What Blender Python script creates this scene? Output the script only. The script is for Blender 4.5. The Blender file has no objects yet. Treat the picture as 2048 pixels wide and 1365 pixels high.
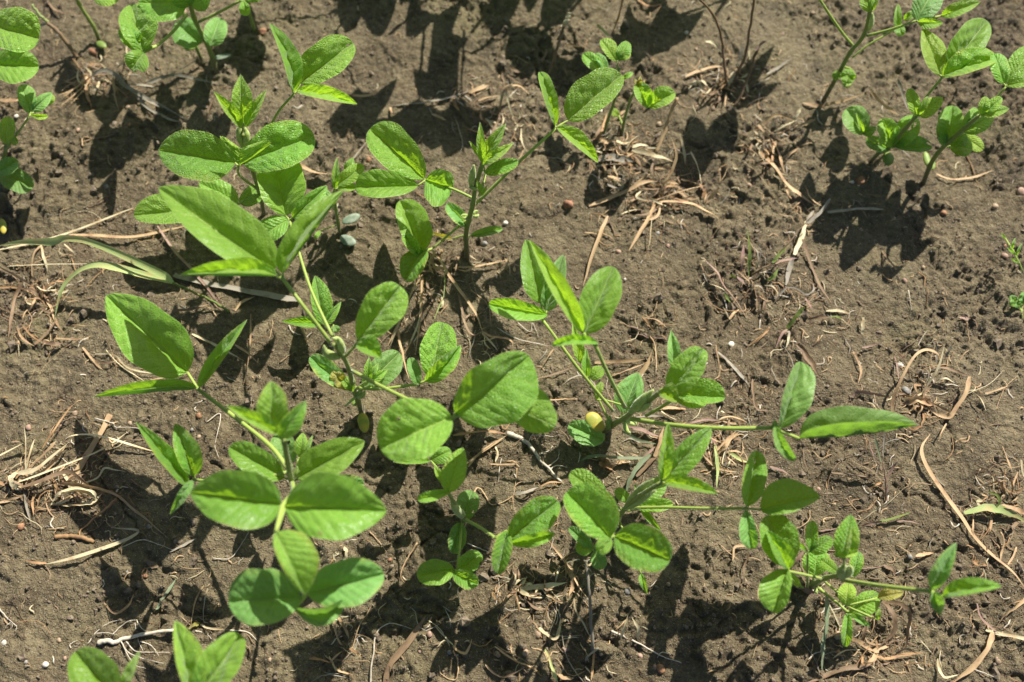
import bpy, math, random
import numpy as np
from mathutils import Vector

# ------------------------------------------------------------------ scene, camera
random.seed(7)
RNG = np.random.default_rng(11)
SC = bpy.context.scene
COL = SC.collection
CAM_H = 0.60                      # camera height over the soil, metres
PITCH = math.radians(21.0)        # optical axis, measured from straight down
LENS = 35.0
F = LENS / 36.0 * 2048.0          # focal length in pixels of the 2048 wide picture
CX, CY = 1024.0, 682.5
FW = np.array([0.0, math.sin(PITCH), -math.cos(PITCH)])
UP = np.array([0.0, math.cos(PITCH), math.sin(PITCH)])
RT = np.array([1.0, 0.0, 0.0])
CAM = np.array([0.0, 0.0, CAM_H])


def U(x, y, h=0.0):
    """point at height h (mm over the mean soil level) that is seen at pixel x, y"""
    d = FW + RT * ((x - CX) / F) + UP * ((CY - y) / F)
    s = (CAM_H - h * 0.001) / -d[2]
    return CAM + d * s


def UA(xy, h):
    xy = np.asarray(xy, float)
    h = np.asarray(h, float)
    d = FW + np.outer((xy[:, 0] - CX) / F, RT) + np.outer((CY - xy[:, 1]) / F, UP)
    s = (CAM_H - h * 0.001) / -d[:, 2]
    return CAM + d * s[:, None]


# ------------------------------------------------------------------ noise
def _hash(ix, iy, seed):
    h = (ix.astype(np.int64) * 374761393 + iy.astype(np.int64) * 668265263 + seed * 1442695041) & 0xFFFFFFFF
    h = ((h ^ (h >> 13)) * 1274126177) & 0xFFFFFFFF
    h = ((h ^ (h >> 16)) * 2246822519) & 0xFFFFFFFF
    return (h ^ (h >> 15)) & 0xFFFFFFFF


def perlin(x, y, seed=0):
    ix = np.floor(x).astype(np.int64)
    iy = np.floor(y).astype(np.int64)
    fx, fy = x - ix, y - iy
    u = fx * fx * fx * (fx * (fx * 6 - 15) + 10)
    v = fy * fy * fy * (fy * (fy * 6 - 15) + 10)

    def g(jx, jy, ax, ay):
        a = _hash(jx, jy, seed) * (2 * math.pi / 4294967296.0)
        return np.cos(a) * ax + np.sin(a) * ay
    n00 = g(ix, iy, fx, fy)
    n10 = g(ix + 1, iy, fx - 1, fy)
    n01 = g(ix, iy + 1, fx, fy - 1)
    n11 = g(ix + 1, iy + 1, fx - 1, fy - 1)
    return 1.5 * ((n00 * (1 - u) + n10 * u) * (1 - v) + (n01 * (1 - u) + n11 * u) * v)


def worley(x, y, seed=0):
    ix = np.floor(x).astype(np.int64)
    iy = np.floor(y).astype(np.int64)
    best = np.full(x.shape, 9.0)
    for dx in (-1, 0, 1):
        for dy in (-1, 0, 1):
            jx, jy = ix + dx, iy + dy
            px = jx + _hash(jx, jy, seed) / 4294967296.0
            py = jy + _hash(jx, jy, seed + 77) / 4294967296.0
            best = np.minimum(best, (px - x) ** 2 + (py - y) ** 2)
    return np.sqrt(best)


def sstep(a, b, x):
    t = np.clip((x - a) / (b - a), 0, 1)
    return t * t * (3 - 2 * t)


FEET = [(528, 432), (724, 830), (935, 526), (1204, 866), (1228, 1062), (926, 1056), (630, 1062), (1618, 1180), (1644, 206), (1742, 322),
        (1850, 366), (1204, 282), (1242, 278), (436, 154), (200, 86), (682, 478), (668, 672), (6, 384)]
FEET = [U(*f) for f in FEET]


def soil_height(x, y):
    """relief of the crusted soil, metres"""
    wx = x + 0.007 * perlin(x / 0.03, y / 0.03, 31) + 0.003 * perlin(x / 0.009, y / 0.009, 33)
    wy = y + 0.007 * perlin(x / 0.03, y / 0.03, 32) + 0.003 * perlin(x / 0.009, y / 0.009, 34)
    z = 0.0050 * perlin(x / 0.22, y / 0.22, 1)
    z = z + 0.0036 * perlin(wx / 0.07, wy / 0.07, 2)
    rough = sstep(-0.22, 0.5, perlin(x / 0.10, y / 0.10, 3) + 0.55 * perlin(x / 0.035, y / 0.035, 4) + 0.3 * perlin(x / 0.013, y / 0.013, 24))
    z = z + (0.0013 + 0.0012 * rough) * perlin(wx / 0.030, wy / 0.030, 5)
    z = z + (0.0005 + 0.0016 * rough) * perlin(wx / 0.0125, wy / 0.0125, 6)
    # broken plates of crust with stepped edges
    b = perlin(wx / 0.028, wy / 0.028, 16)
    z = z + 0.0016 * sstep(-0.03, 0.05, b) * sstep(-0.2, 0.4, perlin(x / 0.05, y / 0.05, 26))
    b = np.abs(perlin(wx / 0.017, wy / 0.017, 17))
    z = z - 0.0018 * rough * sstep(0.13, 0.0, b)
    # crumbs and clods standing on the crust
    w = worley(wx / 0.0095, wy / 0.0095, 7)
    z = z + rough * 0.0030 * np.clip(0.5 - w, 0, 1) / 0.5
    w2 = worley(wx / 0.0043, wy / 0.0043, 8)
    z = z + (0.0006 + 0.0010 * rough) * np.clip(0.6 - w2, 0, 1) / 0.6
    # ragged pits
    pm = perlin(wx / 0.021, wy / 0.021, 9) + 0.45 * perlin(x / 0.007, y / 0.007, 19)
    z = z - 0.0035 * sstep(0.75, 1.15, pm) * sstep(-0.1, 0.5, perlin(x / 0.07, y / 0.07, 10))
    # winding cracks
    cr = np.abs(perlin(wx / 0.05, wy / 0.05, 12))
    z = z - 0.0024 * sstep(0.04, 0.0, cr) * sstep(0.0, 0.4, perlin(x / 0.1, y / 0.1, 13))
    z = z + (0.0007 + 0.0006 * rough) * perlin(x / 0.0052, y / 0.0052, 14)
    z = z + (0.00055 + 0.0002 * rough) * perlin(x / 0.0027, y / 0.0027, 15)
    for f in FEET:                                   # a small collar of pushed-up soil round each stem
        d2 = (x - f[0]) ** 2 + (y - f[1]) ** 2
        near = d2 < 0.0016
        if near.any():
            d = np.sqrt(d2[near])
            z[near] += 0.0030 * np.exp(-((d - 0.006) / 0.006) ** 2) * (0.7 + 0.6 * perlin(x[near] / 0.008, y[near] / 0.008, 27))
    return z


def gz(x, y):
    return float(soil_height(np.array([x]), np.array([y]))[0])


# ------------------------------------------------------------------ objects
ORG = {}


def mesh_obj(name, verts, faces, mat, parent=None, origin=None, uv=None, smooth=True, mats=None, midx=None):
    verts = np.asarray(verts, float)
    if origin is None:
        origin = verts.mean(axis=0)
    origin = np.asarray(origin, float)
    me = bpy.data.meshes.new(name)
    me.from_pydata((verts - origin).tolist(), [], faces)
    for m in (mats or [mat]):
        me.materials.append(m)
    if midx is not None:
        me.polygons.foreach_set('material_index', np.asarray(midx, np.int32))
    if smooth:
        me.polygons.foreach_set('use_smooth', np.ones(len(me.polygons), bool))
    if uv is not None:
        lay = me.uv_layers.new(name='UVMap')
        li = np.empty(len(me.loops), np.int32)
        me.loops.foreach_get('vertex_index', li)
        lay.data.foreach_set('uv', np.asarray(uv, np.float32)[li].ravel())
    me.update()
    o = bpy.data.objects.new(name, me)
    COL.objects.link(o)
    po = np.zeros(3)
    if parent is not None:
        o.parent = parent
        po = ORG[parent.name]
    o.location = (origin - po).tolist()
    ORG[o.name] = origin
    return o


def empty(name, loc):
    o = bpy.data.objects.new(name, None)
    o.empty_display_size = 0.01
    COL.objects.link(o)
    o.location = tuple(loc)
    ORG[o.name] = np.asarray(loc, float)
    return o


def tag(o, label, cat, group=None, kind=None):
    if label:
        o['label'] = label
    if cat:
        o['category'] = cat
    if group:
        o['group'] = group
    if kind:
        o['kind'] = kind
    return o


class Geo:
    """collects pieces of ONE mesh"""

    def __init__(s):
        s.v, s.f, s.uv, s.mi, s.n = [], [], [], [], 0

    def add(s, verts, faces, uv=None, mi=0):
        verts = np.asarray(verts, float)
        n = s.n
        s.v.append(verts)
        s.f.extend([tuple(i + n for i in f) for f in faces])
        s.uv.append(np.zeros((len(verts), 2)) if uv is None else np.asarray(uv, float))
        s.mi.extend([mi] * len(faces))
        s.n += len(verts)

    def build(s, name, mats, parent=None, origin=None):
        if not isinstance(mats, (list, tuple)):
            mats = [mats]
        return mesh_obj(name, np.concatenate(s.v), s.f, None, parent, origin, np.concatenate(s.uv), True, mats, s.mi)


def catmull(P, n):
    P = np.asarray(P, float)
    if len(P) == 2:
        t = np.linspace(0, 1, n)[:, None]
        return P[0] * (1 - t) + P[1] * t
    Q = np.vstack([2 * P[0] - P[1], P, 2 * P[-1] - P[-2]])
    out = []
    m = len(P) - 1
    for s in np.linspace(0, m - 1e-6, n):
        i = int(s)
        t = s - i
        a, b, c, d = Q[i], Q[i + 1], Q[i + 2], Q[i + 3]
        out.append(0.5 * (2 * b + (c - a) * t + (2 * a - 5 * b + 4 * c - d) * t * t + (3 * b - a - 3 * c + d) * t ** 3))
    return np.array(out)


def nrm(v):
    return v / (np.linalg.norm(v, axis=-1, keepdims=True) + 1e-12)


def frames(P):
    T = nrm(np.gradient(P, axis=0))
    ref = np.array([0.0, 0.0, 1.0]) if abs(T[0][2]) < 0.9 else np.array([1.0, 0.0, 0.0])
    N = [nrm(np.cross(np.cross(T[0], ref), T[0]))]
    for i in range(1, len(P)):
        n = N[-1] - T[i] * np.dot(N[-1], T[i])
        N.append(nrm(n))
    N = np.array(N)
    return T, N, np.cross(T, N)


def tube(P, R, seg=8, n=None):
    """smooth tapered tube: points in metres, radii in metres"""
    P = np.asarray(P, float)
    R = np.asarray(R, float) * np.ones(len(P))
    n = n or max(6, 5 * (len(P) - 1) + 1)
    C = catmull(P, n)
    r = np.interp(np.linspace(0, len(P) - 1, n), np.arange(len(P)), R)
    T, N, B = frames(C)
    a = np.linspace(0, 2 * math.pi, seg, endpoint=False)
    ring = (np.cos(a)[None, :, None] * N[:, None, :] + np.sin(a)[None, :, None] * B[:, None, :])
    V = (C[:, None, :] + ring * r[:, None, None]).reshape(-1, 3)
    fs = []
    for i in range(n - 1):
        for j in range(seg):
            k = (j + 1) % seg
            fs.append((i * seg + j, i * seg + k, (i + 1) * seg + k, (i + 1) * seg + j))
    fs.append(tuple(range(seg))[::-1])
    fs.append(tuple((n - 1) * seg + j for j in range(seg)))
    uv = np.array([(i / (n - 1), j / seg) for i in range(n) for j in range(seg)])
    return V, fs, uv, C, r, ring


def hairs(points, dirs, length, width):
    """little pale triangles standing on a surface"""
    k = len(points)
    side = nrm(np.cross(dirs, RNG.normal(size=(k, 3))))
    L = length * RNG.uniform(0.5, 1.2, k)[:, None]
    bend = RNG.normal(size=(k, 3)) * 0.25
    V = np.empty((k, 3, 3))
    V[:, 0] = points - side * width
    V[:, 1] = points + side * width
    V[:, 2] = points + (dirs + bend) * L
    fs = [(3 * i, 3 * i + 1, 3 * i + 2) for i in range(k)]
    return V.reshape(-1, 3), fs


def tube_hairs(C, r, ring, dens, length):
    n = max(3, int(dens * np.linalg.norm(np.diff(C, axis=0), axis=1).sum() * 1000))
    i = RNG.integers(0, len(C), n)
    j = RNG.integers(0, ring.shape[1], n)
    t = RNG.uniform(-0.5, 0.5, n)[:, None]
    i2 = np.clip(i + 1, 0, len(C) - 1)
    base = C[i] + (C[i2] - C[i]) * t
    d = nrm(ring[i, j] + RNG.normal(size=(n, 3)) * 0.25)
    return hairs(base + ring[i, j] * r[i][:, None] * 0.9, d, length, 0.00005)
# ------------------------------------------------------------------ materials
class NT:
    def __init__(s, name):
        s.m = bpy.data.materials.new(name)
        s.m.use_nodes = True
        s.t = s.m.node_tree
        s.t.nodes.clear()
        s.out = s.t.nodes.new('ShaderNodeOutputMaterial')

    def n(s, kind, **kw):
        nd = s.t.nodes.new(kind)
        for k, v in kw.items():
            if k.startswith('i_'):
                nd.inputs[k[2:].replace('_', ' ')].default_value = v
            else:
                setattr(nd, k, v)
        return nd

    def link(s, a, b):
        s.t.links.new(a, b)

    def math(s, op, a, b=None, c=None, clamp=False):
        nd = s.t.nodes.new('ShaderNodeMath')
        nd.operation = op
        nd.use_clamp = clamp
        for i, v in enumerate((a, b, c)):
            if v is None:
                continue
            if isinstance(v, (int, float)):
                nd.inputs[i].default_value = v
            else:
                s.link(v, nd.inputs[i])
        return nd.outputs[0]

    def rng(s, v, a, b, c, d, smooth=True):
        nd = s.t.nodes.new('ShaderNodeMapRange')
        nd.interpolation_type = 'SMOOTHSTEP' if smooth else 'LINEAR'
        s.link(v, nd.inputs[0])
        for i, q in enumerate((a, b, c, d)):
            nd.inputs[i + 1].default_value = q
        return nd.outputs[0]

    def mix(s, fac, a, b, mode='MIX'):
        nd = s.t.nodes.new('ShaderNodeMix')
        nd.data_type = 'RGBA'
        nd.blend_type = mode
        ins = [i for i in nd.inputs]
        for sock, v in ((ins[0], fac), (ins[6], a), (ins[7], b)):
            if isinstance(v, (int, float)):
                sock.default_value = v
            elif isinstance(v, (tuple, list)):
                sock.default_value = (v[0], v[1], v[2], 1)
            else:
                s.link(v, sock)
        return [o for o in nd.outputs if o.type == 'RGBA'][0]

    def noise(s, vec, scale, detail=3, rough=0.55):
        nd = s.n('ShaderNodeTexNoise')
        nd.inputs['Scale'].default_value = scale
        nd.inputs['Detail'].default_value = detail
        nd.inputs['Roughness'].default_value = rough
        s.link(vec, nd.inputs['Vector'])
        return nd.outputs['Fac']

    def voro(s, vec, scale, feature='F1'):
        nd = s.n('ShaderNodeTexVoronoi', feature=feature)
        nd.inputs['Scale'].default_value = scale
        s.link(vec, nd.inputs['Vector'])
        return nd

    def bump(s, h, strength, dist, normal=None):
        nd = s.n('ShaderNodeBump')
        nd.inputs['Strength'].default_value = strength
        nd.inputs['Distance'].default_value = dist
        s.link(h, nd.inputs['Height'])
        if normal is not None:
            s.link(normal, nd.inputs['Normal'])
        return nd.outputs['Normal']

    def hsv(s, col, h=0.5, sat=1.0, val=1.0):
        nd = s.n('ShaderNodeHueSaturation')
        for k, v in (('Hue', h), ('Saturation', sat), ('Value', val)):
            if isinstance(v, (int, float)):
                nd.inputs[k].default_value = v
            else:
                s.link(v, nd.inputs[k])
        s.link(col, nd.inputs['Color'])
        return nd.outputs['Color']

    def surface(s, col, rough=0.6, normal=None, spec=0.4, trans=None, tcol=None, sheen=0.0):
        p = s.n('ShaderNodeBsdfPrincipled')
        if isinstance(col, tuple):
            p.inputs['Base Color'].default_value = (*col, 1)
        else:
            s.link(col, p.inputs['Base Color'])
        if isinstance(rough, (int, float)):
            p.inputs['Roughness'].default_value = rough
        else:
            s.link(rough, p.inputs['Roughness'])
        p.inputs['Specular IOR Level'].default_value = spec
        p.inputs['Sheen Weight'].default_value = sheen
        p.inputs['Sheen Roughness'].default_value = 0.4
        if normal is not None:
            s.link(normal, p.inputs['Normal'])
        sh = p.outputs[0]
        if trans:
            t = s.n('ShaderNodeBsdfTranslucent')
            if isinstance(tcol, tuple):
                t.inputs['Color'].default_value = (*tcol, 1)
            else:
                s.link(tcol, t.inputs['Color'])
            if normal is not None:
                s.link(normal, t.inputs['Normal'])
            mx = s.n('ShaderNodeMixShader')
            mx.inputs[0].default_value = trans
            s.link(sh, mx.inputs[1])
            s.link(t.outputs[0], mx.inputs[2])
            sh = mx.outputs[0]
        s.link(sh, s.out.inputs['Surface'])
        return s.m


NV = 8.6      # side veins per half leaf
SL = 2.3      # how far they sweep towards the tip


def leaf_mat(name, base, vein, tr, trans=0.42, rough=0.42, bump=0.5, ret=0.32, sheen=0.26, spec=0.45):
    s = NT(name)
    tc = s.n('ShaderNodeTexCoord')
    sep = s.n('ShaderNodeSeparateXYZ')
    s.link(tc.outputs['UV'], sep.inputs[0])
    u = sep.outputs[0]
    v = s.math('MULTIPLY_ADD', sep.outputs[1], 2.0, -1.0)
    vv = s.math('ABSOLUTE', v)
    side = s.math('MULTIPLY', s.math('GREATER_THAN', v, 0.0), 0.45)
    obj = tc.outputs['Object']
    wob = s.math('ADD', s.math('MULTIPLY', s.math('SUBTRACT', s.noise(obj, 150, 2), 0.5), 0.5), s.math('MULTIPLY', s.math('SUBTRACT', s.noise(obj, 45, 2), 0.5), 1.5))
    ph = s.math('ADD', s.math('SUBTRACT', s.math('MULTIPLY', u, NV), s.math('MULTIPLY', vv, SL)), side)
    ph = s.math('ADD', ph, wob)
    d = s.math('SUBTRACT', 0.5, s.math('ABSOLUTE', s.math('SUBTRACT', s.math('FRACT', ph), 0.5)))
    lat = s.rng(d, 0.0, 0.085, 1, 0)
    mid = s.rng(vv, 0.015, 0.055, 1, 0)
    vn = s.math('MAXIMUM', mid, s.math('MULTIPLY', lat, s.rng(vv, 0.75, 1.0, 0.62, 0.1)))
    vo = s.voro(obj, 700, 'DISTANCE_TO_EDGE')
    ret_h = s.rng(vo.outputs['Distance'], 0.0, 0.35, 0, 1)
    oi = s.n('ShaderNodeObjectInfo')
    rnd = oi.outputs['Random']
    big = s.noise(obj, 55, 3)
    c = s.mix(s.rng(big, 0.3, 0.7, 0, 0.45), base, tuple(q * 1.35 + 0.008 for q in base))
    c = s.mix(s.math('MULTIPLY', s.math('SUBTRACT', 1.0, ret_h), 0.22), c, vein)
    c = s.mix(s.math('MULTIPLY', vn, s.rng(s.noise(obj, 70, 2), 0.3, 0.65, 0.6, 0.9)), c, vein)
    c = s.mix(s.rng(vv, 0.965, 1.0, 0, 0.5), c, tuple(q * 1.25 + 0.03 for q in vein))
    # small pale flecks and chewed brown specks
    yel = s.math('MULTIPLY', s.rng(rnd, 0.62, 0.95, 0, 0.75), s.rng(s.math('ADD', vv, s.math('MULTIPLY', s.noise(obj, 120, 3), 0.8)), 1.15, 1.5, 0, 1))
    c = s.mix(yel, c, (0.34, 0.34, 0.055))
    dust = s.math('MULTIPLY', s.rng(s.noise(obj, 260, 3, 0.7), 0.62, 0.74, 0, 0.3), s.rng(s.noise(obj, 40, 2), 0.45, 0.7, 0, 1))
    c = s.mix(dust, c, (0.20, 0.165, 0.115))
    spot = s.math('MULTIPLY', s.rng(s.noise(obj, 170, 1), 0.74, 0.79, 0, 0.7), s.math('GREATER_THAN', rnd, 0.4))
    c = s.mix(spot, c, (0.16, 0.12, 0.05))
    dull = s.rng(s.noise(obj, 28, 3), 0.45, 0.75, 0, 0.35)
    c = s.mix(dull, c, tuple(q * 0.72 for q in base))
    c = s.hsv(c, s.rng(rnd, 0, 1, 0.482, 0.512, False), 1.0, s.math('MULTIPLY_ADD', s.math('FRACT', s.math('MULTIPLY', rnd, 7.3)), 0.42, 0.80))
    t = s.mix(s.math('MULTIPLY', vn, 0.3), tr, tuple(q * 0.7 for q in tr))
    t = s.mix(s.rng(big, 0.3, 0.7, 0, 0.45), t, tuple(q * 0.72 for q in tr))
    t = s.mix(s.math('MULTIPLY', s.math('SUBTRACT', 1.0, ret_h), 0.25), t, tuple(q * 1.2 for q in tr))
    pil = s.math('POWER', s.math('MULTIPLY', d, 2.0), 0.42)
    h = s.math('ADD', s.math('MULTIPLY', pil, s.rng(vv, 0.0, 0.2, 0.1, 0.9)), s.math('MULTIPLY', ret_h, ret))
    h = s.math('ADD', h, s.math('MULTIPLY', s.noise(obj, 320, 2), 0.7 * ret))
    h = s.math('SUBTRACT', h, s.math('MULTIPLY', mid, 0.5))
    nb = s.bump(h, bump, 0.0009)
    rg = s.rng(s.noise(obj, 90, 2), 0.3, 0.7, rough - 0.06, rough + 0.14)
    return s.surface(c, rg, nb, spec, trans, t, sheen)


def plain_mat(name, c1, c2, scale=300, rough=0.6, bump=0.2, trans=None, tcol=None, spec=0.35, sheen=0.0, dist=0.0003):
    s = NT(name)
    tc = s.n('ShaderNodeTexCoord')
    obj = tc.outputs['Object']
    nz = s.noise(obj, scale, 4)
    oi = s.n('ShaderNodeObjectInfo')
    c = s.mix(s.rng(nz, 0.32, 0.68, 0, 1), c1, c2)
    c = s.hsv(c, 0.5, 1.0, s.math('MULTIPLY_ADD', oi.outputs['Random'], 0.3, 0.85))
    nb = s.bump(nz, bump, dist)
    return s.surface(c, rough, nb, spec, trans, tcol, sheen)


def straw_mat(name, c1, c2, c3, trans=0.15, rough=0.55):
    """dry grass: streaks along the blade, blotches across it"""
    s = NT(name)
    tc = s.n('ShaderNodeTexCoord')
    mp = s.n('ShaderNodeMapping')
    mp.inputs['Scale'].default_value = (1.2, 16.0, 1.0)
    s.link(tc.outputs['UV'], mp.inputs[0])
    st = s.noise(mp.outputs[0], 3.0, 4, 0.6)
    bl = s.noise(tc.outputs['Object'], 110, 3)
    oi = s.n('ShaderNodeObjectInfo')
    c = s.mix(s.rng(st, 0.3, 0.7, 0, 1), c1, c2)
    c = s.mix(s.rng(bl, 0.48, 0.72, 0, 0.85), c, c3)
    c = s.hsv(c, 0.5, 0.95, s.math('MULTIPLY_ADD', oi.outputs['Random'], 0.35, 0.8))
    nb = s.bump(st, 0.5, 0.0003)
    return s.surface(c, rough, nb, 0.3, trans, c)


def stem_mat(name, c1, c2, c3, rough=0.55):
    s = NT(name)
    tc = s.n('ShaderNodeTexCoord')
    mp = s.n('ShaderNodeMapping')
    mp.inputs['Scale'].default_value = (0.8, 5.0, 1.0)
    s.link(tc.outputs['UV'], mp.inputs[0])
    st = s.noise(mp.outputs[0], 3.0, 3, 0.6)
    c = s.mix(s.rng(st, 0.35, 0.65, 0, 1), c1, c2)
    sep = s.n('ShaderNodeSeparateXYZ')
    s.link(tc.outputs['UV'], sep.inputs[0])
    c = s.mix(s.rng(sep.outputs[0], 0.0, 0.35, 1, 0), c, c3)
    nb = s.bump(s.math('ADD', st, s.noise(tc.outputs['Object'], 900, 2)), 0.35, 0.0003)
    return s.surface(c, rough, nb, 0.35, 0.12, c, 0.2)


def soil_mat():
    s = NT('soil')
    tc = s.n('ShaderNodeTexCoord')
    P = tc.outputs['Object']
    a = s.noise(P, 7, 5, 0.6)
    b = s.noise(P, 38, 6, 0.65)
    f = s.noise(P, 260, 5, 0.7)
    c = s.mix(s.rng(a, 0.36, 0.64, 0, 1), (0.1213, 0.0918, 0.0499), (0.1685, 0.1353, 0.0767))
    c = s.mix(s.rng(b, 0.50, 0.70, 0, 0.8), c, (0.2303, 0.1881, 0.1103))
    c = s.mix(s.rng(b, 0.48, 0.30, 0, 0.85), c, (0.0696, 0.0516, 0.0287))
    # olive film of algae on the crust, reddish patches, damp dark patches
    c = s.mix(s.rng(s.noise(P, 14, 4), 0.52, 0.70, 0, 0.5), c, (0.1404, 0.1238, 0.0528))
    c = s.mix(s.rng(s.noise(P, 23, 4), 0.56, 0.74, 0, 0.5), c, (0.1685, 0.1124, 0.0633))
    c = s.mix(s.rng(s.noise(P, 11, 5, 0.65), 0.55, 0.68, 0, 0.55), c, (0.0742, 0.0562, 0.0317))
    c = s.mix(s.rng(f, 0.50, 0.68, 0, 0.6), c, s.mix(0.55, c, (0.3258, 0.2695, 0.1630)))
    c = s.mix(s.rng(f, 0.47, 0.30, 0, 0.7), c, (0.0505, 0.0378, 0.0220))
    # sand: pale quartz grains, a few rusty ones
    v = s.voro(P, 950)
    sp = s.n('ShaderNodeSeparateColor')
    s.link(v.outputs['Color'], sp.inputs[0])
    near = s.rng(v.outputs['Distance'], 0.20, 0.34, 1, 0)
    pale = s.math('MULTIPLY', s.math('GREATER_THAN', sp.outputs[0], 0.90), near)
    rust = s.math('MULTIPLY', s.math('GREATER_THAN', sp.outputs[1], 0.95), near)
    c = s.mix(s.math('MULTIPLY', pale, 0.75), c, (0.5056, 0.4357, 0.2780))
    c = s.mix(s.math('MULTIPLY', rust, 0.7), c, (0.2921, 0.1319, 0.0528))
    v2 = s.voro(P, 1700)
    sp2 = s.n('ShaderNodeSeparateColor')
    s.link(v2.outputs['Color'], sp2.inputs[0])
    g2 = s.math('MULTIPLY', s.math('GREATER_THAN', sp2.outputs[2], 0.93), s.rng(v2.outputs['Distance'], 0.2, 0.4, 1, 0))
    c = s.mix(s.math('MULTIPLY', g2, 0.7), c, (0.6516, 0.5963, 0.4217))
    h = s.math('ADD', f, s.math('MULTIPLY', s.noise(P, 1000, 3), 0.5))
    h = s.math('ADD', h, s.math('MULTIPLY', s.noise(P, 110, 4, 0.65), 1.0))
    n1 = s.bump(h, 1.0, 0.0036)
    n2 = s.bump(s.math('ADD', pale, g2), 0.5, 0.0004, n1)
    rg = s.rng(b, 0.3, 0.7, 0.6, 0.92)
    return s.surface(c, rg, n2, 0.3)


M = {}
M['soil'] = soil_mat()
M['leaf'] = leaf_mat('soy_leaf', (0.116, 0.280, 0.022), (0.37, 0.53, 0.13), (0.44, 0.76, 0.03))
M['dull'] = leaf_mat('soy_leaf_dull', (0.102, 0.245, 0.046), (0.30, 0.44, 0.16), (0.36, 0.68, 0.05), 0.36, 0.5, 0.45, 0.35, 0.2)
M['young'] = leaf_mat('soy_leaf_young', (0.185, 0.345, 0.028), (0.44, 0.57, 0.16), (0.50, 0.80, 0.035), 0.46, 0.45, 0.6, 0.5)
M['rug'] = leaf_mat('soy_leaf_puckered', (0.120, 0.290, 0.022), (0.37, 0.54, 0.12), (0.46, 0.78, 0.03), 0.44, 0.40, 0.75, 0.55)
M['yleaf'] = leaf_mat('leaf_yellowing', (0.30, 0.27, 0.05), (0.36, 0.34, 0.12), (0.55, 0.48, 0.04), 0.4, 0.5, 0.5, 0.6)
M['hair'] = plain_mat('pale_hair', (0.46, 0.52, 0.26), (0.60, 0.64, 0.40), 50, 0.6, 0.0, 0.4, (0.6, 0.65, 0.4))
M['stem'] = stem_mat('soy_stem', (0.20, 0.26, 0.055), (0.27, 0.32, 0.08), (0.14, 0.105, 0.055))
M['stalk'] = stem_mat('leaf_stalk', (0.27, 0.37, 0.06), (0.36, 0.45, 0.10), (0.32, 0.40, 0.09))
M['bud'] = plain_mat('hairy_bud', (0.34, 0.45, 0.10), (0.52, 0.60, 0.22), 500, 0.7, 0.5, 0.2, (0.35, 0.45, 0.1), sheen=0.5)
M['cotyl'] = plain_mat('cotyledon', (0.24, 0.30, 0.05), (0.50, 0.38, 0.06), 150, 0.5, 0.3, 0.15, (0.5, 0.5, 0.05))
M['cotylg'] = plain_mat('cotyledon_green', (0.16, 0.25, 0.05), (0.26, 0.33, 0.08), 160, 0.5, 0.3, 0.15, (0.4, 0.5, 0.05))
M['cotylgrey'] = plain_mat('cotyledon_grey', (0.095, 0.135, 0.085), (0.21, 0.24, 0.18), 260, 0.55, 0.3)
M['tan'] = straw_mat('straw_tan', (0.400, 0.257, 0.121), (0.588, 0.409, 0.217), (0.282, 0.157, 0.072))
M['pale'] = straw_mat('straw_pale', (0.556, 0.436, 0.244), (0.649, 0.599, 0.372), (0.440, 0.305, 0.147))
M['brown'] = straw_mat('straw_brown', (0.185, 0.115, 0.061), (0.300, 0.202, 0.111), (0.120, 0.073, 0.041))
M['rust'] = straw_mat('straw_rust', (0.331, 0.173, 0.068), (0.432, 0.266, 0.115), (0.202, 0.103, 0.047))
M['grey'] = straw_mat('straw_grey', (0.240, 0.209, 0.154), (0.360, 0.320, 0.246), (0.170, 0.140, 0.096))
M['purple'] = straw_mat('straw_purple', (0.240, 0.140, 0.106), (0.340, 0.233, 0.167), (0.200, 0.098, 0.084))
M['ggrass'] = straw_mat('grass_green', (0.17, 0.25, 0.05), (0.26, 0.34, 0.08), (0.34, 0.28, 0.06), 0.35)
M['fgrass'] = straw_mat('grass_fading', (0.32, 0.44, 0.12), (0.48, 0.55, 0.21), (0.54, 0.42, 0.17), 0.3)
M['bgrass'] = straw_mat('grass_bluish', (0.17, 0.22, 0.12), (0.26, 0.31, 0.18), (0.22, 0.20, 0.12), 0.25)
M['root'] = plain_mat('pale_root', (0.40, 0.34, 0.25), (0.56, 0.50, 0.40), 400, 0.7, 0.4)
M['peb_tan'] = plain_mat('pebble_tan', (0.24, 0.165, 0.10), (0.38, 0.275, 0.18), 700, 0.6, 0.4)
M['peb_pink'] = plain_mat('pebble_pink', (0.25, 0.155, 0.105), (0.38, 0.25, 0.18), 700, 0.6, 0.4)
M['peb_white'] = plain_mat('pebble_white', (0.40, 0.36, 0.29), (0.56, 0.52, 0.44), 700, 0.55, 0.3)
M['peb_grey'] = plain_mat('pebble_grey', (0.17, 0.16, 0.14), (0.27, 0.255, 0.225), 700, 0.55, 0.4)
M['peb_rust'] = plain_mat('pebble_rust', (0.20, 0.095, 0.05), (0.36, 0.19, 0.095), 500, 0.7, 0.5)
M['crumb'] = plain_mat('soil_crumb', (0.085, 0.063, 0.041), (0.175, 0.138, 0.095), 420, 0.85, 0.7, dist=0.0006)
M['clod_red'] = plain_mat('brick_red_clod', (0.22, 0.105, 0.06), (0.36, 0.185, 0.11), 500, 0.85, 0.6)
# ------------------------------------------------------------------ ground
def axis(lo, hi, step, far):
    a = list(np.arange(lo, hi + step / 2, step))
    d = step
    while a[-1] < far:
        d *= 1.11
        a.append(a[-1] + d)
    d = step
    b = []
    x = lo
    while x > -far:
        d *= 1.11
        x -= d
        b.append(x)
    return np.array(b[::-1] + a)


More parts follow.
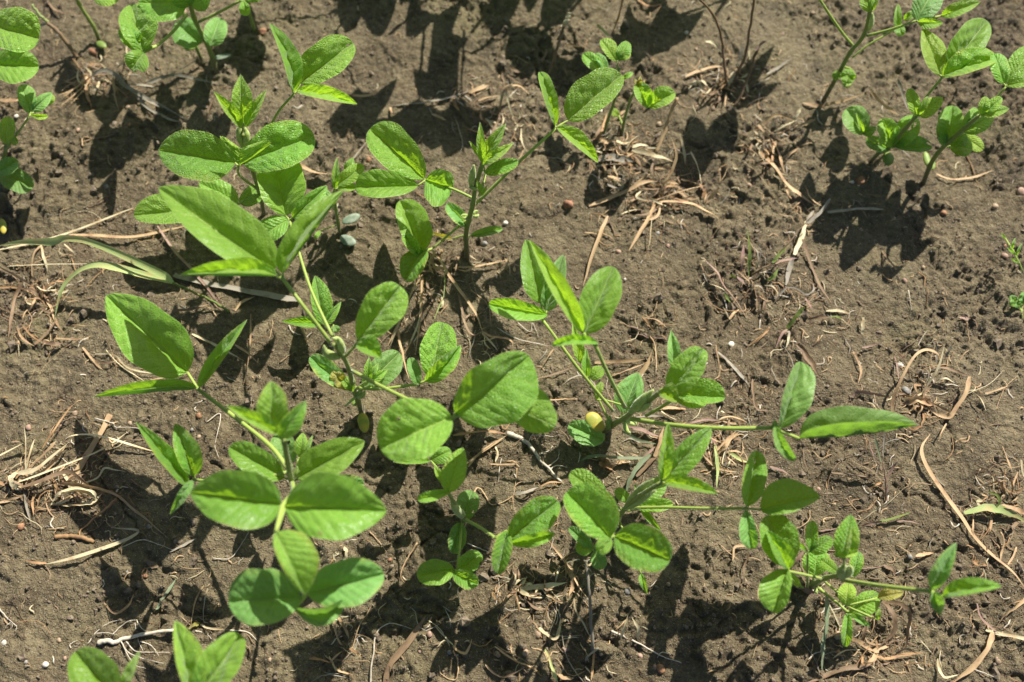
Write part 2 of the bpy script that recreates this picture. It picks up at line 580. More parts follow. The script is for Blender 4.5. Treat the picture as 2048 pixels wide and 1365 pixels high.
def build_ground():
    xs = axis(-0.43, 0.43, 0.00105, 9.0)
    ys = axis(-0.02, 0.56, 0.00105, 9.0)
    X, Y = np.meshgrid(xs, ys)
    Z = soil_height(X.ravel(), Y.ravel())
    V = np.stack([X.ravel(), Y.ravel(), Z], 1).astype(np.float32)
    nx, ny = len(xs), len(ys)
    idx = np.arange(nx * ny, dtype=np.int32).reshape(ny, nx)
    Q = np.stack([idx[:-1, :-1], idx[:-1, 1:], idx[1:, 1:], idx[1:, :-1]], -1).reshape(-1, 4)
    me = bpy.data.meshes.new('ground')
    me.vertices.add(len(V))
    me.vertices.foreach_set('co', V.ravel())
    me.loops.add(Q.size)
    me.loops.foreach_set('vertex_index', Q.ravel())
    me.polygons.add(len(Q))
    me.polygons.foreach_set('loop_start', np.arange(0, Q.size, 4, dtype=np.int32))
    me.polygons.foreach_set('use_smooth', np.ones(len(Q), bool))
    me.update(calc_edges=True)
    me.materials.append(M['soil'])
    o = bpy.data.objects.new('ground', me)
    COL.objects.link(o)
    tag(o, 'brown crusted field soil with small pits and crumbs', 'soil', kind='structure')


# ------------------------------------------------------------------ leaves
SHAPES = {'o': (0.50, 0.72), 'r': (0.50, 0.44), 'b': (0.62, 0.40), 'a': (0.60, 1.0), 'e': (0.55, 0.55), 'n': (0.5, 0.85)}


def leaf_surface(bx, by, bh, tx, ty, th, wl, wr, shape='o', hl=None, hr=None, bend=0.0, arch=3.0, dome=0.07,
                 wave=0.04, quilt=1.0, nu=38, nv=11, notch=0.0, rip=0.0, sw=0.0, holes=()):
    """one leaflet. b = base pixel + height mm, t = tip, wl / wr = half widths seen left and right of the midrib
    (looking from base to tip; negative = that half is folded over the other), hl / hr = rise of the edges in mm"""
    a, b = SHAPES[shape]
    dx, dy = tx - bx, ty - by
    Lp = math.hypot(dx, dy)
    mm = 0.27
    W = 0.30 * Lp

    def auto(w):
        d = math.sqrt(max(W * W - w * w, (0.24 * W) ** 2)) * mm
        return min(d, 15.0)
    hl = auto(wl) if hl is None else hl * 1.65
    hr = auto(wr) if hr is None else hr * 1.65
    ex, ey = dx / Lp, dy / Lp
    px, py = ey, -ex
    s = np.linspace(0, 1, nu)
    t = 0.5 - 0.5 * np.cos(math.pi * s)
    pk = a / (a + b)
    w = (t ** a) * ((1 - t) ** b) / (pk ** a * (1 - pk) ** b)
    w = np.maximum(w, 0.004)
    f1, f2, f3, f4 = RNG.uniform(0, 6.28, 4)
    bow = bend * np.sin(math.pi * t)
    mx = bx + dx * t + px * bow
    my = by + dy * t + py * bow
    mh = bh + (th - bh) * t + arch * np.sin(math.pi * t)
    el = 1 + wave * (np.sin(7 * t + f1) + 0.6 * np.sin(15 * t + f2))
    er = 1 + wave * (np.sin(6.4 * t + f3) + 0.6 * np.sin(16 * t + f4))
    rl = rip * np.sin(13 * t + f2) + 0.35 * wave * 30 * np.sin(9 * t + f3)
    rr = rip * np.sin(12 * t + f4) + 0.35 * wave * 30 * np.sin(8 * t + f1)
    M3 = UA(np.stack([mx, my], 1), mh)
    L3 = UA(np.stack([mx + px * wl * w * el + ex * sw * w, my + py * wl * w * el + ey * sw * w], 1), mh + (hl + rl) * w)
    R3 = UA(np.stack([mx - px * wr * w * er + ex * sw * w, my - py * wr * w * er + ey * sw * w], 1), mh + (hr + rr) * w)
    vs = np.linspace(-1, 1, 2 * nv + 1)
    P = np.empty((nu, 2 * nv + 1, 3))
    for k, v in enumerate(vs):
        E = L3 if v < 0 else R3
        q = abs(v)
        P[:, k] = M3 * (1 - q) + E * q
    if notch:
        m = np.clip((t - 0.8) / 0.2, 0, 1)[:, None, None] * np.exp(-(vs / 0.35) ** 2)[None, :, None]
        P = P - m * notch * (M3[-1] - M3[0])[None, None, :]
    du = np.gradient(P, axis=0)
    dv = np.gradient(P, axis=1)
    N = nrm(np.cross(dv, du))
    N[0], N[-1] = N[1], N[-2]
    wid = np.linalg.norm(L3 - M3, axis=1) * 0.5 + np.linalg.norm(R3 - M3, axis=1) * 0.5
    q = np.abs(vs)
    dm = (4 * q * (1 - q))[None, :] * wid[:, None] * dome
    side = np.where(vs > 0, 0.45, 0.0)
    ph = NV * t[:, None] + 0.5 * perlin(t[:, None] * 3 + f1 * 7, vs[None, :] * 1.5 + f3 * 5, 9) - SL * q[None, :] + side[None, :]
    fr = np.abs(np.sin(math.pi * ph)) ** 0.5
    env = np.clip(q * 5, 0, 1) * np.clip((1 - q) * 3.5, 0, 1)
    ql = fr * env[None, :] * wid[:, None] * 0.036 * quilt
    jit = perlin(t[:, None] * 7 + f1 * 10, vs[None, :] * 3 + f2 * 10 + 0 * t[:, None], 5) * wid[:, None] * 0.075 * quilt
    P = P + N * (dm + ql + jit * env[None, :])[..., None]
    nw = 2 * nv + 1
    fs = []
    for i in range(nu - 1):
        for k in range(nw - 1):
            fs.append((i * nw + k, i * nw + k + 1, (i + 1) * nw + k + 1, (i + 1) * nw + k))
    if holes:                                        # insect holes and bites: (t, v, radius along t)
        def gone(i, k):
            tc_, vc = (t[i] + t[i + 1]) / 2, (vs[k] + vs[k + 1]) / 2
            return any(((tc_ - a_) / r_) ** 2 + ((vc - b_) / (r_ * 2.2)) ** 2 < 1 + 0.35 * math.sin(5 * vc + 9 * tc_) for a_, b_, r_ in holes)
        fs = [f for f in fs if not gone(f[0] // nw, f[0] % nw)]
    uv = np.stack([np.repeat(t, nw), np.tile(vs * 0.5 + 0.5, nu)], 1)
    # margin for hairs
    edge = np.concatenate([P[:, 0], P[:, -1]])
    eout = nrm(np.concatenate([P[:, 0] - P[:, 1], P[:, -1] - P[:, -2]]))
    return P.reshape(-1, 3), fs, uv, edge, eout, P[0, nv], N.reshape(-1, 3)



def add_leaf(name, parent, mat, spec, kw, hair=True, label=None):
    P, fs, uv, edge, eo, base, N = leaf_surface(*spec, **kw)
    g = Geo()
    g.add(P, fs, uv, 0)
    if hair:
        L = np.linalg.norm(P[-1] - P[0])
        n = int(L * 1000 * 4.5)
        i = RNG.integers(0, len(edge), n)
        jitter = np.roll(edge, 1, axis=0)[i] - edge[i]
        ok = np.linalg.norm(jitter, axis=1) < 0.006
        pts = edge[i] + jitter * (RNG.uniform(0, 1, n) * ok)[:, None]
        hv, hf = hairs(pts - eo[i] * 0.0001, nrm(eo[i] + 0.35 * RNG.normal(size=(n, 3))), 0.0009, 0.00004)
        g.add(hv, hf, None, 1)
        n2 = int(L * 1000 * 5)
        k = RNG.integers(0, len(P), n2)
        hv, hf = hairs(P[k], nrm(N[k] + 0.5 * RNG.normal(size=(n2, 3))), 0.0007, 0.00003)
        g.add(hv, hf, None, 1)
    o = g.build(name, [M[mat], M['hair']], parent, base)
    if label:
        o['label'] = label
    return o


# ------------------------------------------------------------------ plants
class Plant:
    def __init__(s, bx, by, label, stem=None, r=1.5, name='soybean_seedling', mat='leaf'):
        b = U(bx, by, 0)
        b[2] = gz(b[0], b[1])
        s.root = empty(name, b)
        tag(s.root, label, 'plant', 'soybean seedlings in the field')
        s.mat = mat
        if stem:
            s.stem(stem, r)

    def stem(s, pts, r=1.5, mat='stem', name='stem', hair=3.0):
        """pts: (x, y, h mm); the first one goes a little into the soil"""
        P = [U(*p) for p in pts]
        P[0] = np.array([P[0][0], P[0][1], min(P[0][2], gz(P[0][0], P[0][1]) - 0.003)]) if pts[0][2] <= 0 else P[0]
        R = np.linspace(r, r * 0.72, len(P)) * 0.001
        V, f, uv, C, rr, ring = tube(P, R, 9, 7 * (len(P) - 1) + 1)
        # knots at the nodes
        for k in range(1, len(P) - 1):
            dd = np.linalg.norm(C - P[k], axis=1)
            i = int(dd.argmin())
            V.reshape(len(C), 9, 3)[i] += ring[i] * 0.00035
        g = Geo()
        g.add(V, f, uv, 0)
        if hair:
            hv, hf = tube_hairs(C, rr, ring, hair * 1.6, 0.0012)
            g.add(hv, hf, None, 1)
        return g.build(name, [M[mat], M['hair']], s.root, P[0])

    def leaf(s, stalk, leaflets, mat=None, r=0.75, hair=2.4, stalkmat='stalk'):
        """stalk: (x, y, h) from the stem outwards; leaflets hang on its end.
        leaflet = (bx, by, tx, ty, wl, wr, shape, {options}); options dt/db: tip/base height over the stalk's end"""
        mat = mat or s.mat
        P = [U(*p) for p in stalk]
        n = stalk[-1]
        V, f, uv, C, rr, ring = tube(P, np.linspace(r, r * 0.8, len(P)) * 0.00118, 7)
        g = Geo()
        g.add(V, f, uv, 0)
        if hair:
            hv, hf = tube_hairs(C, rr, ring, hair * 2.0, 0.0012)
            g.add(hv, hf, None, 1)
        todo = []
        for lf in leaflets:
            bx, by, tx, ty, wl, wr, shape = lf[:7]
            kw = dict(lf[7]) if len(lf) > 7 else {}
            dt, db, m2 = kw.pop('dt', 2.0), kw.pop('db', 0.0), kw.pop('m', mat)
            lab = kw.pop('label', None)
            spec = (bx, by, n[2] + db, tx, ty, n[2] + dt, wl, wr, shape)
            if math.hypot(bx - n[0], by - n[1]) > 3:
                q0, q1 = U(*n), U(bx, by, n[2] + db)
                V, f, uv, C, rr, ring = tube([q0, q1], np.array([r, r * 0.9]) * 0.00085, 6, 4)
                g.add(V, f, uv, 0)
            todo.append((m2, spec, kw, lab))
        st = g.build('leaf_stalk', [M[stalkmat], M['hair']], s.root, P[0])
        for m2, spec, kw, lab in todo:
            add_leaf('leaflet', st, m2, spec, kw, True, lab)
        return st

    def single(s, stalk, lf, mat='dull', r=0.6, name='seed_leaf'):
        """a simple first leaf on a short stalk"""
        return s.leaf(stalk, [lf], mat, r, 1.0)

    def bud(s, a, b, r=2.2, mat='bud', name='bud', n=1, spread=6):
        """hairy bud between two points; n scales side by side"""
        A, B = U(*a), U(*b)
        g = Geo()
        side = nrm(np.cross(B - A, np.array([0.0, 0, 1.0])))
        for k in range(n):
            off = side * (k - (n - 1) / 2) * spread * 0.0003
            e = B + off * 1.5 + RNG.normal(size=3) * 0.0006
            pts = [A + off * 0.3, A * 0.65 + e * 0.35 + off, A * 0.3 + e * 0.7 + off, e]
            V, f, uv, C, rr, ring = tube(pts, np.array([r * 0.55, r, r * 0.8, r * 0.15]) * 0.001, 9, 16)
            g.add(V, f, uv, 0)
            hv, hf = tube_hairs(C, rr, ring, 9, 0.0013)
            g.add(hv, hf, None, 1)
        return g.build(name, [M[mat], M['hair']], s.root, A)

    def cotyledon(s, x, y, h, tx, ty, w, mat='cotyl', dt=0, thick=0.35, label=None, name='cotyledon'):
        """thick oval seed leaf from base x, y to tip tx, ty"""
        A, B = U(x, y, h), U(tx, ty, h + dt)
        o = blob(name, A, B, w * 0.0003, w * 0.0003 * thick, M[mat], s.root)
        if label:
            o['label'] = label
        return o


def blob(name, A, B, w, th, mat, parent=None, nu=16, nv=14, lump=0.06, up=(0, 0, 1.0)):
    """rounded body between two points: half width w, half thickness th"""
    ax = B - A
    n0 = nrm(np.cross(np.cross(ax, np.array(up)), ax))
    sd = nrm(np.cross(ax, n0))
    a = np.linspace(0, 2 * math.pi, nv, endpoint=False)
    V, fs = [], []
    f1, f2 = RNG.uniform(0, 9, 2)
    for i in range(nu):
        t = 0.5 - 0.5 * math.cos(math.pi * i / (nu - 1))
        r = max(0.02, math.sqrt(max(0, 1 - (2 * t - 1) ** 2)))
        for q in a:
            k = 1 + lump * (math.sin(3 * q + f1 + 4 * t) + math.sin(5 * t + f2 + 2 * q))
            V.append(A + ax * t + (sd * math.cos(q) * w + n0 * math.sin(q) * th) * r * k)
    for i in range(nu - 1):
        for j in range(nv):
            k = (j + 1) % nv
            fs.append((i * nv + j, i * nv + k, (i + 1) * nv + k, (i + 1) * nv + j))
    fs.append(tuple(range(nv))[::-1])
    fs.append(tuple((nu - 1) * nv + j for j in range(nv)))
    return mesh_obj(name, V, fs, mat, parent, (A + B) / 2)
# ------------------------------------------------------------------ the seedlings, traced one by one
def D(**k):
    return k


def plants():
    # ---- upper left: the one with the hairy tip and two broad level leaflets
    p = Plant(528, 432, 'soybean seedling with a pointed three-leaf tip over two broad bright leaflets',
              [(528, 432, 0), (524, 405, 14), (518, 382, 30), (506, 343, 52), (492, 300, 74), (485, 268, 88)], 1.6, mat='rug')
    p.leaf([(514, 378, 30), (480, 352, 60), (476, 332, 84)],
           [(470, 326, 318, 300, 49, 52, 'e', D(dt=2, hl=4, hr=7, arch=6)),
            (486, 326, 628, 272, 52, 42, 'r', D(dt=2, hl=6, hr=4, arch=6, quilt=1.5)),
            (479, 331, 482, 298, 46, 56, 'n', D(dt=16, hl=9, hr=11, m='young', arch=0, sw=40, db=8))], r=0.8)
    p.leaf([(505, 335, 54), (550, 235, 76), (588, 188, 84)],
           [(586, 184, 539, 48, 5, 30, 'o', D(hl=13, hr=8, m='leaf', bend=-6)),
            (602, 166, 706, 86, 47, 31, 'r', D(hl=8, hr=3, notch=0.06, holes=((0.98, -0.1, 0.05),))),
            (593, 184, 714, 209, 24, 4, 'o', D(hl=9, hr=13, m='young', dt=6))])
    p.leaf([(518, 388, 22), (496, 397, 26), (473, 411, 25)],
           [(467, 412, 268, 432, 24, 46, 'r', D(hl=5, hr=4)), (476, 406, 398, 366, 18, 26, 'e', D(m='leaf', holes=((0.5, -0.4, 0.05), (0.7, -0.9, 0.1)))),
            (480, 408, 520, 374, 16, 22, 'r', D(dt=-2))])
    p.leaf([(486, 262, 88), (486, 248, 95)],
           [(486, 246, 481, 149, 22, 23, 'a', D(dt=18, m='young', hl=4, hr=4)),
            (482, 256, 427, 183, 7, 17, 'a', D(dt=16, m='young')), (492, 254, 533, 180, 15, 8, 'a', D(dt=16, m='young'))], r=0.6)
    p.bud((488, 296, 78), (484, 250, 92), 2.4, n=2, spread=8)

    # ---- left middle: tall plant whose long stalks cross the picture
    p = Plant(724, 830, 'tall soybean seedling with long bare stalks and a yellow oval seed leaf at its foot',
              [(724, 830, 0), (716, 802, 18), (706, 776, 36), (700, 745, 62), (688, 716, 82), (668, 690, 102)], 1.7)
    p.leaf([(660, 684, 100), (612, 620, 116), (566, 558, 124)],
           [(550, 540, 317, 376, 36, 68, 'o', D(dt=8, hl=8, hr=5, arch=8, m='leaf', bend=4)),
            (553, 553, 360, 551, -6, 36, 'n', D(dt=4, hl=12, hr=12, m='young', arch=6)),
            (566, 549, 690, 380, 46, -8, 'n', D(dt=10, hl=7, hr=16, m='leaf'))], r=1.0)
    p.leaf([(664, 672, 96), (622, 580, 88), (594, 492, 80), (579, 441, 74)],
           [(572, 432, 545, 315, 42, 56, 'b', D(hl=6, hr=6)), (576, 440, 514, 478, 22, 26, 'r', D(dt=-4)),
            (585, 436, 654, 372, 16, 22, 'o', D(dt=2))], r=0.8, hair=4)
    p.leaf([(704, 742, 66), (760, 772, 90), (830, 806, 104), (905, 838, 110)],
           [(903, 835, 760, 897, 52, 70, 'r', D(dt=2, hl=5, hr=7, m='rug', arch=6, holes=((0.62, 0.62, 0.022),))),
            (911, 826, 1057, 711, 46, 90, 'e', D(dt=4, hl=10, hr=-2, m='rug', arch=6, wave=0.06, rip=2)),
            (985, 790, 1110, 854, 50, 32, 'r', D(dt=-4, db=-6, hl=-2, hr=-7, m='rug', wave=0.08, rip=3))], r=1.0)
    p.leaf([(706, 776, 34), (765, 778, 42), (838, 768, 50)],
           [(862, 756, 884, 645, 32, 40, 'r', D(hl=5, hr=5, quilt=1.4, m='rug')),
            (850, 762, 921, 691, 10, 26, 'o', D(m='leaf', dt=10, hl=12, hr=6)),
            (836, 770, 820, 716, 12, 14, 'r', D(dt=-2, m='dull'))], r=0.9, hair=5)
    p.leaf([(690, 714, 84), (714, 688, 104)],
           [(716, 680, 800, 572, 40, 42, 'b', D(dt=14, hl=7, hr=7, m='rug', notch=0.03)),
            (712, 692, 763, 717, 34, 6, 'n', D(dt=6, hl=6, hr=10, m='leaf'))], r=0.8)
    p.single([(706, 780, 32), (692, 770, 34)], (690, 776, 620, 714, 18, 24, 'r', D(hl=4, hr=4, rip=2)))
    p.single([(710, 776, 32), (728, 772, 34)], (728, 776, 799, 706, 28, 30, 'r', D(hl=3, hr=3)))
    p.leaf([(712, 778, 32), (734, 762, 42)],
           [(735, 762, 738, 714, 9, 9, 'a', D(m='young', dt=8)), (738, 762, 757, 726, 8, 8, 'a', D(m='young', dt=6)),
            (738, 765, 777, 738, 9, 9, 'a', D(m='young', dt=3))], r=0.5)
    p.leaf([(706, 782, 30), (700, 776, 38)],
           [(702, 778, 664, 744, 16, 12, 'r', D(m='yleaf', dt=4, rip=3)), (704, 782, 680, 752, 8, 14, 'o', D(m='young', dt=4)),
            (704, 784, 706, 752, 6, 6, 'o', D(m='young', dt=6))], r=0.5)
    p.bud((680, 712, 86), (656, 684, 100), 2.6, n=2, spread=16)
    p.bud((686, 704, 92), (672, 678, 106), 2.4)
    p.bud((714, 792, 26), (690, 812, 24), 0.9)
    p.bud((716, 796, 26), (730, 778, 30), 1.6, n=2)
    p.cotyledon(724, 826, 8, 730, 866, 12, 'cotyl', dt=-2, label='yellow oval seed leaf')
    p.cotyledon(716, 810, 14, 706, 802, 8, 'cotylg')

    # ---- centre: upright seedling
    p = Plant(935, 526, 'upright soybean seedling in the centre of the field with a brown foot and hairy tip',
              [(935, 526, 0), (932, 475, 20), (938, 440, 36), (946, 408, 52), (951, 376, 64), (962, 338, 80), (966, 322, 86)], 1.8, mat='leaf')
    p.leaf([(948, 398, 54), (905, 378, 56), (851, 361, 56)],
           [(848, 358, 740, 258, 35, 46, 'b', D(hl=5, hr=8, notch=0.04, m='rug')),
            (835, 372, 711, 376, 22, 36, 'b', D(hl=5, hr=5, m='leaf', dt=4)),
            (852, 360, 905, 378, 32, 46, 'r', D(hl=7, hr=5, dt=-4, m='leaf'))], hair=4)
    p.leaf([(952, 408, 50), (1030, 332, 72), (1112, 257, 86)],
           [(1110, 252, 1078, 145, 6, 22, 'b', D(hl=12, hr=7, m='leaf')),
            (1136, 240, 1243, 150, 48, 29, 'r', D(hl=8, hr=3, m='rug')),
            (1114, 256, 1196, 326, 26, 4, 'o', D(hl=6, hr=12, m='young', dt=4))], r=0.95)
    p.leaf([(936, 438, 34), (900, 468, 28), (866, 497, 22)],
           [(842, 505, 800, 402, 22, 42, 'r', D(hl=5, hr=7, m='leaf')), (836, 511, 806, 468, 10, 16, 'r', D(hl=7, hr=7, m='rug', dt=6)),
            (852, 500, 812, 562, 22, 26, 'r', D(hl=6, hr=3, m='leaf', bend=-6))])
    p.single([(934, 452, 28), (936, 450, 29)], (936, 452, 894, 408, 15, 14, 'r', D(hl=3, hr=3)))
    p.single([(937, 474, 20), (944, 471, 22)], (943, 471, 1005, 458, 10, 8, 'r', D(hl=4, hr=3)))
    p.leaf([(930, 470, 18), (905, 478, 14)], [(904, 478, 858, 466, 4, 5, 'o', D(m='yleaf', dt=-5))], r=0.5)
    p.leaf([(962, 336, 80), (966, 322, 88)],
           [(963, 324, 960, 245, 9, 10, 'a', D(m='young', dt=16)), (968, 314, 1012, 247, 14, 12, 'a', D(m='young', dt=14)),
            (966, 330, 1028, 286, 13, 9, 'a', D(m='young', dt=10, hr=9)), (970, 346, 1036, 322, 14, 15, 'r', D(m='rug', dt=3)),
            (961, 314, 939, 283, 5, 5, 'a', D(m='young', dt=8))], r=0.6)
    p.leaf([(958, 392, 58), (966, 366, 70), (972, 346, 82)], [(964, 384, 954, 360, 6, 5, 'a', D(m='young')), (962, 392, 975, 370, 4, 4, 'a', D(m='young'))], r=0.6)
    p.bud((942, 372, 66), (949, 328, 82), 2.3)
    p.bud((955, 378, 64), (936, 372, 68), 1.4)
    p.bud((938, 434, 38), (922, 436, 40), 1.2, n=2)
    p.bud((946, 432, 38), (957, 426, 40), 1.2, n=2)

    # ---- right of centre: leaning plant with a yellow seed leaf
    p = Plant(1204, 866, 'leaning soybean seedling with a plump yellow seed leaf and one long level stalk',
              [(1204, 866, 0), (1226, 850, 14), (1250, 836, 30), (1272, 818, 48), (1300, 800, 66), (1326, 780, 82)], 1.9)
    p.leaf([(1250, 815, 44), (1218, 752, 84), (1190, 690, 112)],
           [(1164, 664, 1059, 480, 13, 24, 'n', D(dt=8, hl=11, hr=12, m='young')),
            (1170, 666, 1226, 534, 37, 40, 'e', D(dt=5, hl=5, hr=5, m='leaf')),
            (1196, 688, 1105, 692, 3, 17, 'r', D(dt=2, hl=11, hr=10, m='leaf', bend=-4))], r=1.05)
    p.leaf([(1226, 822, 32), (1160, 742, 60), (1085, 640, 80)],
           [(1082, 606, 1052, 480, 26, 42, 'o', D(dt=3, hl=4, hr=6, m='leaf', db=3)),
            (1094, 630, 978, 607, 22, 18, 'r', D(dt=2, hl=6, hr=6, m='leaf')),
            (1094, 622, 1127, 510, 22, 20, 'o', D(dt=2, m='dull'))], r=0.9)
    p.leaf([(1216, 838, 24), (1186, 776, 36), (1164, 728, 44)],
           [(1160, 726, 1145, 645, 9, 14, 'a', D(m='young', dt=4)), (1174, 756, 1172, 697, 10, 9, 'a', D(m='leaf', dt=2)),
            (1182, 758, 1206, 736, 14, 12, 'r', D(m='rug', dt=-2))], r=0.6)
    p.leaf([(1262, 838, 46), (1350, 851, 70), (1450, 857, 84), (1544, 856, 92)],
           [(1560, 856, 1600, 724, 13, 46, 'b', D(hl=12, hr=4, m='dull', dt=4)),
            (1551, 842, 1590, 922, 10, 14, 'b', D(hl=9, hr=9, m='dull', dt=-4, bend=-8)),
            (1600, 878, 1836, 851, 62, -28, 'n', D(hl=5, hr=14, m='dull', dt=4, db=-2, arch=4, bend=-6))], r=1.15, hair=2)
    p.leaf([(1292, 832, 40), (1330, 810, 56), (1352, 795, 64)],
           [(1354, 790, 1450, 796, 38, 14, 'r', D(hl=5, hr=5, m='rug')), (1352, 798, 1414, 806, 12, 14, 'r', D(m='rug', dt=-6, db=-4)),
            (1350, 742, 1342, 660, 12, 16, 'a', D(m='dull', dt=4, db=2))], r=0.9)
    p.leaf([(1318, 786, 78), (1330, 782, 86)],
           [(1340, 786, 1405, 698, 32, 30, 'r', D(hl=7, hr=9, m='rug', dt=10)), (1318, 788, 1357, 806, 30, 5, 'n', D(hl=5, hr=9, m='young', dt=6)),
            (1376, 752, 1410, 700, 20, 16, 'r', D(m='leaf', dt=-8, db=-10))], r=0.7)
    p.single([(1208, 868, 4), (1208, 878, 5)], (1207, 882, 1137, 850, 24, 22, 'r', D(hl=3, hr=3, dt=1)))
    p.single([(1240, 838, 24), (1246, 824, 27)], (1246, 826, 1277, 746, 30, 27, 'o', D(hl=4, hr=4)))
    p.leaf([(1250, 812, 34), (1210, 800, 36)], [(1192, 800, 1202, 764, 7, 8, 'b', D(m='young', dt=4))], r=0.5)
    p.bud((1262, 824, 50), (1308, 780, 72), 3.2)
    p.bud((1276, 822, 52), (1302, 806, 66), 2.0)
    p.bud((1250, 842, 26), (1268, 856, 24), 1.6, n=3)
    p.bud((1216, 858, 14), (1220, 830, 20), 2.2, mat='cotylg')
    p.cotyledon(1174, 828, 13, 1206, 862, 17, 'cotyl', thick=0.42, dt=-3, label='plump yellow seed leaf')

    # ---- lower middle right
    p = Plant(1228, 1062, 'soybean seedling in the lower middle with two broad puckered leaflets and a hairy bud',
              [(1228, 1062, 0), (1236, 1038, 16), (1250, 1018, 32), (1280, 992, 56), (1320, 967, 80)], 1.6, mat='rug')
    p.leaf([(1252, 1016, 32), (1330, 1015, 46), (1410, 1017, 58), (1490, 1017, 68)],
           [(1494, 1012, 1513, 902, 18, 30, 'r', D(hl=8, hr=4, m='leaf', holes=((0.8, 0.05, 0.02), (0.84, -0.5, 0.015)))),
            (1522, 1020, 1640, 994, 50, 18, 'o', D(hl=6, hr=3, m='leaf')),
            (1492, 1022, 1506, 1098, 15, 21, 'b', D(hl=4, hr=5, m='dull', dt=-3))], r=0.8, hair=4)
    p.leaf([(1240, 1036, 18), (1228, 1060, 60), (1224, 1074, 76)],
           [(1220, 1076, 1133, 984, 31, 62, 'r', D(hl=4, hr=8, m='rug')),
            (1230, 1073, 1340, 1122, 48, 44, 'r', D(hl=8, hr=4, m='rug')),
            (1222, 1078, 1196, 1106, 14, 16, 'r', D(hl=7, hr=7, m='leaf', dt=14))], r=0.8)
    p.leaf([(1322, 966, 80), (1325, 962, 84)],
           [(1323, 960, 1336, 845, 10, 20, 'n', D(m='young', dt=14, hl=7, hr=6)), (1330, 956, 1422, 855, 24, 30, 'o', D(m='rug', dt=12)),
            (1328, 968, 1435, 988, 25, 4, 'o', D(m='young', dt=4, hl=6, hr=11))], r=0.7)
    p.leaf([(1246, 1022, 28), (1230, 1010, 40), (1215, 1000, 50)], [(1212, 1000, 1140, 946, 20, 26, 'r', D(m='rug'))], r=0.6)
    p.leaf([(1252, 1020, 24), (1272, 1008, 26)], [(1274, 1006, 1330, 960, 22, 22, 'r', D(m='leaf')), (1276, 1016, 1346, 1008, 14, 13, 'r', D(m='leaf')),
                                                (1258, 1004, 1232, 978, 12, 12, 'r', D(m='leaf'))], r=0.6)
    p.leaf([(1254, 1022, 24), (1280, 1018, 24)], [(1284, 1018, 1322, 1062, 6, 8, 'n', D(m='leaf')), (1270, 970, 1286, 1018, 4, 4, 'n', D(m='leaf'))], r=0.6)
    p.leaf([(1238, 1040, 14), (1262, 1100, 22), (1282, 1148, 20)], [(1282, 1148, 1294, 1188, 6, 8, 'n', D(m='leaf', dt=-6))], r=0.6)
    p.leaf([(1232, 1050, 10), (1204, 1076, 16), (1186, 1098, 14)], [(1184, 1096, 1138, 1056, 10, 14, 'r', D(m='dull')), (1184, 1102, 1152, 1090, 16, 14, 'r', D(m='leaf')),
                                                                 (1188, 1104, 1206, 1138, 16, 16, 'r', D(m='dull', dt=-4))], r=0.6)
    p.bud((1252, 1016, 34), (1306, 966, 66), 2.2, n=2, spread=9)
    p.bud((1262, 1014, 36), (1310, 980, 60), 1.8)

    # ---- lower middle left
    p = Plant(926, 1056, 'small lower soybean seedling with a low trio of small round leaflets in front',
              [(926, 1056, 0), (927, 1040, 14), (920, 1026, 28), (908, 1006, 48), (898, 988, 62)], 1.4)
    p.leaf([(902, 994, 58), (897, 984, 66)],
           [(897, 984, 926, 896, 27, 22, 'o', D(m='young', dt=10)), (900, 984, 835, 1000, 10, 12, 'b', D(m='leaf', dt=6)),
            (884, 965, 868, 930, 6, 10, 'a', D(m='young', dt=4))], r=0.6)
    p.leaf([(927, 1038, 16), (958, 1054, 40), (990, 1076, 58)],
           [(1019, 1076, 1116, 1002, 34, 34, 'r', D(hl=8, hr=4, m='rug')), (1022, 1086, 1108, 1066, 8, 18, 'r', D(hl=9, hr=5, m='leaf', dt=6, rip=2)),
            (1014, 1062, 996, 1148, 18, 20, 'r', D(hl=4, hr=6, m='leaf', dt=-2))], r=0.9)
    p.leaf([(925, 1042, 12), (920, 1090, 22), (914, 1142, 24)],
           [(908, 1140, 834, 1152, 25, 27, 'r', D(hl=3, hr=3)), (906, 1146, 957, 1168, 16, 20, 'r', D(hl=4, hr=3)),
            (920, 1142, 962, 1108, 22, 18, 'r', D(hl=3, hr=3, holes=((0.75, 0.95, 0.07), (0.9, -0.8, 0.06))))], mat='leaf', r=0.7)
    p.single([(926, 1044, 10), (926, 1038, 14)], (926, 1040, 944, 982, 24, 22, 'r', D(hl=3, hr=3, holes=((0.8, 0.6, 0.04), (0.35, 0.8, 0.03)))))
    p.single([(926, 1046, 10), (922, 1048, 12)], (921, 1046, 908, 1108, 18, 18, 'r', D(hl=3, hr=3)))
    p.leaf([(896, 982, 62), (880, 945, 50), (862, 922, 44)], [(860, 922, 787, 924, 6, 10, 'o', D(m='leaf')), (862, 920, 902, 902, 16, 18, 'r', D(m='leaf'))], r=0.6)
    p.bud((924, 1034, 22), (898, 1004, 52), 2.6)
    p.bud((928, 1030, 24), (912, 1016, 38), 1.8)

    # ---- bottom left: the big one close to the camera
    p = Plant(630, 1062, 'largest soybean seedling, lower left, two big level leaflets meeting over its stem',
              [(630, 1062, 0), (616, 1030, 24), (598, 992, 52), (584, 962, 76), (576, 926, 98), (568, 880, 124)], 1.9)
    p.leaf([(584, 964, 76), (586, 985, 100), (566, 1012, 116), (552, 1064, 124)],
           [(562, 1010, 380, 985, 60, 60, 'o', D(dt=-6, db=-9, hl=5, hr=9, arch=7)),
            (571, 1014, 773, 1022, 70, 62, 'o', D(dt=-6, db=-9, hl=9, hr=5, arch=7)),
            (551, 1066, 610, 1190, 60, 18, 'o', D(dt=-10, hl=1, hr=2, arch=8, m='young'))], r=1.15, mat='leaf')
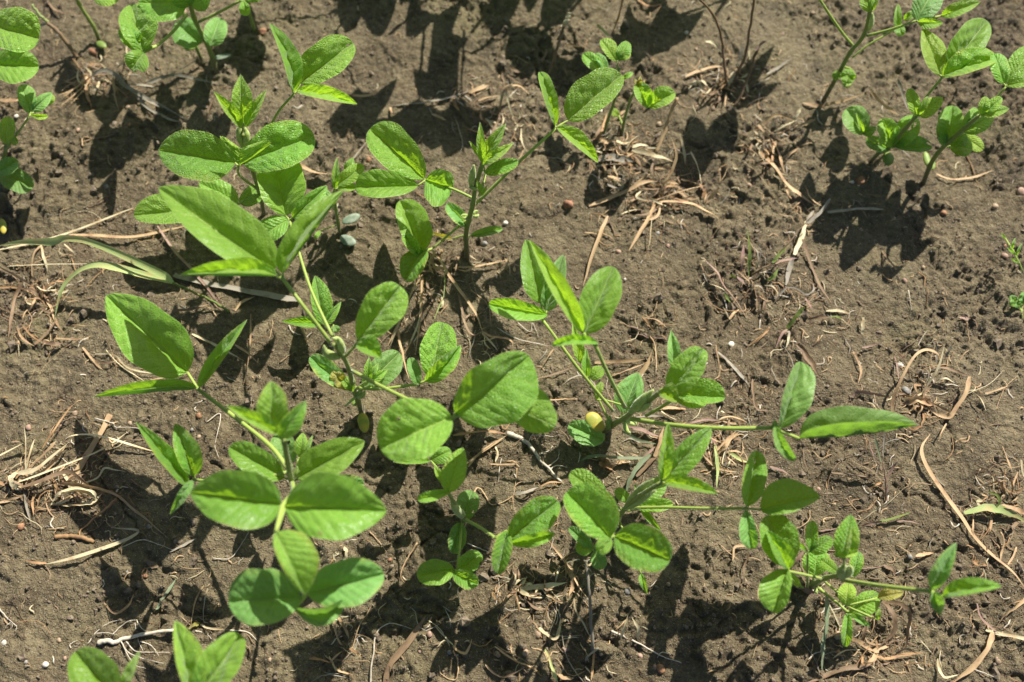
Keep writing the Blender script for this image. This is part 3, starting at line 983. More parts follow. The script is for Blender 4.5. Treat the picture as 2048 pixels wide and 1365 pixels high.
    p.leaf([(574, 936, 84), (540, 892, 80), (470, 835, 70), (396, 779, 60)],
           [(374, 744, 212, 591, 60, 62, 'o', D(hl=4, hr=8, m='leaf', dt=6, arch=6)),
            (393, 778, 187, 795, -8, 26, 'n', D(hl=10, hr=12, m='leaf', arch=6)),
            (398, 775, 494, 640, 20, 8, 'n', D(hl=12, hr=9, m='leaf', dt=12))], r=1.15)
    p.leaf([(578, 944, 78), (480, 965, 74), (388, 960, 66)],
           [(374, 972, 272, 845, 12, 24, 'n', D(hl=9, hr=5, m='leaf', dt=8)), (388, 952, 350, 848, 20, 30, 'o', D(hl=6, hr=7, m='leaf', dt=6)),
            (386, 962, 340, 1030, 9, 11, 'n', D(hl=11, hr=11, m='dull', dt=2))], r=0.9)
    p.leaf([(567, 884, 122), (562, 868, 128)],
           [(545, 856, 543, 763, 30, 33, 'o', D(m='young', dt=10, hl=4, hr=4)), (556, 868, 452, 812, 9, 20, 'n', D(m='young', dt=6, rip=1.5)),
            (558, 874, 612, 802, 15, 24, 'n', D(m='leaf', dt=9))], r=0.8)
    p.leaf([(600, 992, 50), (612, 1100, 78), (612, 1192, 92)],
           [(600, 1196, 457, 1204, 50, 66, 'r', D(hl=5, hr=6, m='dull')), (616, 1188, 768, 1148, 50, 46, 'e', D(hl=7, hr=5, m='dull')),
            (590, 1218, 690, 1200, 8, 28, 'r', D(hl=10, hr=2, m='dull', dt=3, bend=-16))], r=0.9)
    p.leaf([(580, 956, 70), (574, 958, 74)], [(568, 956, 459, 894, 28, 30, 'r', D(m='leaf'))], r=0.7)
    p.leaf([(588, 962, 70), (596, 958, 76)], [(594, 956, 729, 883, 40, 34, 'o', D(m='leaf', hl=6, hr=5)), (640, 975, 728, 968, 22, 12, 'r', D(m='dull', db=-20, dt=-18))], r=0.8)
    p.single([(592, 980, 46), (580, 930, 50)], (582, 928, 556, 866, 26, 24, 'r', D(hl=3, hr=3, holes=((0.6, 0.6, 0.05),))))
    p.leaf([(590, 970, 56), (596, 918, 62)], [(600, 914, 606, 866, 14, 14, 'o', D(m='young', dt=4)), (606, 914, 626, 870, 5, 6, 'a', D(m='young', dt=4))], r=0.6)
    p.bud((580, 958, 76), (590, 930, 84), 1.8, n=2, mat='cotylg')

    # ---- bottom edge, left
    p = Plant(340, 1440, 'soybean seedling cut off by the bottom edge, four leaflets standing up',
              [(340, 1440, 0), (338, 1444, 30), (332, 1440, 60)], 1.6)
    p.leaf([(334, 1440, 50), (290, 1420, 70), (242, 1392, 78)],
           [(232, 1394, 150, 1304, 50, 44, 'r', D(hl=4, hr=6, m='leaf')), (240, 1392, 280, 1302, 14, 8, 'n', D(hl=10, hr=11, m='young', dt=8)),
            (236, 1400, 200, 1470, 30, 30, 'r')], r=0.9)
    p.leaf([(336, 1440, 60), (360, 1430, 80), (388, 1404, 90)],
           [(384, 1396, 350, 1242, 16, 42, 'o', D(hl=8, hr=5, m='young', dt=5)), (394, 1400, 482, 1270, 42, 34, 'r', D(hl=6, hr=8, m='leaf')),
            (392, 1410, 440, 1480, 40, 40, 'o')], r=0.9)

    # ---- bottom right
    p = Plant(1618, 1180, 'lower right soybean seedling with low puckered leaflets and a stalk stretched far right',
              [(1618, 1180, 0), (1632, 1166, 14), (1652, 1156, 28), (1684, 1148, 48), (1688, 1132, 62)], 1.7, mat='rug')
    p.leaf([(1688, 1134, 60), (1688, 1118, 72)],
           [(1685, 1116, 1702, 1030, 24, 26, 'o', D(m='rug', dt=10)), (1694, 1114, 1704, 1054, 4, 20, 'o', D(m='young', dt=16, hl=9)),
            (1668, 1108, 1716, 1104, 4, 10, 'r', D(m='young', dt=6))], r=0.7)
    p.leaf([(1644, 1158, 26), (1610, 1150, 44), (1577, 1143, 60)],
           [(1572, 1132, 1537, 1030, 32, 44, 'r', D(m='rug', hl=5, hr=6)), (1576, 1140, 1534, 1062, 10, 28, 'n', D(m='leaf', dt=12, hl=9, hr=6)),
            (1574, 1140, 1549, 1226, 20, 43, 'r', D(m='leaf', hl=6, hr=3))], r=0.8)
    p.leaf([(1684, 1160, 46), (1762, 1172, 72), (1852, 1182, 92)],
           [(1864, 1178, 1912, 1086, 20, 18, 'n', D(m='dull', dt=12, hl=8, hr=5)), (1886, 1194, 2003, 1174, 30, 4, 'o', D(m='leaf', hl=6, hr=12)),
            (1868, 1184, 1881, 1231, 15, 13, 'n', D(m='dull', dt=-4, hl=8))], r=1.05)
    p.leaf([(1636, 1176, 14), (1664, 1198, 20), (1693, 1222, 24)],
           [(1696, 1226, 1691, 1294, 12, 11, 'r', D(m='leaf', dt=-4)), (1700, 1226, 1757, 1188, 20, 26, 'r', D(m='rug')),
            (1702, 1230, 1740, 1252, 6, 6, 'r', D(m='dull', dt=-3))], r=0.75)
    p.leaf([(1650, 1164, 22), (1680, 1190, 28), (1692, 1212, 30)],
           [(1692, 1212, 1696, 1166, 18, 18, 'r', D(m='young')), (1756, 1196, 1806, 1186, 18, 9, 'r', D(m='yleaf', dt=4)),
            (1755, 1240, 1760, 1216, 6, 5, 'n', D(m='young'))], r=0.6)
    p.leaf([(1616, 1176, 6), (1615, 1140, 30), (1615, 1106, 46)],
           [(1622, 1102, 1624, 1042, 13, 14, 'r', D(m='rug')), (1620, 1104, 1664, 1076, 14, 18, 'r', D(m='rug')), (1614, 1102, 1588, 1082, 5, 5, 'n', D(m='leaf'))], r=0.6)
    p.single([(1622, 1172, 8), (1628, 1154, 16)], (1630, 1152, 1634, 1098, 28, 28, 'r', D(m='rug')))
    p.leaf([(1668, 1152, 38), (1672, 1144, 40)], [(1674, 1144, 1642, 1120, 12, 13, 'r', D(m='young')), (1706, 1154, 1718, 1104, 14, 14, 'r', D(m='rug', db=-6, dt=-6))], r=0.6)
    p.single([(1610, 1178, 4), (1600, 1172, 8)], (1600, 1174, 1576, 1142, 8, 7, 'o', D(m='young')))
    p.bud((1684, 1154, 50), (1694, 1132, 64), 2.8, n=2)
    p.bud((1634, 1176, 14), (1640, 1188, 14), 1.2, n=2)

    # ---- top right, three plants
    p = Plant(1644, 206, 'thin-stemmed soybean seedling at the top right with forked stalks and shrivelled seed leaves',
              [(1644, 206, 0), (1676, 150, 22), (1700, 106, 40), (1728, 70, 56), (1740, 20, 76), (1748, -30, 92)], 1.6)
    p.leaf([(1706, 92, 44), (1680, 60, 56), (1640, 0, 78), (1620, -40, 90)],
           [(1618, -44, 1560, -120, 36, 36, 'o'), (1622, -44, 1660, -140, 36, 36, 'o'), (1612, -40, 1530, -40, 34, 34, 'o')], r=0.9)
    p.leaf([(1734, 72, 56), (1780, 60, 66), (1832, 42, 76)],
           [(1833, 42, 1872, -30, 26, 30, 'r', D(m='dull')), (1836, 44, 1886, 46, 8, 14, 'o', D(m='young')), (1884, 32, 1960, 4, 16, 12, 'o', D(m='young'))], r=0.9)
    p.leaf([(1704, 116, 36), (1740, 88, 44), (1790, 60, 50)],
           [(1792, 58, 1796, 8, 6, 10, 'o', D(m='leaf')), (1796, 46, 1804, 72, 10, 12, 'r', D(m='leaf')), (1808, 40, 1836, 20, 8, 8, 'o', D(m='leaf'))], r=0.6)
    p.leaf([(1742, 20, 76), (1738, 14, 80)], [(1738, 24, 1732, -22, 16, 14, 'o', D(m='young')), (1744, 22, 1756, -24, 6, 7, 'o', D(m='young'))], r=0.6)
    p.single([(1684, 140, 24), (1676, 144, 24)], (1680, 142, 1668, 160, 8, 9, 'r', D(m='rug', rip=2)))
    p.single([(1688, 134, 26), (1702, 138, 24)], (1698, 136, 1694, 168, 15, 14, 'r', D(m='rug', rip=3)))
    p.bud((1738, 60, 60), (1746, 26, 74), 2.4)
    p.cotyledon(1684, 168, 16, 1704, 168, 10, 'cotylg')

    p = Plant(1742, 322, 'low soybean seedling at the right with a chewed see-through hole in one leaflet',
              [(1742, 322, 0), (1760, 304, 10), (1786, 290, 24), (1806, 262, 44), (1832, 234, 62)], 1.5, mat='dull')
    p.leaf([(1768, 302, 14), (1752, 284, 24), (1734, 270, 32)],
           [(1730, 268, 1692, 218, 22, 30, 'r', D(hl=4, hr=4)), (1728, 270, 1712, 226, 4, 6, 'n', D(m='young', dt=8)), (1728, 270, 1752, 254, 8, 10, 'o', D(m='young'))], r=0.6)
    p.leaf([(1780, 294, 18), (1786, 296, 26)],
           [(1786, 294, 1764, 238, 18, 24, 'r', D(hl=3, hr=6, m='leaf')), (1790, 292, 1832, 234, 22, 24, 'r', D(m='rug', hl=6, hr=6, rip=2, holes=((0.62, 0.1, 0.09), (0.8, 0.5, 0.06)))),
            (1792, 294, 1864, 296, 22, 9, 'r', D(m='dull', hl=4, rip=2, holes=((0.9, -0.6, 0.08),)))], r=0.6)
    p.single([(1772, 300, 12), (1778, 296, 16)], (1780, 300, 1732, 280, 14, 16, 'r', D(hl=3, hr=3)))
    p.leaf([(1814, 256, 48), (1833, 234, 62)],
           [(1834, 232, 1818, 178, 12, 14, 'r', D(m='young', dt=6)), (1838, 232, 1886, 196, 18, 16, 'o', D(m='young', dt=6)), (1836, 230, 1856, 194, 7, 8, 'r', D(m='young', dt=10))], r=0.7)
    p.leaf([(1812, 260, 44), (1852, 196, 62), (1884, 156, 74)],
           [(1880, 150, 1845, 58, 18, 30, 'o', D(m='young', hl=8)), (1900, 136, 1974, 42, 34, 30, 'r', D(m='leaf', hl=7, hr=4)),
            (1886, 154, 1996, 120, 40, 8, 'r', D(m='young', hl=6, hr=12))], r=0.8)
    p.cotyledon(1776, 304, 10, 1776, 332, 13, 'cotylg', thick=0.5)

    p = Plant(1850, 366, 'leaning soybean seedling with brown foot, right of the chewed one',
              [(1850, 366, 0), (1860, 332, 14), (1876, 306, 28), (1898, 284, 42), (1930, 256, 58), (1958, 232, 72)], 1.7, mat='leaf')
    p.leaf([(1886, 296, 34), (1896, 288, 40)],
           [(1896, 288, 1906, 212, 26, 26, 'r', D(hl=4, hr=6)), (1888, 292, 1876, 246, 9, 13, 'o', D(m='dull')), (1900, 290, 1932, 268, 12, 18, 'r', D(m='rug'))], r=0.6)
    p.leaf([(1910, 276, 48), (1928, 264, 52)], [(1928, 264, 1986, 232, 22, 18, 'r', D(m='leaf')), (1926, 258, 1952, 216, 10, 14, 'r', D(m='leaf')),], r=0.6)
    p.leaf([(1892, 296, 32), (1898, 294, 34)], [(1900, 290, 1944, 300, 22, 18, 'r', D(m='leaf')), (1926, 272, 1966, 300, 16, 14, 'r', D(m='young', db=-3, dt=-4))], r=0.6)
    p.leaf([(1954, 236, 70), (1962, 228, 76)],
           [(1962, 230, 1972, 194, 10, 13, 'r', D(m='young', dt=8)), (1964, 230, 2018, 218, 15, 10, 'o', D(m='young', dt=4)), (1966, 230, 2004, 196, 14, 10, 'r', D(m='young', dt=8))], r=0.6)
    p.leaf([(1936, 252, 60), (1984, 204, 72), (2012, 174, 80)],
           [(2008, 168, 1988, 108, 16, 22, 'r', D(m='leaf')), (2018, 160, 2064, 98, 26, 26, 'r', D(m='rug')), (2014, 172, 2078, 160, 24, 8, 'r', D(m='young'))], r=0.7)
    p.cotyledon(1858, 334, 14, 1850, 304, 8, 'cotylg', thick=0.5)
    p.cotyledon(1862, 340, 12, 1866, 322, 8, 'cotylg', thick=0.5)

    # ---- two tiny ones at the top middle
    p = Plant(1204, 282, 'tiny blurred soybean seedling half hidden behind the big upright leaflet at the top',
              [(1204, 282, 0), (1216, 240, 14), (1232, 190, 32), (1238, 136, 52)], 1.2)
    p.leaf([(1236, 140, 50), (1234, 124, 56)],
           [(1232, 122, 1202, 80, 10, 20, 'r', D(m='young')), (1235, 120, 1256, 84, 12, 16, 'r', D(m='leaf')), (1240, 118, 1260, 104, 8, 10, 'r', D(m='young'))], r=0.5)
    p.leaf([(1230, 196, 30), (1212, 150, 42)], [(1210, 146, 1166, 108, 14, 16, 'r', D(m='leaf')), (1214, 140, 1190, 108, 8, 12, 'r', D(m='dull'))], r=0.5)
    p.leaf([(1232, 192, 30), (1246, 160, 40)], [(1245, 158, 1266, 146, 6, 5, 'r', D(m='leaf'))], r=0.5)
    p = Plant(1242, 278, 'tiny soybean seedling with thin dark stem and two cupped leaflets',
              [(1242, 278, 0), (1250, 236, 14), (1262, 198, 30), (1274, 176, 44)], 1.2)
    p.leaf([(1268, 186, 38), (1294, 216, 44)],
           [(1296, 214, 1274, 166, 14, 20, 'r', D(m='leaf', hl=6, hr=8)), (1297, 214, 1350, 186, 26, 14, 'r', D(m='young', hl=8, hr=6))], r=0.5)
    p.leaf([(1274, 176, 44), (1279, 170, 48)], [(1276, 172, 1270, 158, 4, 4, 'a', D(m='yleaf', dt=4)), (1279, 170, 1281, 152, 4, 4, 'a', D(m='yleaf', dt=6)), (1283, 172, 1290, 160, 3, 3, 'a', D(m='yleaf', dt=4))], r=0.5)
    p.single([(1246, 252, 8), (1236, 228, 8)], (1238, 232, 1222, 220, 8, 8, 'r', D(m='young')))

    # ---- top left group
    p = Plant(436, 154, 'shaded top left soybean seedling with drooping dark leaves',
              [(436, 154, 0), (424, 112, 16), (406, 72, 32), (388, 36, 50), (378, -10, 72), (376, -50, 90)], 1.9, mat='leaf')
    p.leaf([(374, 30, 50), (344, 66, 58), (314, 92, 60)],
           [(286, 104, 262, 10, 32, 42, 'b', D(m='rug', hl=6, hr=5)), (276, 100, 240, 56, 14, 26, 'r', D(m='rug', dt=8, rip=2, holes=((0.75, 1.0, 0.09), (0.95, -0.5, 0.06)))),
            (288, 106, 262, 140, 24, 26, 'r', D(m='leaf', hl=6, hr=4, holes=((0.85, -0.9, 0.08),)))], r=1.0)
    p.leaf([(398, 44, 44), (440, 24, 58), (480, 2, 70)], [(486, 2, 494, 32, 10, 12, 'r', D(m='leaf', dt=-8)), (486, -4, 540, -50, 28, 28, 'o'), (482, -6, 470, -70, 28, 28, 'o')], r=0.9)
    p.single([(414, 84, 28), (404, 84, 28)], (400, 88, 352, 46, 30, 28, 'r', D(hl=3, hr=3, m='dull')))
    p.single([(410, 76, 30), (416, 80, 30)], (420, 92, 440, 36, 22, 24, 'r', D(hl=3, hr=3, m='dull', dt=-3)))
    p.leaf([(382, 10, 62), (370, 8, 66)], [(372, 10, 276, 6, 36, 30, 'o', D(m='leaf')), (378, 14, 356, -30, 26, 26, 'o', D(m='young')), (384, 12, 420, -6, 22, 20, 'o', D(m='leaf'))], r=0.7)
    p.leaf([(378, -20, 76), (380, -26, 80)], [(380, -26, 330, -100, 44, 44, 'o'), (382, -26, 440, -110, 44, 44, 'o')], r=0.7)
    p.cotyledon(366, 96, 14, 392, 94, 9, 'cotylg', thick=0.5, label='pale yellow-green seed leaf')
    p.cotyledon(424, 118, 12, 462, 110, 7, 'cotylgrey', thick=0.3)
    p = Plant(406, 126, 'thin brown soybean stem beside the shaded top left seedling, leafless in view',
              [(406, 126, 0), (394, 98, 12), (372, 40, 32), (348, -20, 54), (340, -60, 70)], 1.4)
    p.leaf([(346, -24, 54), (310, -40, 66)], [(306, -42, 240, -60, 30, 34, 'o'), (310, -46, 300, -120, 30, 34, 'o')], r=0.7)
    p = Plant(200, 86, 'thin dark soybean stem at the top edge above a pale seed leaf',
              [(200, 86, 0), (186, 52, 14), (158, 8, 32), (140, -40, 52)], 1.6)
    p.leaf([(150, -16, 42), (186, -2, 52)], [(188, -2, 238, 0, 22, 14, 'o', D(m='young')), (184, -6, 180, -80, 30, 30, 'o')], r=0.7)
    p.cotyledon(194, 84, 6, 212, 96, 9, 'cotylg', thick=0.45)
    p = Plant(512, 70, 'dark thin soybean stem at the top edge over a red clod',
              [(512, 70, 0), (506, 50, 8), (496, 14, 22), (488, -30, 42)], 1.3)
    p.leaf([(490, -20, 38), (520, -60, 56)], [(520, -62, 500, -140, 34, 34, 'o'), (524, -62, 590, -120, 34, 34, 'o')], r=0.7)
    p = Plant(-70, 150, 'soybean seedling at the left edge with two large lit leaflets reaching into the picture',
              [(-70, 150, 0), (-72, 120, 24), (-76, 90, 50), (-80, 60, 72)], 1.8)
    p.leaf([(-72, 110, 30), (-50, 90, 60), (-26, 70, 74)],
           [(-22, 50, 78, 78, 52, 40, 'r', D(m='rug', hl=6, hr=5)), (-24, 130, 78, 134, 36, 34, 'e', D(m='leaf', hl=5, hr=5)), (-30, 84, -80, 180, 36, 36, 'o')], r=0.9)
    p = Plant(6, 384, 'soybean seedling on the left edge with a small folded trio on a bright stalk',
              [(6, 384, 0), (6, 352, 12), (8, 318, 26), (12, 296, 36), (12, 268, 48)], 1.6, mat='dull')
    p.leaf([(12, 300, 36), (32, 272, 46), (58, 234, 58)],
           [(60, 226, 42, 170, 14, 22, 'r', D(m='dull')), (64, 222, 104, 186, 14, 14, 'o', D(m='dull')), (62, 230, 96, 232, 3, 9, 'r', D(m='young'))], r=0.7)
    p.leaf([(14, 290, 40), (20, 282, 44)], [(12, 288, 16, 234, 17, 17, 'r', D(m='young', dt=6)), (22, 284, 36, 282, 8, 8, 'r', D(m='young'))], r=0.6)
    p.single([(8, 318, 26), (2, 322, 28)], (-6, 346, 36, 322, 18, 16, 'r', D(hl=3, hr=3)))
    p.single([(8, 330, 20), (4, 340, 20)], (-4, 338, 66, 376, 22, 26, 'r', D(hl=3, hr=3)))
    p.leaf([(60, 230, 50), (96, 206, 40)], [(96, 210, 106, 190, 6, 8, 'r', D(m='young'))], r=0.5)
    p.cotyledon(2, 438, 8, 8, 468, 9, 'cotyl', thick=0.5, label='deep yellow fallen-looking seed leaf')

    # ---- small ones between the big plants
    p = Plant(682, 478, 'small young soybean seedling with grey-green seed leaves, left of the squared bright leaflets',
              [(682, 478, 0), (676, 446, 12), (672, 418, 24), (668, 388, 38), (670, 378, 44)], 1.2)
    p.leaf([(669, 386, 40), (672, 378, 44)],
           [(670, 378, 674, 315, 8, 7, 'n', D(m='leaf', dt=8)), (674, 372, 728, 332, 18, 14, 'r', D(m='young', dt=4)), (676, 378, 712, 376, 12, 6, 'r', D(m='young'))], r=0.5)
    p.leaf([(672, 380, 42), (690, 350, 40)], [(692, 344, 706, 316, 9, 10, 'o', D(m='leaf'))], r=0.5)
    p.single([(674, 428, 20), (660, 404, 20)], (664, 404, 644, 380, 9, 9, 'r'))
    p.cotyledon(684, 446, 10, 720, 430, 11, 'cotylgrey', thick=0.35, label='grey-green seed leaf, upper')
    p.cotyledon(680, 474, 6, 712, 488, 12, 'cotylgrey', thick=0.35, label='grey-green seed leaf, lower')
    p.leaf([(676, 450, 10), (640, 462, 8)], [(640, 462, 630, 478, 5, 5, 'r', D(m='leaf'))], r=0.4)
    p = Plant(668, 672, 'small puckered three-leaf soybean seedling under the crossing stalks',
              [(668, 672, 0), (660, 662, 8), (650, 652, 18)], 1.1, mat='rug')
    p.leaf([(654, 656, 14), (646, 648, 22)],
           [(646, 648, 630, 552, 16, 26, 'o', D(dt=4)), (648, 650, 682, 604, 7, 11, 'n', D(m='leaf')), (642, 648, 563, 643, 9, 12, 'a', D(m='leaf'))], r=0.5)
    p.single([(660, 662, 8), (668, 650, 10)], (668, 652, 676, 664, 8, 8, 'r'))


def spare_plant(x, y, ang, sc, label, top=110):
    """a whole seedling standing outside the frame; x, y = foot in ground metres"""
    def px(dx, dy, h):
        q = np.array([x + dx, y + dy, h * 0.001]) - CAM
        z = q @ FW
        return (CX + F * (q @ RT) / z, CY - F * (q @ UP) / z)
    f = px(0, 0, 0)
    st = []
    for h in (0, top * 0.35, top * 0.7, top):
        a = px(0.0001 * h * math.cos(ang), 0.0001 * h * math.sin(ang), h)
        st.append((a[0], a[1], h))
    p = Plant(f[0], f[1], label, st, 1.7)
    for k, (hh, r) in enumerate(((0.52, 0.050), (0.70, 0.058), (0.92, 0.042))):
        a = ang + 2.25 * k
        r *= sc * 1.05
        h0, h1 = top * hh, top * (hh + 0.16)
        q0, q1 = px(0, 0, h0), px(r * math.cos(a), r * math.sin(a), h1)
        lf = []
        for da in (-1.35, 0, 1.35):
            b = (r + 0.004) * np.array([math.cos(a), math.sin(a)])
            e = b + 0.034 * sc * np.array([math.cos(a + da), math.sin(a + da)])
            b2, e2 = px(b[0], b[1], h1), px(e[0], e[1], h1)
            w = 0.31 * math.hypot(e2[0] - b2[0], e2[1] - b2[1])
            lf.append((b2[0], b2[1], e2[0], e2[1], w, w, 'o', D(hl=5, hr=5)))
        p.leaf([(*q0, h0), (*q1, h1)], lf, r=0.9)
    return p


def outer_plants():
    for x, y, a, sc, top, lab in ((-0.078, 0.552, 0.9, 0.95, 104, 'soybean seedling beyond the top edge, leftmost of six there'),
                                  (-0.026, 0.546, 2.6, 0.90, 104, 'soybean seedling beyond the top edge, second from left of six there'),
                                  (0.018, 0.556, 0.4, 0.95, 108, 'soybean seedling beyond the top edge, third from left of six there'),
                                  (0.060, 0.552, 5.2, 0.90, 100, 'soybean seedling beyond the top edge, third from right of six there'),
                                  (0.100, 0.575, 4.0, 0.95, 110, 'soybean seedling beyond the top edge, second from right of six there'),
                                  (0.195, 0.555, 1.1, 0.80, 95, 'soybean seedling beyond the top edge, rightmost of six there')):
        spare_plant(x, y, a, sc, lab, top)
# ------------------------------------------------------------------ straw, roots, grass, pebbles
TRACK = []        # where straw lies: fine chaff gathers there


def G(x, y, h=1.5):
    """point h mm over the soil under pixel x, y"""
    q = U(x, y, 0)
    for _ in range(2):
        z = gz(q[0], q[1]) * 1000
        q = U(x, y, z + h)
    return q


def blade_geo(g, pts, w, tw=0.5, ends=(0.5, 0.08), crease=0.18, mi=0, h=None):
    """flat dry blade; w = width in pixels"""
    hh = RNG.uniform(1.0, 3.2) if h is None else h
    P = []
    for i, p in enumerate(pts):
        if len(p) > 2:
            P.append(G(p[0], p[1], p[2]))
        else:
            P.append(G(p[0], p[1], hh * (0.45 + RNG.uniform(0, 1.0)) + (1.2 if 0 < i < len(pts) - 1 else 0)))
    n = max(8, 7 * (len(P) - 1) + 1)
    C = catmull(P, n)
    # stay on top of the soil
    zz = soil_height(C[:, 0].copy(), C[:, 1].copy())
    C[:, 2] = np.maximum(C[:, 2], zz + 0.0005)
    t = np.linspace(0, 1, n)
    C = C + np.stack([perlin(t * 5 + RNG.uniform(0, 99), t * 0, 3), perlin(t * 5 + RNG.uniform(0, 99), t * 0, 4), 0 * t], 1) * w * 0.00004
    TRACK.append(C[::3, :2])
    W = w * 0.00022 * 0.5 * np.minimum(1, np.minimum(ends[0] + t / 0.18, ends[1] + (1 - t) / 0.3))
    W = W * (1 + 0.14 * np.sin(t * 9 + RNG.uniform(0, 6)))
    T = nrm(np.gradient(C, axis=0))
    S = nrm(np.cross(T, np.array([0, 0, 1.0])) + 1e-6)
    Nn = np.cross(S, T)
    a = RNG.normal() * 0.35 + tw * np.sin(t * RNG.uniform(1.5, 4.5) + RNG.uniform(0, 6))
    S2 = S * np.cos(a)[:, None] + Nn * np.sin(a)[:, None]
    N2 = np.cross(S2, T)
    cr = crease * RNG.uniform(0.5, 1.5)
    rows = []
    for s, d in ((-1, 0.0), (-0.5, -0.7), (0, -1.0), (0.5, -0.7), (1, 0.0)):
        rows.append(C + S2 * (W * s)[:, None] + N2 * (W * d * cr)[:, None])
    V = np.stack(rows, 1).reshape(-1, 3)
    fs = [(i * 5 + k, i * 5 + k + 1, (i + 1) * 5 + k + 1, (i + 1) * 5 + k) for i in range(n - 1) for k in range(4)]
    uv = np.array([(i / (n - 1) * 3, k / 4) for i in range(n) for k in range(5)])
    g.add(V, fs, uv, mi)
    return C


def rod_geo(g, pts, w, end=0.35, mi=0, h=None):
    """round root or stalk; w = thickness in pixels"""
    hh = RNG.uniform(0.8, 2.0) if h is None else h
    P = [G(p[0], p[1], p[2] if len(p) > 2 else hh * RNG.uniform(0.5, 1.3)) for p in pts]
    n = max(8, 7 * (len(P) - 1) + 1)
    C = catmull(P, n)
    t = np.linspace(0, 1, n)
    k = RNG.uniform(0, 99)
    C = C + np.stack([perlin(t * 8 + k, t * 0, 3), perlin(t * 8 + k, t * 0 + 9, 4), 0.3 * perlin(t * 8 + k, t * 0 + 5, 6)], 1) * min(w, 6) * 0.00012
    R = w * 0.00015 * np.linspace(1, end, n) * (1 + 0.2 * perlin(t * 12 + k, t * 0, 8))
    V, f, uv, _, _, _ = tube(C, R, 6, n)
    g.add(V, f, uv, mi)
    return C


def straw(name, label, cat, mat, w, pts, group=None, **k):
    g = Geo()
    blade_geo(g, pts, w, **k)
    return tag(g.build(name, M[mat], None, g.v[0][2]), label, cat, group)


def root(name, label, cat, mat, w, pts, group=None, **k):
    g = Geo()
    rod_geo(g, pts, w, **k)
    return tag(g.build(name, M[mat], None, g.v[0][0]), label, cat, group)


def tuft(name, label, cat, base, parts, group=None):
    """one tuft: parts = (part name, material, width, points[, options])"""
    r = empty(name, G(base[0], base[1], 0))
    tag(r, label, cat, group)
    if group == 'dry grass tufts' and len(parts) >= 7:      # thin broken blades round the heart of the tuft
        parts = list(parts)
        for k in range(14):
            an, le = RNG.uniform(0, 6.28), RNG.uniform(18, 62)
            x0, y0 = base[0] + RNG.normal() * 22, base[1] + RNG.normal() * 16
            cx_, cy_ = math.cos(an) * le, math.sin(an) * le * 0.85
            b_ = RNG.normal() * 9
            parts.append(('blade', ['tan', 'brown', 'brown', 'rust', 'pale'][int(RNG.integers(0, 5))], RNG.uniform(4, 8.5),
                          [(x0, y0, 1.0), (x0 + cx_ * 0.5 - cy_ / le * b_, y0 + cy_ * 0.5 + cx_ / le * b_, RNG.uniform(2, 7)), (x0 + cx_, y0 + cy_, RNG.uniform(0.6, 4))]))
    for q in parts:
        pn, mat, w, pts = q[:4]
        k = dict(q[4]) if len(q) > 4 else {}
        lab = k.pop('label', None)
        g = Geo()
        (rod_geo if k.pop('rod', False) else blade_geo)(g, pts, w, **k)
        o = g.build(pn, M[mat], r, g.v[0][0])
        if lab:
            o['label'] = lab
    return r


def Z(o, s, pts):
    """points read off an enlarged crop: origin o, scale s"""
    return [(o[0] + p[0] * s, o[1] + p[1] * s, *p[2:]) for p in pts]


def pebble(x, y, d, mat, label, lift=0.1, name='pebble', cat='pebble', flat=0.78, lump=0.11, group='small pebbles and pellets on the soil'):
    r = d * 0.00026 * 0.5
    c = G(x, y, 0)
    c[2] += r * lift
    a = RNG.uniform(0, 6.28)
    ax = np.array([math.cos(a), math.sin(a), RNG.normal() * 0.15]) * r * RNG.uniform(1.0, 1.2)
    o = blob(name, c - ax, c + ax, r, r * flat, M[mat], None, 11, 12, lump)
    return tag(o, label, cat, group)


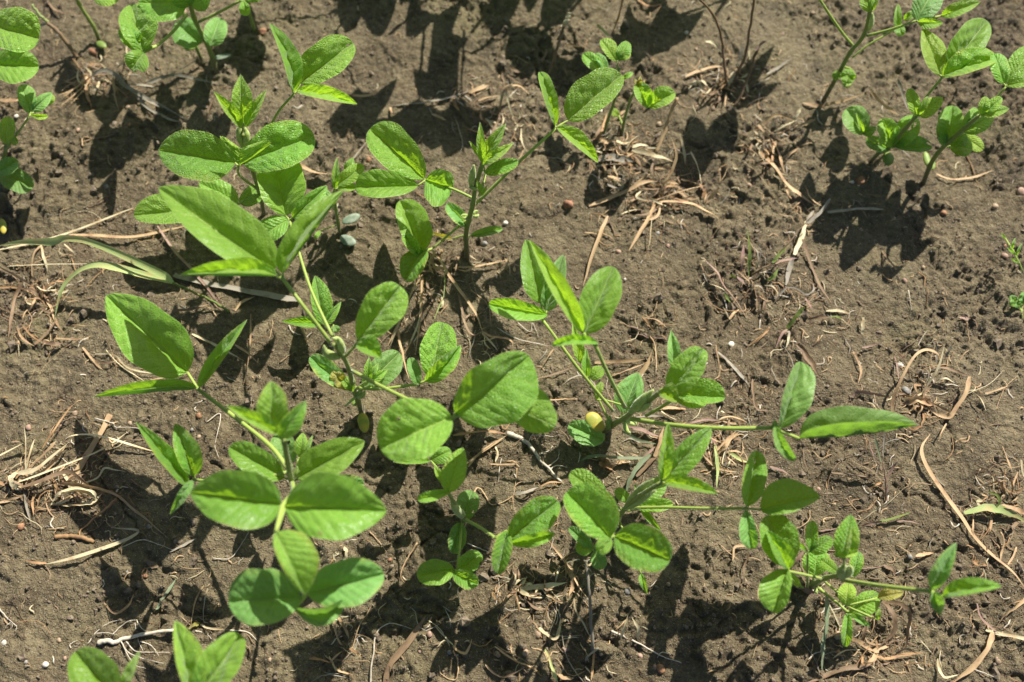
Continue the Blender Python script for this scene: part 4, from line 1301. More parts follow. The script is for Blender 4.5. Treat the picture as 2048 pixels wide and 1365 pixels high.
def litter():
    a = (0, 350)
    s = 0.2564
    GS = 'dry straw lying on the soil'
    GT = 'dry grass tufts'
    GR = 'roots lying on the soil'
    # ---- left edge
    straw('straw', 'long pale straw slanting up from the left edge under the leaf', 'straw', 'pale', 8, Z(a, s, [(-40, 590), (300, 520), (600, 430), (850, 330), (1062, 250)]), GS, tw=0.2)
    straw('straw', 'flat tan straw just below the long pale one', 'straw', 'tan', 10, Z(a, s, [(540, 468), (750, 470), (950, 485), (1200, 455), (1480, 390)]), GS, tw=0.4)
    tuft('grass_plant', 'fading green grass with two broad arching blades on a thin yellow stem', 'grass', (456, 622), [
        ('stem', 'ggrass', 6, Z(a, s, [(1790, 1070, 0), (1680, 1000, 6), (1500, 910, 15), (1350, 842, 22)]), D(rod=True, end=0.9)),
        ('blade', 'fgrass', 21, Z(a, s, [(1350, 842, 22), (1250, 775, 27), (1000, 640, 32), (700, 530, 34), (500, 496, 32), (390, 522, 26), (150, 524, 14), (-40, 560, 8)]), D(tw=0.15, ends=(0.35, 0.05))),
        ('blade', 'fgrass', 21, Z(a, s, [(1350, 845, 22), (1150, 790, 25), (900, 715, 28), (750, 700, 27), (610, 750, 22), (515, 840, 15), (460, 960, 9), (430, 1130, 3)]), D(tw=0.15, ends=(0.35, 0.05), label='rusty-tipped blade')),
        ('blade', 'brown', 6, Z(a, s, [(1620, 890, 3), (1680, 1010, 2), (1740, 1060, 1)]))])
    straw('straw', 'thin straight white stalk at the left edge across the pale curls', 'straw', 'pale', 3, [(14, 533, 12), (90, 529, 13), (178, 528, 12)], GS, tw=0.0, ends=(0.5, 0.5))
    straw('straw', 'purplish brown stalk slanting down right beside the big blurred leaf', 'straw', 'purple', 8, Z(a, s, [(1230, 400), (1350, 580), (1500, 740), (1640, 910), (1735, 1035)]), GS)
    straw('straw', 'wide grey flattened straw under the crossing leaf tips', 'straw', 'grey', 20, Z(a, s, [(1360, 775), (1600, 840), (1900, 900), (2160, 950), (2350, 975)]), GS, tw=0.1, ends=(0.8, 0.7))
    straw('straw', 'dark brown flat straw below the wide grey one', 'straw', 'brown', 9, [(345, 622), (385, 618), (420, 608)], GS)
    straw('straw', 'short tan curl below the wide grey straw', 'straw', 'tan', 7, [(470, 622), (484, 604), (510, 594)], GS)
    tuft('dry_tuft', 'dry tan grass tuft with curled pale blades at the left edge', 'dry grass', (88, 592), [
        ('blade', 'tan', 10, Z(a, s, [(330, 545), (268, 610), (250, 740), (275, 830), (330, 920)])),
        ('blade', 'pale', 7, Z(a, s, [(320, 545), (335, 620), (360, 700), (372, 760)])),
        ('blade', 'tan', 9, Z(a, s, [(-40, 710), (90, 770), (200, 835), (320, 935)])),
        ('blade', 'brown', 9, Z(a, s, [(170, 840), (120, 950), (90, 1100), (60, 1310)])),
        ('blade', 'tan', 8, Z(a, s, [(340, 930), (400, 1040), (430, 1130), (510, 1255)])),
        ('blade', 'pale', 5, Z(a, s, [(360, 910), (420, 850), (480, 800)])),
        ('blade', 'rust', 6, Z(a, s, [(-20, 880), (130, 880), (300, 920)])),
        ('blade', 'pale', 5, Z(a, s, [(500, 540), (560, 590), (600, 615)]))], GT)
    tuft('dry_tuft', 'loose brown straw scraps above the dark pocket at the left edge', 'dry grass', (70, 660), [
        ('blade', 'brown', 9, Z(a, s, [(260, 1330), (350, 1250), (420, 1160), (440, 1100)])),
        ('blade', 'tan', 6, Z(a, s, [(130, 1180), (170, 1270), (270, 1340)])),
        ('blade', 'rust', 6, Z(a, s, [(180, 1180), (240, 1250), (330, 1310)])),
        ('blade', 'tan', 5, Z(a, s, [(430, 1275), (560, 1280), (680, 1270)])),
        ('blade', 'brown', 12, Z(a, s, [(330, 1300), (420, 1320), (500, 1310)])),
        ('blade', 'pale', 4, Z(a, s, [(140, 1000), (140, 1200), (150, 1420)]))], GT)
    # ---- straw pile low left
    a, s = (0, 780), 0.2344
    tuft('dry_tuft', 'big pile of pale bent straw on the lower left soil', 'dry grass', (42, 965), [
        ('blade', 'pale', 9, Z(a, s, [(-20, 570, 4), (150, 480, 8), (300, 405, 12), (400, 320, 12)]), D(ends=(0.6, 0.6))),
        ('blade', 'pale', 5, Z(a, s, [(215, 700, 4), (250, 560, 9), (300, 400, 12)])),
        ('blade', 'pale', 3, Z(a, s, [(215, 690, 3), (220, 480, 10), (205, 270, 14)])),
        ('blade', 'tan', 11, Z(a, s, [(260, 665, 3), (330, 590, 6), (430, 490, 8), (480, 435, 8)])),
        ('blade', 'rust', 5, Z(a, s, [(360, 500, 4), (440, 370, 8), (520, 260, 8), (600, 150, 6), (690, 80, 3)])),
        ('blade', 'pale', 13, Z(a, s, [(145, 715, 7), (290, 685, 9), (400, 605, 10), (500, 520, 8), (610, 430, 5)])),
        ('blade', 'pale', 8, Z(a, s, [(500, 470, 4), (600, 395, 8), (720, 380, 9), (900, 405, 8), (1190, 490, 3), (1320, 525, 1)])),
        ('blade', 'tan', 9, Z(a, s, [(160, 775, 4), (350, 710, 6), (480, 590, 6), (560, 480, 4)])),
        ('blade', 'pale', 5, Z(a, s, [(150, 790, 8), (420, 690, 10), (780, 550, 9), (980, 440, 6), (1115, 340, 3)])),
        ('blade', 'pale', 15, Z(a, s, [(145, 705, 7), (95, 745, 9), (100, 800, 7), (150, 840, 4)]), D(ends=(0.8, 0.8))),
        ('blade', 'brown', 11, Z(a, s, [(165, 835, 5), (330, 785, 9), (480, 720, 10), (600, 705, 10), (720, 790, 8), (830, 905, 3)])),
        ('blade', 'brown', 14, Z(a, s, [(190, 910, 2), (250, 970, 2), (320, 1040, 1)])),
        ('blade', 'tan', 6, Z(a, s, [(-20, 925, 3), (90, 930, 3), (200, 905, 3)])),
        ('blade', 'tan', 6, Z(a, s, [(-20, 965, 2), (80, 945, 2), (180, 915, 2)])),
        ('blade', 'grey', 6, Z(a, s, [(205, 880, 3), (230, 1010, 4), (262, 1130, 2)]))], GT)
    straw('straw', 'wide flat straw running down to the folded bundle on the lower left', 'straw', 'tan', 15, Z(a, s, [(940, 210), (880, 330), (770, 510), (660, 680), (545, 790)]), GS, tw=0.15, ends=(0.8, 0.6))
    tuft('dry_tuft', 'folded bundle of cream straw with a torn brown sheath, beside the big straw pile', 'dry grass', (150, 995), [
        ('blade', 'pale', 16, Z(a, s, [(445, 955, 3), (510, 880, 8), (640, 850, 11), (760, 880, 10), (830, 940, 4)]), D(crease=0.5)),
        ('blade', 'pale', 12, Z(a, s, [(520, 870, 8), (680, 845, 12), (790, 870, 10), (820, 920, 6)]), D(crease=0.5)),
        ('blade', 'pale', 10, Z(a, s, [(440, 975, 2), (600, 985, 3), (790, 970, 3)]), D(ends=(0.8, 0.8), tw=0.1)),
        ('blade', 'tan', 15, Z(a, s, [(500, 800, 4), (720, 820, 10), (960, 880, 9), (1080, 970, 7), (1230, 1090, 4), (1460, 1285, 1)]), D(tw=0.15)),
        ('blade', 'brown', 7, Z(a, s, [(560, 790, 5), (640, 740, 6), (720, 720, 4)])),
        ('blade', 'pale', 5, Z(a, s, [(700, 800, 3), (830, 750, 5), (890, 670, 4), (970, 680, 2), (1070, 700, 1)])),
        ('blade', 'brown', 6, Z(a, s, [(590, 705, 5), (690, 760, 7), (830, 900, 4)])),
        ('rootlet', 'rust', 6, Z(a, s, [(990, 930, 6), (900, 1020, 5), (810, 1090, 4), (690, 1200, 2), (680, 1240, 1)]), D(rod=True))], GT)
    root('twig', 'rusty brown twig lying on the lower left soil', 'twig', 'rust', 10, Z(a, s, [(470, 1255), (580, 1250), (700, 1262), (800, 1300)]), GR, end=0.9)
    tuft('root_clump', 'small dark clump of rootlets right of the cream straw bundle', 'roots', (270, 985), [
        ('rootlet', 'brown', 5, Z(a, s, [(1120, 770), (1180, 820), (1260, 870)]), D(rod=True)), ('rootlet', 'brown', 4, Z(a, s, [(1080, 810), (1150, 870), (1230, 920)]), D(rod=True)),
        ('rootlet', 'root', 4, Z(a, s, [(990, 870), (1040, 830), (1130, 840)]), D(rod=True)), ('rootlet', 'brown', 4, Z(a, s, [(1090, 940), (1110, 880), (1170, 850)]), D(rod=True))], GR)
    root('root_fibre', 'zigzag pale fibre left of the standing three leaflets', 'root', 'root', 3, Z(a, s, [(810, 245), (960, 285), (990, 320), (1180, 330), (1260, 440)]), GR)
    # ---- lower left corner
    a, s = (0, 1000), 0.2674
    straw('straw', 'pale grass blade folded back on itself on the lower left soil', 'straw', 'pale', 10, Z(a, s, [(350, 480), (560, 430), (800, 350), (960, 290), (1032, 245), (1000, 222), (830, 208)]), GS, tw=0.2, ends=(0.2, 0.1))
    root('root_fibre', 'white thread in the shade beyond the folded blade', 'root', 'root', 2.5, Z(a, s, [(910, 355), (1060, 300), (1190, 335), (1290, 375)]), GR)
    straw('straw', 'grey straw scrap in the shade under the largest leaves', 'straw', 'grey', 7, Z(a, s, [(1270, 390), (1370, 340), (1470, 285)]), GS)
    straw('straw', 'grey-green straw scrap in the round leaf shadow', 'straw', 'bgrass', 10, Z(a, s, [(1170, 820), (1230, 720), (1320, 590)]), GS)
    straw('straw', 'thin upright straw, left of two bottom left', 'straw', 'tan', 4, Z(a, s, [(1525, 640), (1460, 760), (1425, 950)]), GS)
    straw('straw', 'pale bent straw, right of two bottom left', 'straw', 'pale', 6, Z(a, s, [(1555, 660), (1530, 760), (1522, 900), (1560, 920)]), GS)
    straw('straw', 'rust tail of root running off the folded pale blade', 'straw', 'rust', 6, Z(a, s, [(350, 475), (270, 470), (180, 455)]), GS)
    straw('straw', 'brown curved twig at the lower left edge', 'straw', 'brown', 6, Z(a, s, [(40, 780), (110, 800), (160, 890), (230, 960)]), GS)
    straw('straw', 'small tan bent straw on bare soil at the lower left', 'straw', 'tan', 6, Z(a, s, [(780, 770), (860, 850), (960, 790), (1000, 700)]), GS)
    straw('straw', 'stubby brown seed husk in the shade at the lower left', 'husk', 'brown', 16, Z(a, s, [(1080, 455), (1130, 480), (1185, 505)]), GS)
    t = [('tuber', 'root', 11, Z(a, s, [(735, 1070, 1), (800, 1052, 1), (860, 1070, 2), (920, 1040, 2), (1100, 1000, 2), (1300, 975, 1)]), D(rod=True, end=0.6))]
    for pts in ([(660, 1075), (720, 990), (840, 910), (980, 905)], [(840, 1010), (900, 950), (970, 905), (1030, 900)], [(905, 1060), (960, 1140), (1080, 1190), (1230, 1225)],
                [(945, 1060), (1010, 1130), (1130, 1140), (1270, 1140)], [(1010, 920), (1030, 1040), (1070, 1130)], [(915, 1075), (960, 1170), (1020, 1240), (1090, 1260)],
                [(1020, 900), (1060, 960), (1120, 1000)], [(720, 1000), (800, 995), (880, 1010)], [(1050, 1060), (1130, 1090), (1190, 1170)], [(530, 1110), (525, 1080), (580, 1050)]):
        t.append(('rootlet', 'root', 2.4, Z(a, s, pts), D(rod=True, h=2.2)))
    tuft('root_clump', 'knobbly pale root with white branching rootlets at the bottom left', 'roots', (232, 1282), t, GR)
    tuft('root_clump', 'tiny spray of white rootlets at the lower left edge', 'roots', (22, 1250), [
        ('rootlet', 'root', 3, Z(a, s, [(-10, 810), (60, 890), (110, 930)]), D(rod=True)), ('rootlet', 'root', 2, Z(a, s, [(80, 920), (50, 940), (40, 970)]), D(rod=True)),
        ('rootlet', 'root', 2, Z(a, s, [(90, 920), (90, 950), (70, 975)]), D(rod=True)), ('rootlet', 'root', 2, Z(a, s, [(100, 925), (125, 950), (115, 980)]), D(rod=True))], GR)
    tuft('dry_tuft', 'tangle of pale husk and rootlets above the bottom pair of leaflets', 'dry grass', (400, 1256), [
        ('husk', 'yleaf', 12, Z(a, s, [(1415, 960), (1450, 935), (1495, 925)])), ('blade', 'pale', 5, Z(a, s, [(1500, 930), (1560, 960), (1720, 975)])),
        ('rootlet', 'root', 3, Z(a, s, [(1460, 980), (1540, 1000), (1580, 1040)]), D(rod=True)), ('rootlet', 'root', 3, Z(a, s, [(1720, 975), (1850, 990), (1930, 1060)]), D(rod=True)),
        ('rootlet', 'brown', 5, Z(a, s, [(1740, 1010), (1860, 1110), (1880, 1200)]), D(rod=True)), ('rootlet', 'brown', 5, Z(a, s, [(1760, 960), (1860, 1020), (1935, 1150)]), D(rod=True))], GT)
    a, s = (380, 1000), 0.2674
    tuft('dry_tuft', 'brittle straw scraps with a small curl below the lowest broad leaf', 'dry grass', (680, 1275), [
        ('blade', 'tan', 6, Z(a, s, [(1075, 860), (1085, 960), (1110, 1050), (1140, 1090)])), ('blade', 'tan', 8, Z(a, s, [(1110, 880), (1160, 960), (1190, 1040)])),
        ('blade', 'pale', 4, Z(a, s, [(1160, 960), (1180, 930), (1215, 950), (1200, 980)])), ('blade', 'pale', 4, Z(a, s, [(1020, 895), (1060, 890), (1110, 900)]))], GT)
    tuft('dry_tuft', 'rusty straw crossing near the bottom edge left of the thread loop', 'dry grass', (668, 1325), [
        ('blade', 'rust', 6, Z(a, s, [(890, 1185), (980, 1195), (1060, 1225)])), ('blade', 'tan', 5, Z(a, s, [(1050, 1215), (1090, 1170), (1140, 1130)])),
        ('blade', 'tan', 6, Z(a, s, [(1060, 1200), (1100, 1270), (1220, 1310)])), ('blade', 'pale', 5, Z(a, s, [(1040, 1170), (1075, 1240), (1095, 1290)])),
        ('blade', 'rust', 6, Z(a, s, [(1190, 1110), (1240, 1140), (1270, 1160)]))], GT)
    tuft('husk', 'two pale split husks behind the lowest broad leaf', 'husk', (680, 1112), [
        ('blade', 'pale', 11, Z(a, s, [(1080, 450), (1085, 410), (1110, 395)]), D(ends=(0.8, 0.4))), ('blade', 'pale', 11, Z(a, s, [(1150, 455), (1170, 400), (1155, 350)]), D(ends=(0.8, 0.3)))], GT)
    straw('straw', 'dark shaded stalk with a pale broken end at the bottom edge', 'straw', 'brown', 16, Z(a, s, [(1765, 870), (1680, 1000), (1560, 1150), (1490, 1250), (1455, 1400)]), GS, tw=0.15, ends=(0.1, 0.9))
    root('root_fibre', 'pale thread looped at the bottom edge beside the dark stalk', 'root', 'root', 4, Z(a, s, [(1345, 1400), (1370, 1150), (1400, 990), (1500, 925), (1660, 965)]), GR)
    root('root_fibre', 'brown fibre curling on the soil by the low round leaflets', 'root', 'tan', 4, Z(a, s, [(1700, 320), (1620, 450), (1575, 560), (1610, 630)]), GR)
    root('root_fibre', 'thin fibre trailing from under the big right leaflet', 'root', 'tan', 3, Z(a, s, [(1345, 240), (1420, 320), (1470, 390)]), GR)
    root('root_fibre', 'fine pale fibre below the big left leaflet', 'root', 'root', 2.5, Z(a, s, [(170, 435), (240, 445), (310, 430), (380, 340), (440, 240)]), GR)
    # ---- bottom middle
    a, s = (780, 1050), 0.293
    tuft('dry_tuft', 'flattened straw husk with splayed pale blades in the bottom middle', 'dry grass', (1045, 1180), [
        ('blade', 'tan', 6, Z(a, s, [(1085, 110), (1140, 180), (1210, 275), (1290, 420), (1355, 510)])), ('blade', 'pale', 14, Z(a, s, [(870, 445), (960, 430), (1080, 415), (1210, 395)]), D(crease=0.4)),
        ('blade', 'pale', 8, Z(a, s, [(885, 440), (905, 400), (935, 355)])), ('blade', 'pale', 10, Z(a, s, [(880, 445), (950, 480), (1045, 500)])),
        ('blade', 'tan', 5, Z(a, s, [(1050, 460), (1100, 490), (1170, 530), (1260, 510)])), ('blade', 'pale', 7, Z(a, s, [(1190, 275), (1140, 310), (1090, 370)])),
        ('blade', 'tan', 11, Z(a, s, [(1195, 280), (1240, 350), (1245, 420), (1220, 490)])), ('blade', 'pale', 5, Z(a, s, [(1160, 300), (1140, 340), (1130, 400)])),
        ('blade', 'tan', 8, Z(a, s, [(1060, 465), (1080, 445), (1110, 435)])), ('blade', 'brown', 7, Z(a, s, [(900, 455), (970, 470), (1030, 470)])),
        ('blade', 'pale', 4, Z(a, s, [(1200, 260), (1260, 240), (1300, 235)]))], GT)
    tuft('dead_stalk', 'thin grey dead stalk standing over a red foot at the bottom middle', 'dry grass', (1186, 1310), [
        ('stem', 'grey', 6, Z(a, s, [(1335, 240, 26), (1355, 400, 20), (1370, 620, 10), (1385, 860, 1)]), D(rod=True, end=1.1)),
        ('blade', 'purple', 6, Z(a, s, [(1370, 640, 8), (1385, 760, 4), (1388, 870, 1)])), ('blade', 'pale', 5, Z(a, s, [(1255, 500), (1270, 590), (1330, 690), (1375, 790)])),
        ('blade', 'grey', 7, Z(a, s, [(1425, 840), (1350, 900), (1335, 950)])), ('blade', 'rust', 6, Z(a, s, [(1395, 870), (1385, 960), (1375, 1060)])),
        ('blade', 'pale', 5, Z(a, s, [(1325, 240, 26), (1355, 275, 26), (1380, 260, 25)]))], GT)
    straw('straw', 'V-folded pale straw in the bottom middle shade', 'straw', 'pale', 9, Z(a, s, [(1020, 700), (1060, 740), (1125, 778), (1155, 720), (1165, 640)]), GS)
    straw('straw', 'slender tan straw pointing right at the bottom middle', 'straw', 'tan', 5, Z(a, s, [(715, 830), (850, 925), (940, 960), (1015, 1003)]), GS)
    straw('straw', 'sagging thin straw in the bottom shade', 'straw', 'tan', 5, Z(a, s, [(650, 955), (720, 1020), (800, 1035), (930, 965)]), GS)
    straw('straw', 'small hooked tan straw left of the bottom middle', 'straw', 'tan', 7, Z(a, s, [(430, 830), (490, 875), (530, 860), (560, 780)]), GS)
    straw('straw', 'fine straw leaning into the bottom left-middle shade', 'straw', 'pale', 4, Z(a, s, [(310, 695), (380, 770), (440, 830)]), GS)
    straw('straw', 'greenish pale blade at the bottom edge in the middle', 'straw', 'fgrass', 7, Z(a, s, [(1060, 850), (1100, 950), (1125, 1030), (1150, 1090)]), GS)
    straw('straw', 'short tan sheath at the bottom edge in the middle', 'straw', 'tan', 10, Z(a, s, [(1150, 1020), (1190, 1045), (1260, 1045)]), GS)
    straw('straw', 'long fine fibre running off the bottom edge', 'straw', 'grey', 3, Z(a, s, [(1170, 720), (1200, 880), (1250, 980), (1330, 1085)]), GS)
    root('root_fibre', 'curled red-brown fibre at the bottom left-middle', 'root', 'tan', 3.5, Z(a, s, [(430, 860), (460, 920), (465, 1000), (440, 1060), (350, 1020), (335, 960)]), GR)
    tuft('dry_tuft', 'small tent of two pale straws with a trailing root, bottom right of the middle', 'dry grass', (1262, 1268), [
        ('blade', 'pale', 6, Z(a, s, [(1580, 770, 1), (1600, 700, 7), (1625, 615, 9)])), ('blade', 'pale', 8, Z(a, s, [(1690, 785, 1), (1695, 710, 6), (1650, 630, 9)])),
        ('rootlet', 'root', 5, Z(a, s, [(1510, 725), (1600, 765), (1700, 810), (1840, 890), (1990, 945)]), D(rod=True))], GT)
    # ---- centre, below the right-hand leaflets
    a, s = (720, 840), 0.332
    tuft('root_clump', 'forked pale root with a knotted crown below the wavy leaflet', 'roots', (1010, 870), [
        ('blade', 'rust', 8, Z(a, s, [(560, 95), (700, 72), (800, 70), (885, 88)])), ('blade', 'tan', 8, Z(a, s, [(640, 265), (760, 175), (885, 95)])),
        ('blade', 'tan', 7, Z(a, s, [(650, 285), (720, 200), (820, 130)])), ('blade', 'pale', 8, Z(a, s, [(815, 160), (830, 200), (815, 255)])),
        ('taproot', 'root', 11, Z(a, s, [(885, 80), (960, 110), (1020, 150), (1065, 215), (1120, 280), (1215, 375)]), D(rod=True, end=0.4)),
        ('rootlet', 'root', 3, Z(a, s, [(1015, 135), (1035, 95), (1090, 95), (1165, 102)]), D(rod=True)), ('rootlet', 'root', 3, Z(a, s, [(1085, 205), (1140, 185), (1160, 155)]), D(rod=True)),
        ('rootlet', 'root', 3, Z(a, s, [(1130, 285), (1190, 235), (1200, 180)]), D(rod=True)), ('rootlet', 'root', 3, Z(a, s, [(1140, 300), (1190, 275), (1250, 288)]), D(rod=True)),
        ('rootlet', 'rust', 5, Z(a, s, [(850, 30), (870, 60), (905, 20)]), D(rod=True))], GR)
    straw('straw', 'small forked tan straw below the forked root', 'straw', 'tan', 5, Z(a, s, [(770, 265), (860, 268), (940, 262), (935, 250)]), GS)
    root('root_fibre', 'hanging thin fibre beside the small yellow-green leaf tip', 'root', 'tan', 2.5, Z(a, s, [(945, 290), (935, 400), (905, 560)]), GR)
    root('root_fibre', 'looped brown fibre between the two low leaf trios', 'root', 'tan', 4, Z(a, s, [(690, 440), (705, 410), (740, 430), (790, 510), (860, 495), (920, 460)]), GR)
    straw('straw', 'grey-green withered leaf scrap between the two low leaf trios', 'straw', 'grey', 10, Z(a, s, [(935, 445), (1000, 435), (1070, 408)]), GS)
    straw('straw', 'rust sprig on the soil left of the puckered pair of leaflets', 'straw', 'rust', 5, Z(a, s, [(1090, 400), (1150, 375), (1230, 380)]), GS)
    root('root_fibre', 'pale twin fibre in the shade behind the low round leaflets', 'root', 'root', 3, Z(a, s, [(650, 745), (720, 775), (785, 800)]), GR)
    # ---- tuft under the centre plant
    a, s = (560, 500), 0.293
    K = [('blade', 'tan', 8, [(1040, 0, 6), (1110, 100, 8), (1200, 240, 7), (1330, 420, 4), (1385, 570, 1)]), ('blade', 'tan', 9, [(1380, 560, 3), (1440, 590, 5), (1520, 600, 6), (1580, 620, 5), (1590, 670, 2)]),
         ('blade', 'brown', 6, [(1210, 250), (1240, 400), (1270, 520), (1320, 580), (1385, 555)]), ('blade', 'tan', 10, [(970, 170, 8), (880, 330, 8), (800, 520, 4), (735, 660, 1)]),
         ('blade', 'pale', 5, [(930, 220, 9), (860, 380, 8), (800, 540, 5), (748, 665, 1)]), ('blade', 'tan', 9, [(975, 190, 8), (965, 330, 8), (955, 480, 5), (925, 720, 1)]),
         ('blade', 'pale', 5, [(965, 420, 6), (930, 540, 4), (865, 690, 1)]), ('blade', 'tan', 9, [(800, 530), (825, 660), (850, 770), (880, 880)]),
         ('blade', 'fgrass', 4, [(1125, 130, 6), (1120, 300, 6), (1090, 380, 4), (1040, 505, 1)]), ('blade', 'pale', 8, [(1085, 400), (1110, 370), (1105, 320)]),
         ('blade', 'brown', 7, [(1000, 190), (1020, 290), (1060, 390)]), ('blade', 'pale', 6, [(1380, 570), (1430, 620), (1490, 690)]), ('blade', 'pale', 4, [(1395, 590), (1400, 640), (1440, 680)]),
         ('blade', 'tan', 7, [(1060, 30, 5), (1020, 100, 4), (1050, 170, 2)]), ('blade', 'brown', 6, [(1230, 380), (1260, 460), (1310, 430)]), ('blade', 'tan', 7, [(860, 230, 4), (820, 330, 3), (800, 400, 2)])]
    tuft('dry_tuft', 'dry tan grass tuft splayed like a skirt below the centre seedling', 'dry grass', (870, 520), [(q[0], q[1], q[2], Z(a, s, q[3])) for q in K], GT)
    straw('straw', 'faint tan straw right of the centre stem foot', 'straw', 'tan', 6, Z(a, s, [(1180, 125), (1350, 110), (1560, 68)]), GS)
    straw('straw', 'small upright straw stub right of the centre stem', 'straw', 'tan', 10, Z(a, s, [(1540, 140, 0), (1548, 105, 4), (1552, 65, 7)]), GS, ends=(0.6, 0.7))
    straw('straw', 'short pale stub left of the pointed blurred leaflet', 'straw', 'tan', 8, Z(a, s, [(1602, 150), (1600, 110)]), GS)
    tuft('root_clump', 'small tan rootlets on the soil left of the crossing stalks', 'roots', (604, 676), [
        ('rootlet', 'root', 4, Z(a, s, [(60, 515), (85, 560), (140, 580)]), D(rod=True)), ('rootlet', 'tan', 7, Z(a, s, [(150, 540), (170, 590), (190, 630)]), D(rod=True)), ('rootlet', 'root', 3, Z(a, s, [(180, 600), (215, 565)]), D(rod=True)),
        ('rootlet', 'brown', 4, Z(a, s, [(0, 770), (50, 730), (110, 690)]), D(rod=True))], GR)
    root('root_fibre', 'pale curved thread on open soil below the leaning trio', 'root', 'root', 2.5, Z(a, s, [(1625, 500), (1660, 530), (1710, 560), (1725, 500), (1765, 600)]), GR)
    straw('straw', 'dark straight stick under the wavy leaflet', 'straw', 'brown', 5, Z(a, s, [(1700, 892), (1850, 855), (2000, 800)]), GS)
    straw('straw', 'short tan straw left of the leaning stalks', 'straw', 'tan', 5, Z(a, s, [(1865, 680), (1825, 740), (1785, 805)]), GS)
    root('root_fibre', 'small bent straw on soil right of the wavy leaflet', 'root', 'tan', 5, Z(a, s, [(1840, 1030), (1930, 1022), (2030, 1020)]), GR)
    root('root_fibre', 'pale thread below the long trailing petiole on the left', 'root', 'root', 2.5, [(412, 845), (440, 828), (436, 862), (430, 890), (437, 915)], GR)
    straw('straw', 'slim tan stalk upright between the folded leaves', 'straw', 'tan', 5, [(502, 628), (500, 690), (492, 750), (480, 790)], GS)
    straw('straw', 'pale flattened straw under the folded upright leaf', 'straw', 'pale', 7, [(384, 668), (430, 690), (488, 722)], GS)
    straw('straw', 'tan straw crossing under the folded upright leaf', 'straw', 'tan', 6, [(470, 690), (498, 708), (515, 726)], GS)
    tuft('dry_tuft', 'small dry straw wisps behind the heart-shaped left leaflet', 'dry grass', (200, 720), [
        ('blade', 'tan', 7, [(165, 695), (190, 725), (205, 740)]), ('blade', 'pale', 6, [(190, 708), (230, 710), (262, 738), (340, 752)]), ('blade', 'pale', 4, [(212, 700), (240, 730), (300, 770)]),
        ('blade', 'brown', 6, [(180, 718), (210, 726), (240, 720)]), ('blade', 'tan', 4, [(300, 760), (350, 752), (380, 746)])], GT)
    # ---- right of centre
    a, s = (960, 460), 0.337
    straw('straw', 'level tan straw behind the leaning stalks', 'straw', 'tan', 10, Z(a, s, [(680, 788), (850, 780), (985, 768)]), GS)
    straw('straw', 'pointed tan straw leaning over the dark first leaf', 'straw', 'tan', 11, Z(a, s, [(840, 985, 2), (930, 880, 8), (985, 810, 12), (1020, 725, 14)]), GS)
    straw('straw', 'fine straw left of the pointed tan one', 'straw', 'tan', 4, Z(a, s, [(780, 870), (880, 830), (990, 790)]), GS)
    root('root_fibre', 'tiny brown coil with a long level fibre, above the leaning plant', 'root', 'purple', 5, Z(a, s, [(885, 600), (900, 580), (935, 590), (925, 620), (890, 615), (960, 625), (1010, 645), (1130, 640)]), GR)
    straw('straw', 'thin vertical straw right of the level tan one', 'straw', 'tan', 4, Z(a, s, [(1010, 630), (1040, 690), (1048, 850)]), GS)
    straw('straw', 'short tan straw on open soil left of the yellow seed leaf', 'straw', 'tan', 7, Z(a, s, [(445, 1010), (570, 1005)]), GS)
    straw('straw', 'tan reed stub under the shaded low leaflet', 'straw', 'tan', 10, Z(a, s, [(1060, 1060), (1130, 1055), (1220, 1065)]), GS, ends=(0.8, 0.7))
    straw('straw', 'grey reed piece above the long level stalk', 'straw', 'grey', 7, Z(a, s, [(925, 1112), (1010, 1105), (1095, 1105)]), GS)
    straw('straw', 'white slit straw above the long level stalk', 'straw', 'pale', 5, Z(a, s, [(1075, 1075), (1110, 1100), (1165, 1130)]), GS)
    straw('straw', 'rusty twig on bare soil above the leaning plant', 'straw', 'rust', 6, Z(a, s, [(965, 515), (1000, 555), (1045, 615)]), GS)
    straw('straw', 'pale curved straw beside the rusty twig', 'straw', 'tan', 5, Z(a, s, [(970, 520), (1050, 535), (1110, 580)]), GS)
    a, s = (1120, 740), 0.1905
    tuft('grass_plant', 'bluish green grass blades with a purple sheath behind the hairy bud', 'grass', (1298, 912), [
        ('blade', 'bgrass', 11, Z(a, s, [(880, 925, 5), (600, 925, 6), (430, 900, 5), (300, 915, 3), (215, 960, 1)]), D(tw=0.2)), ('blade', 'bgrass', 12, Z(a, s, [(945, 895, 6), (830, 1000, 6), (745, 1130, 5), (685, 1320, 2)]), D(tw=0.2)),
        ('sheath', 'purple', 8, Z(a, s, [(850, 940, 4), (930, 870, 5), (1000, 805, 5)])), ('blade', 'tan', 11, Z(a, s, [(990, 910, 3), (1040, 790, 4), (1085, 600, 4)])),
        ('blade', 'brown', 13, Z(a, s, [(800, 1120, 2), (930, 980, 3), (1050, 880, 3)])), ('blade', 'bgrass', 9, Z(a, s, [(650, 640, 3), (760, 700, 3), (860, 750, 4), (1010, 775, 4)])),
        ('blade', 'purple', 12, Z(a, s, [(720, 580, 4), (850, 630, 4), (1090, 720, 3)])), ('blade', 'grey', 7, Z(a, s, [(840, 760, 2), (740, 720, 1), (650, 760, 1)]))])
    straw('husk', 'glossy red-brown split husk in the shade under the leaning plant', 'husk', 'rust', 24, Z(a, s, [(425, 940), (480, 985), (560, 1040)]), None, crease=0.6, ends=(0.7, 0.5))
    straw('husk', 'small tan husk right of the red-brown one', 'husk', 'tan', 14, Z(a, s, [(590, 990), (650, 960), (730, 970)]), None, crease=0.5)
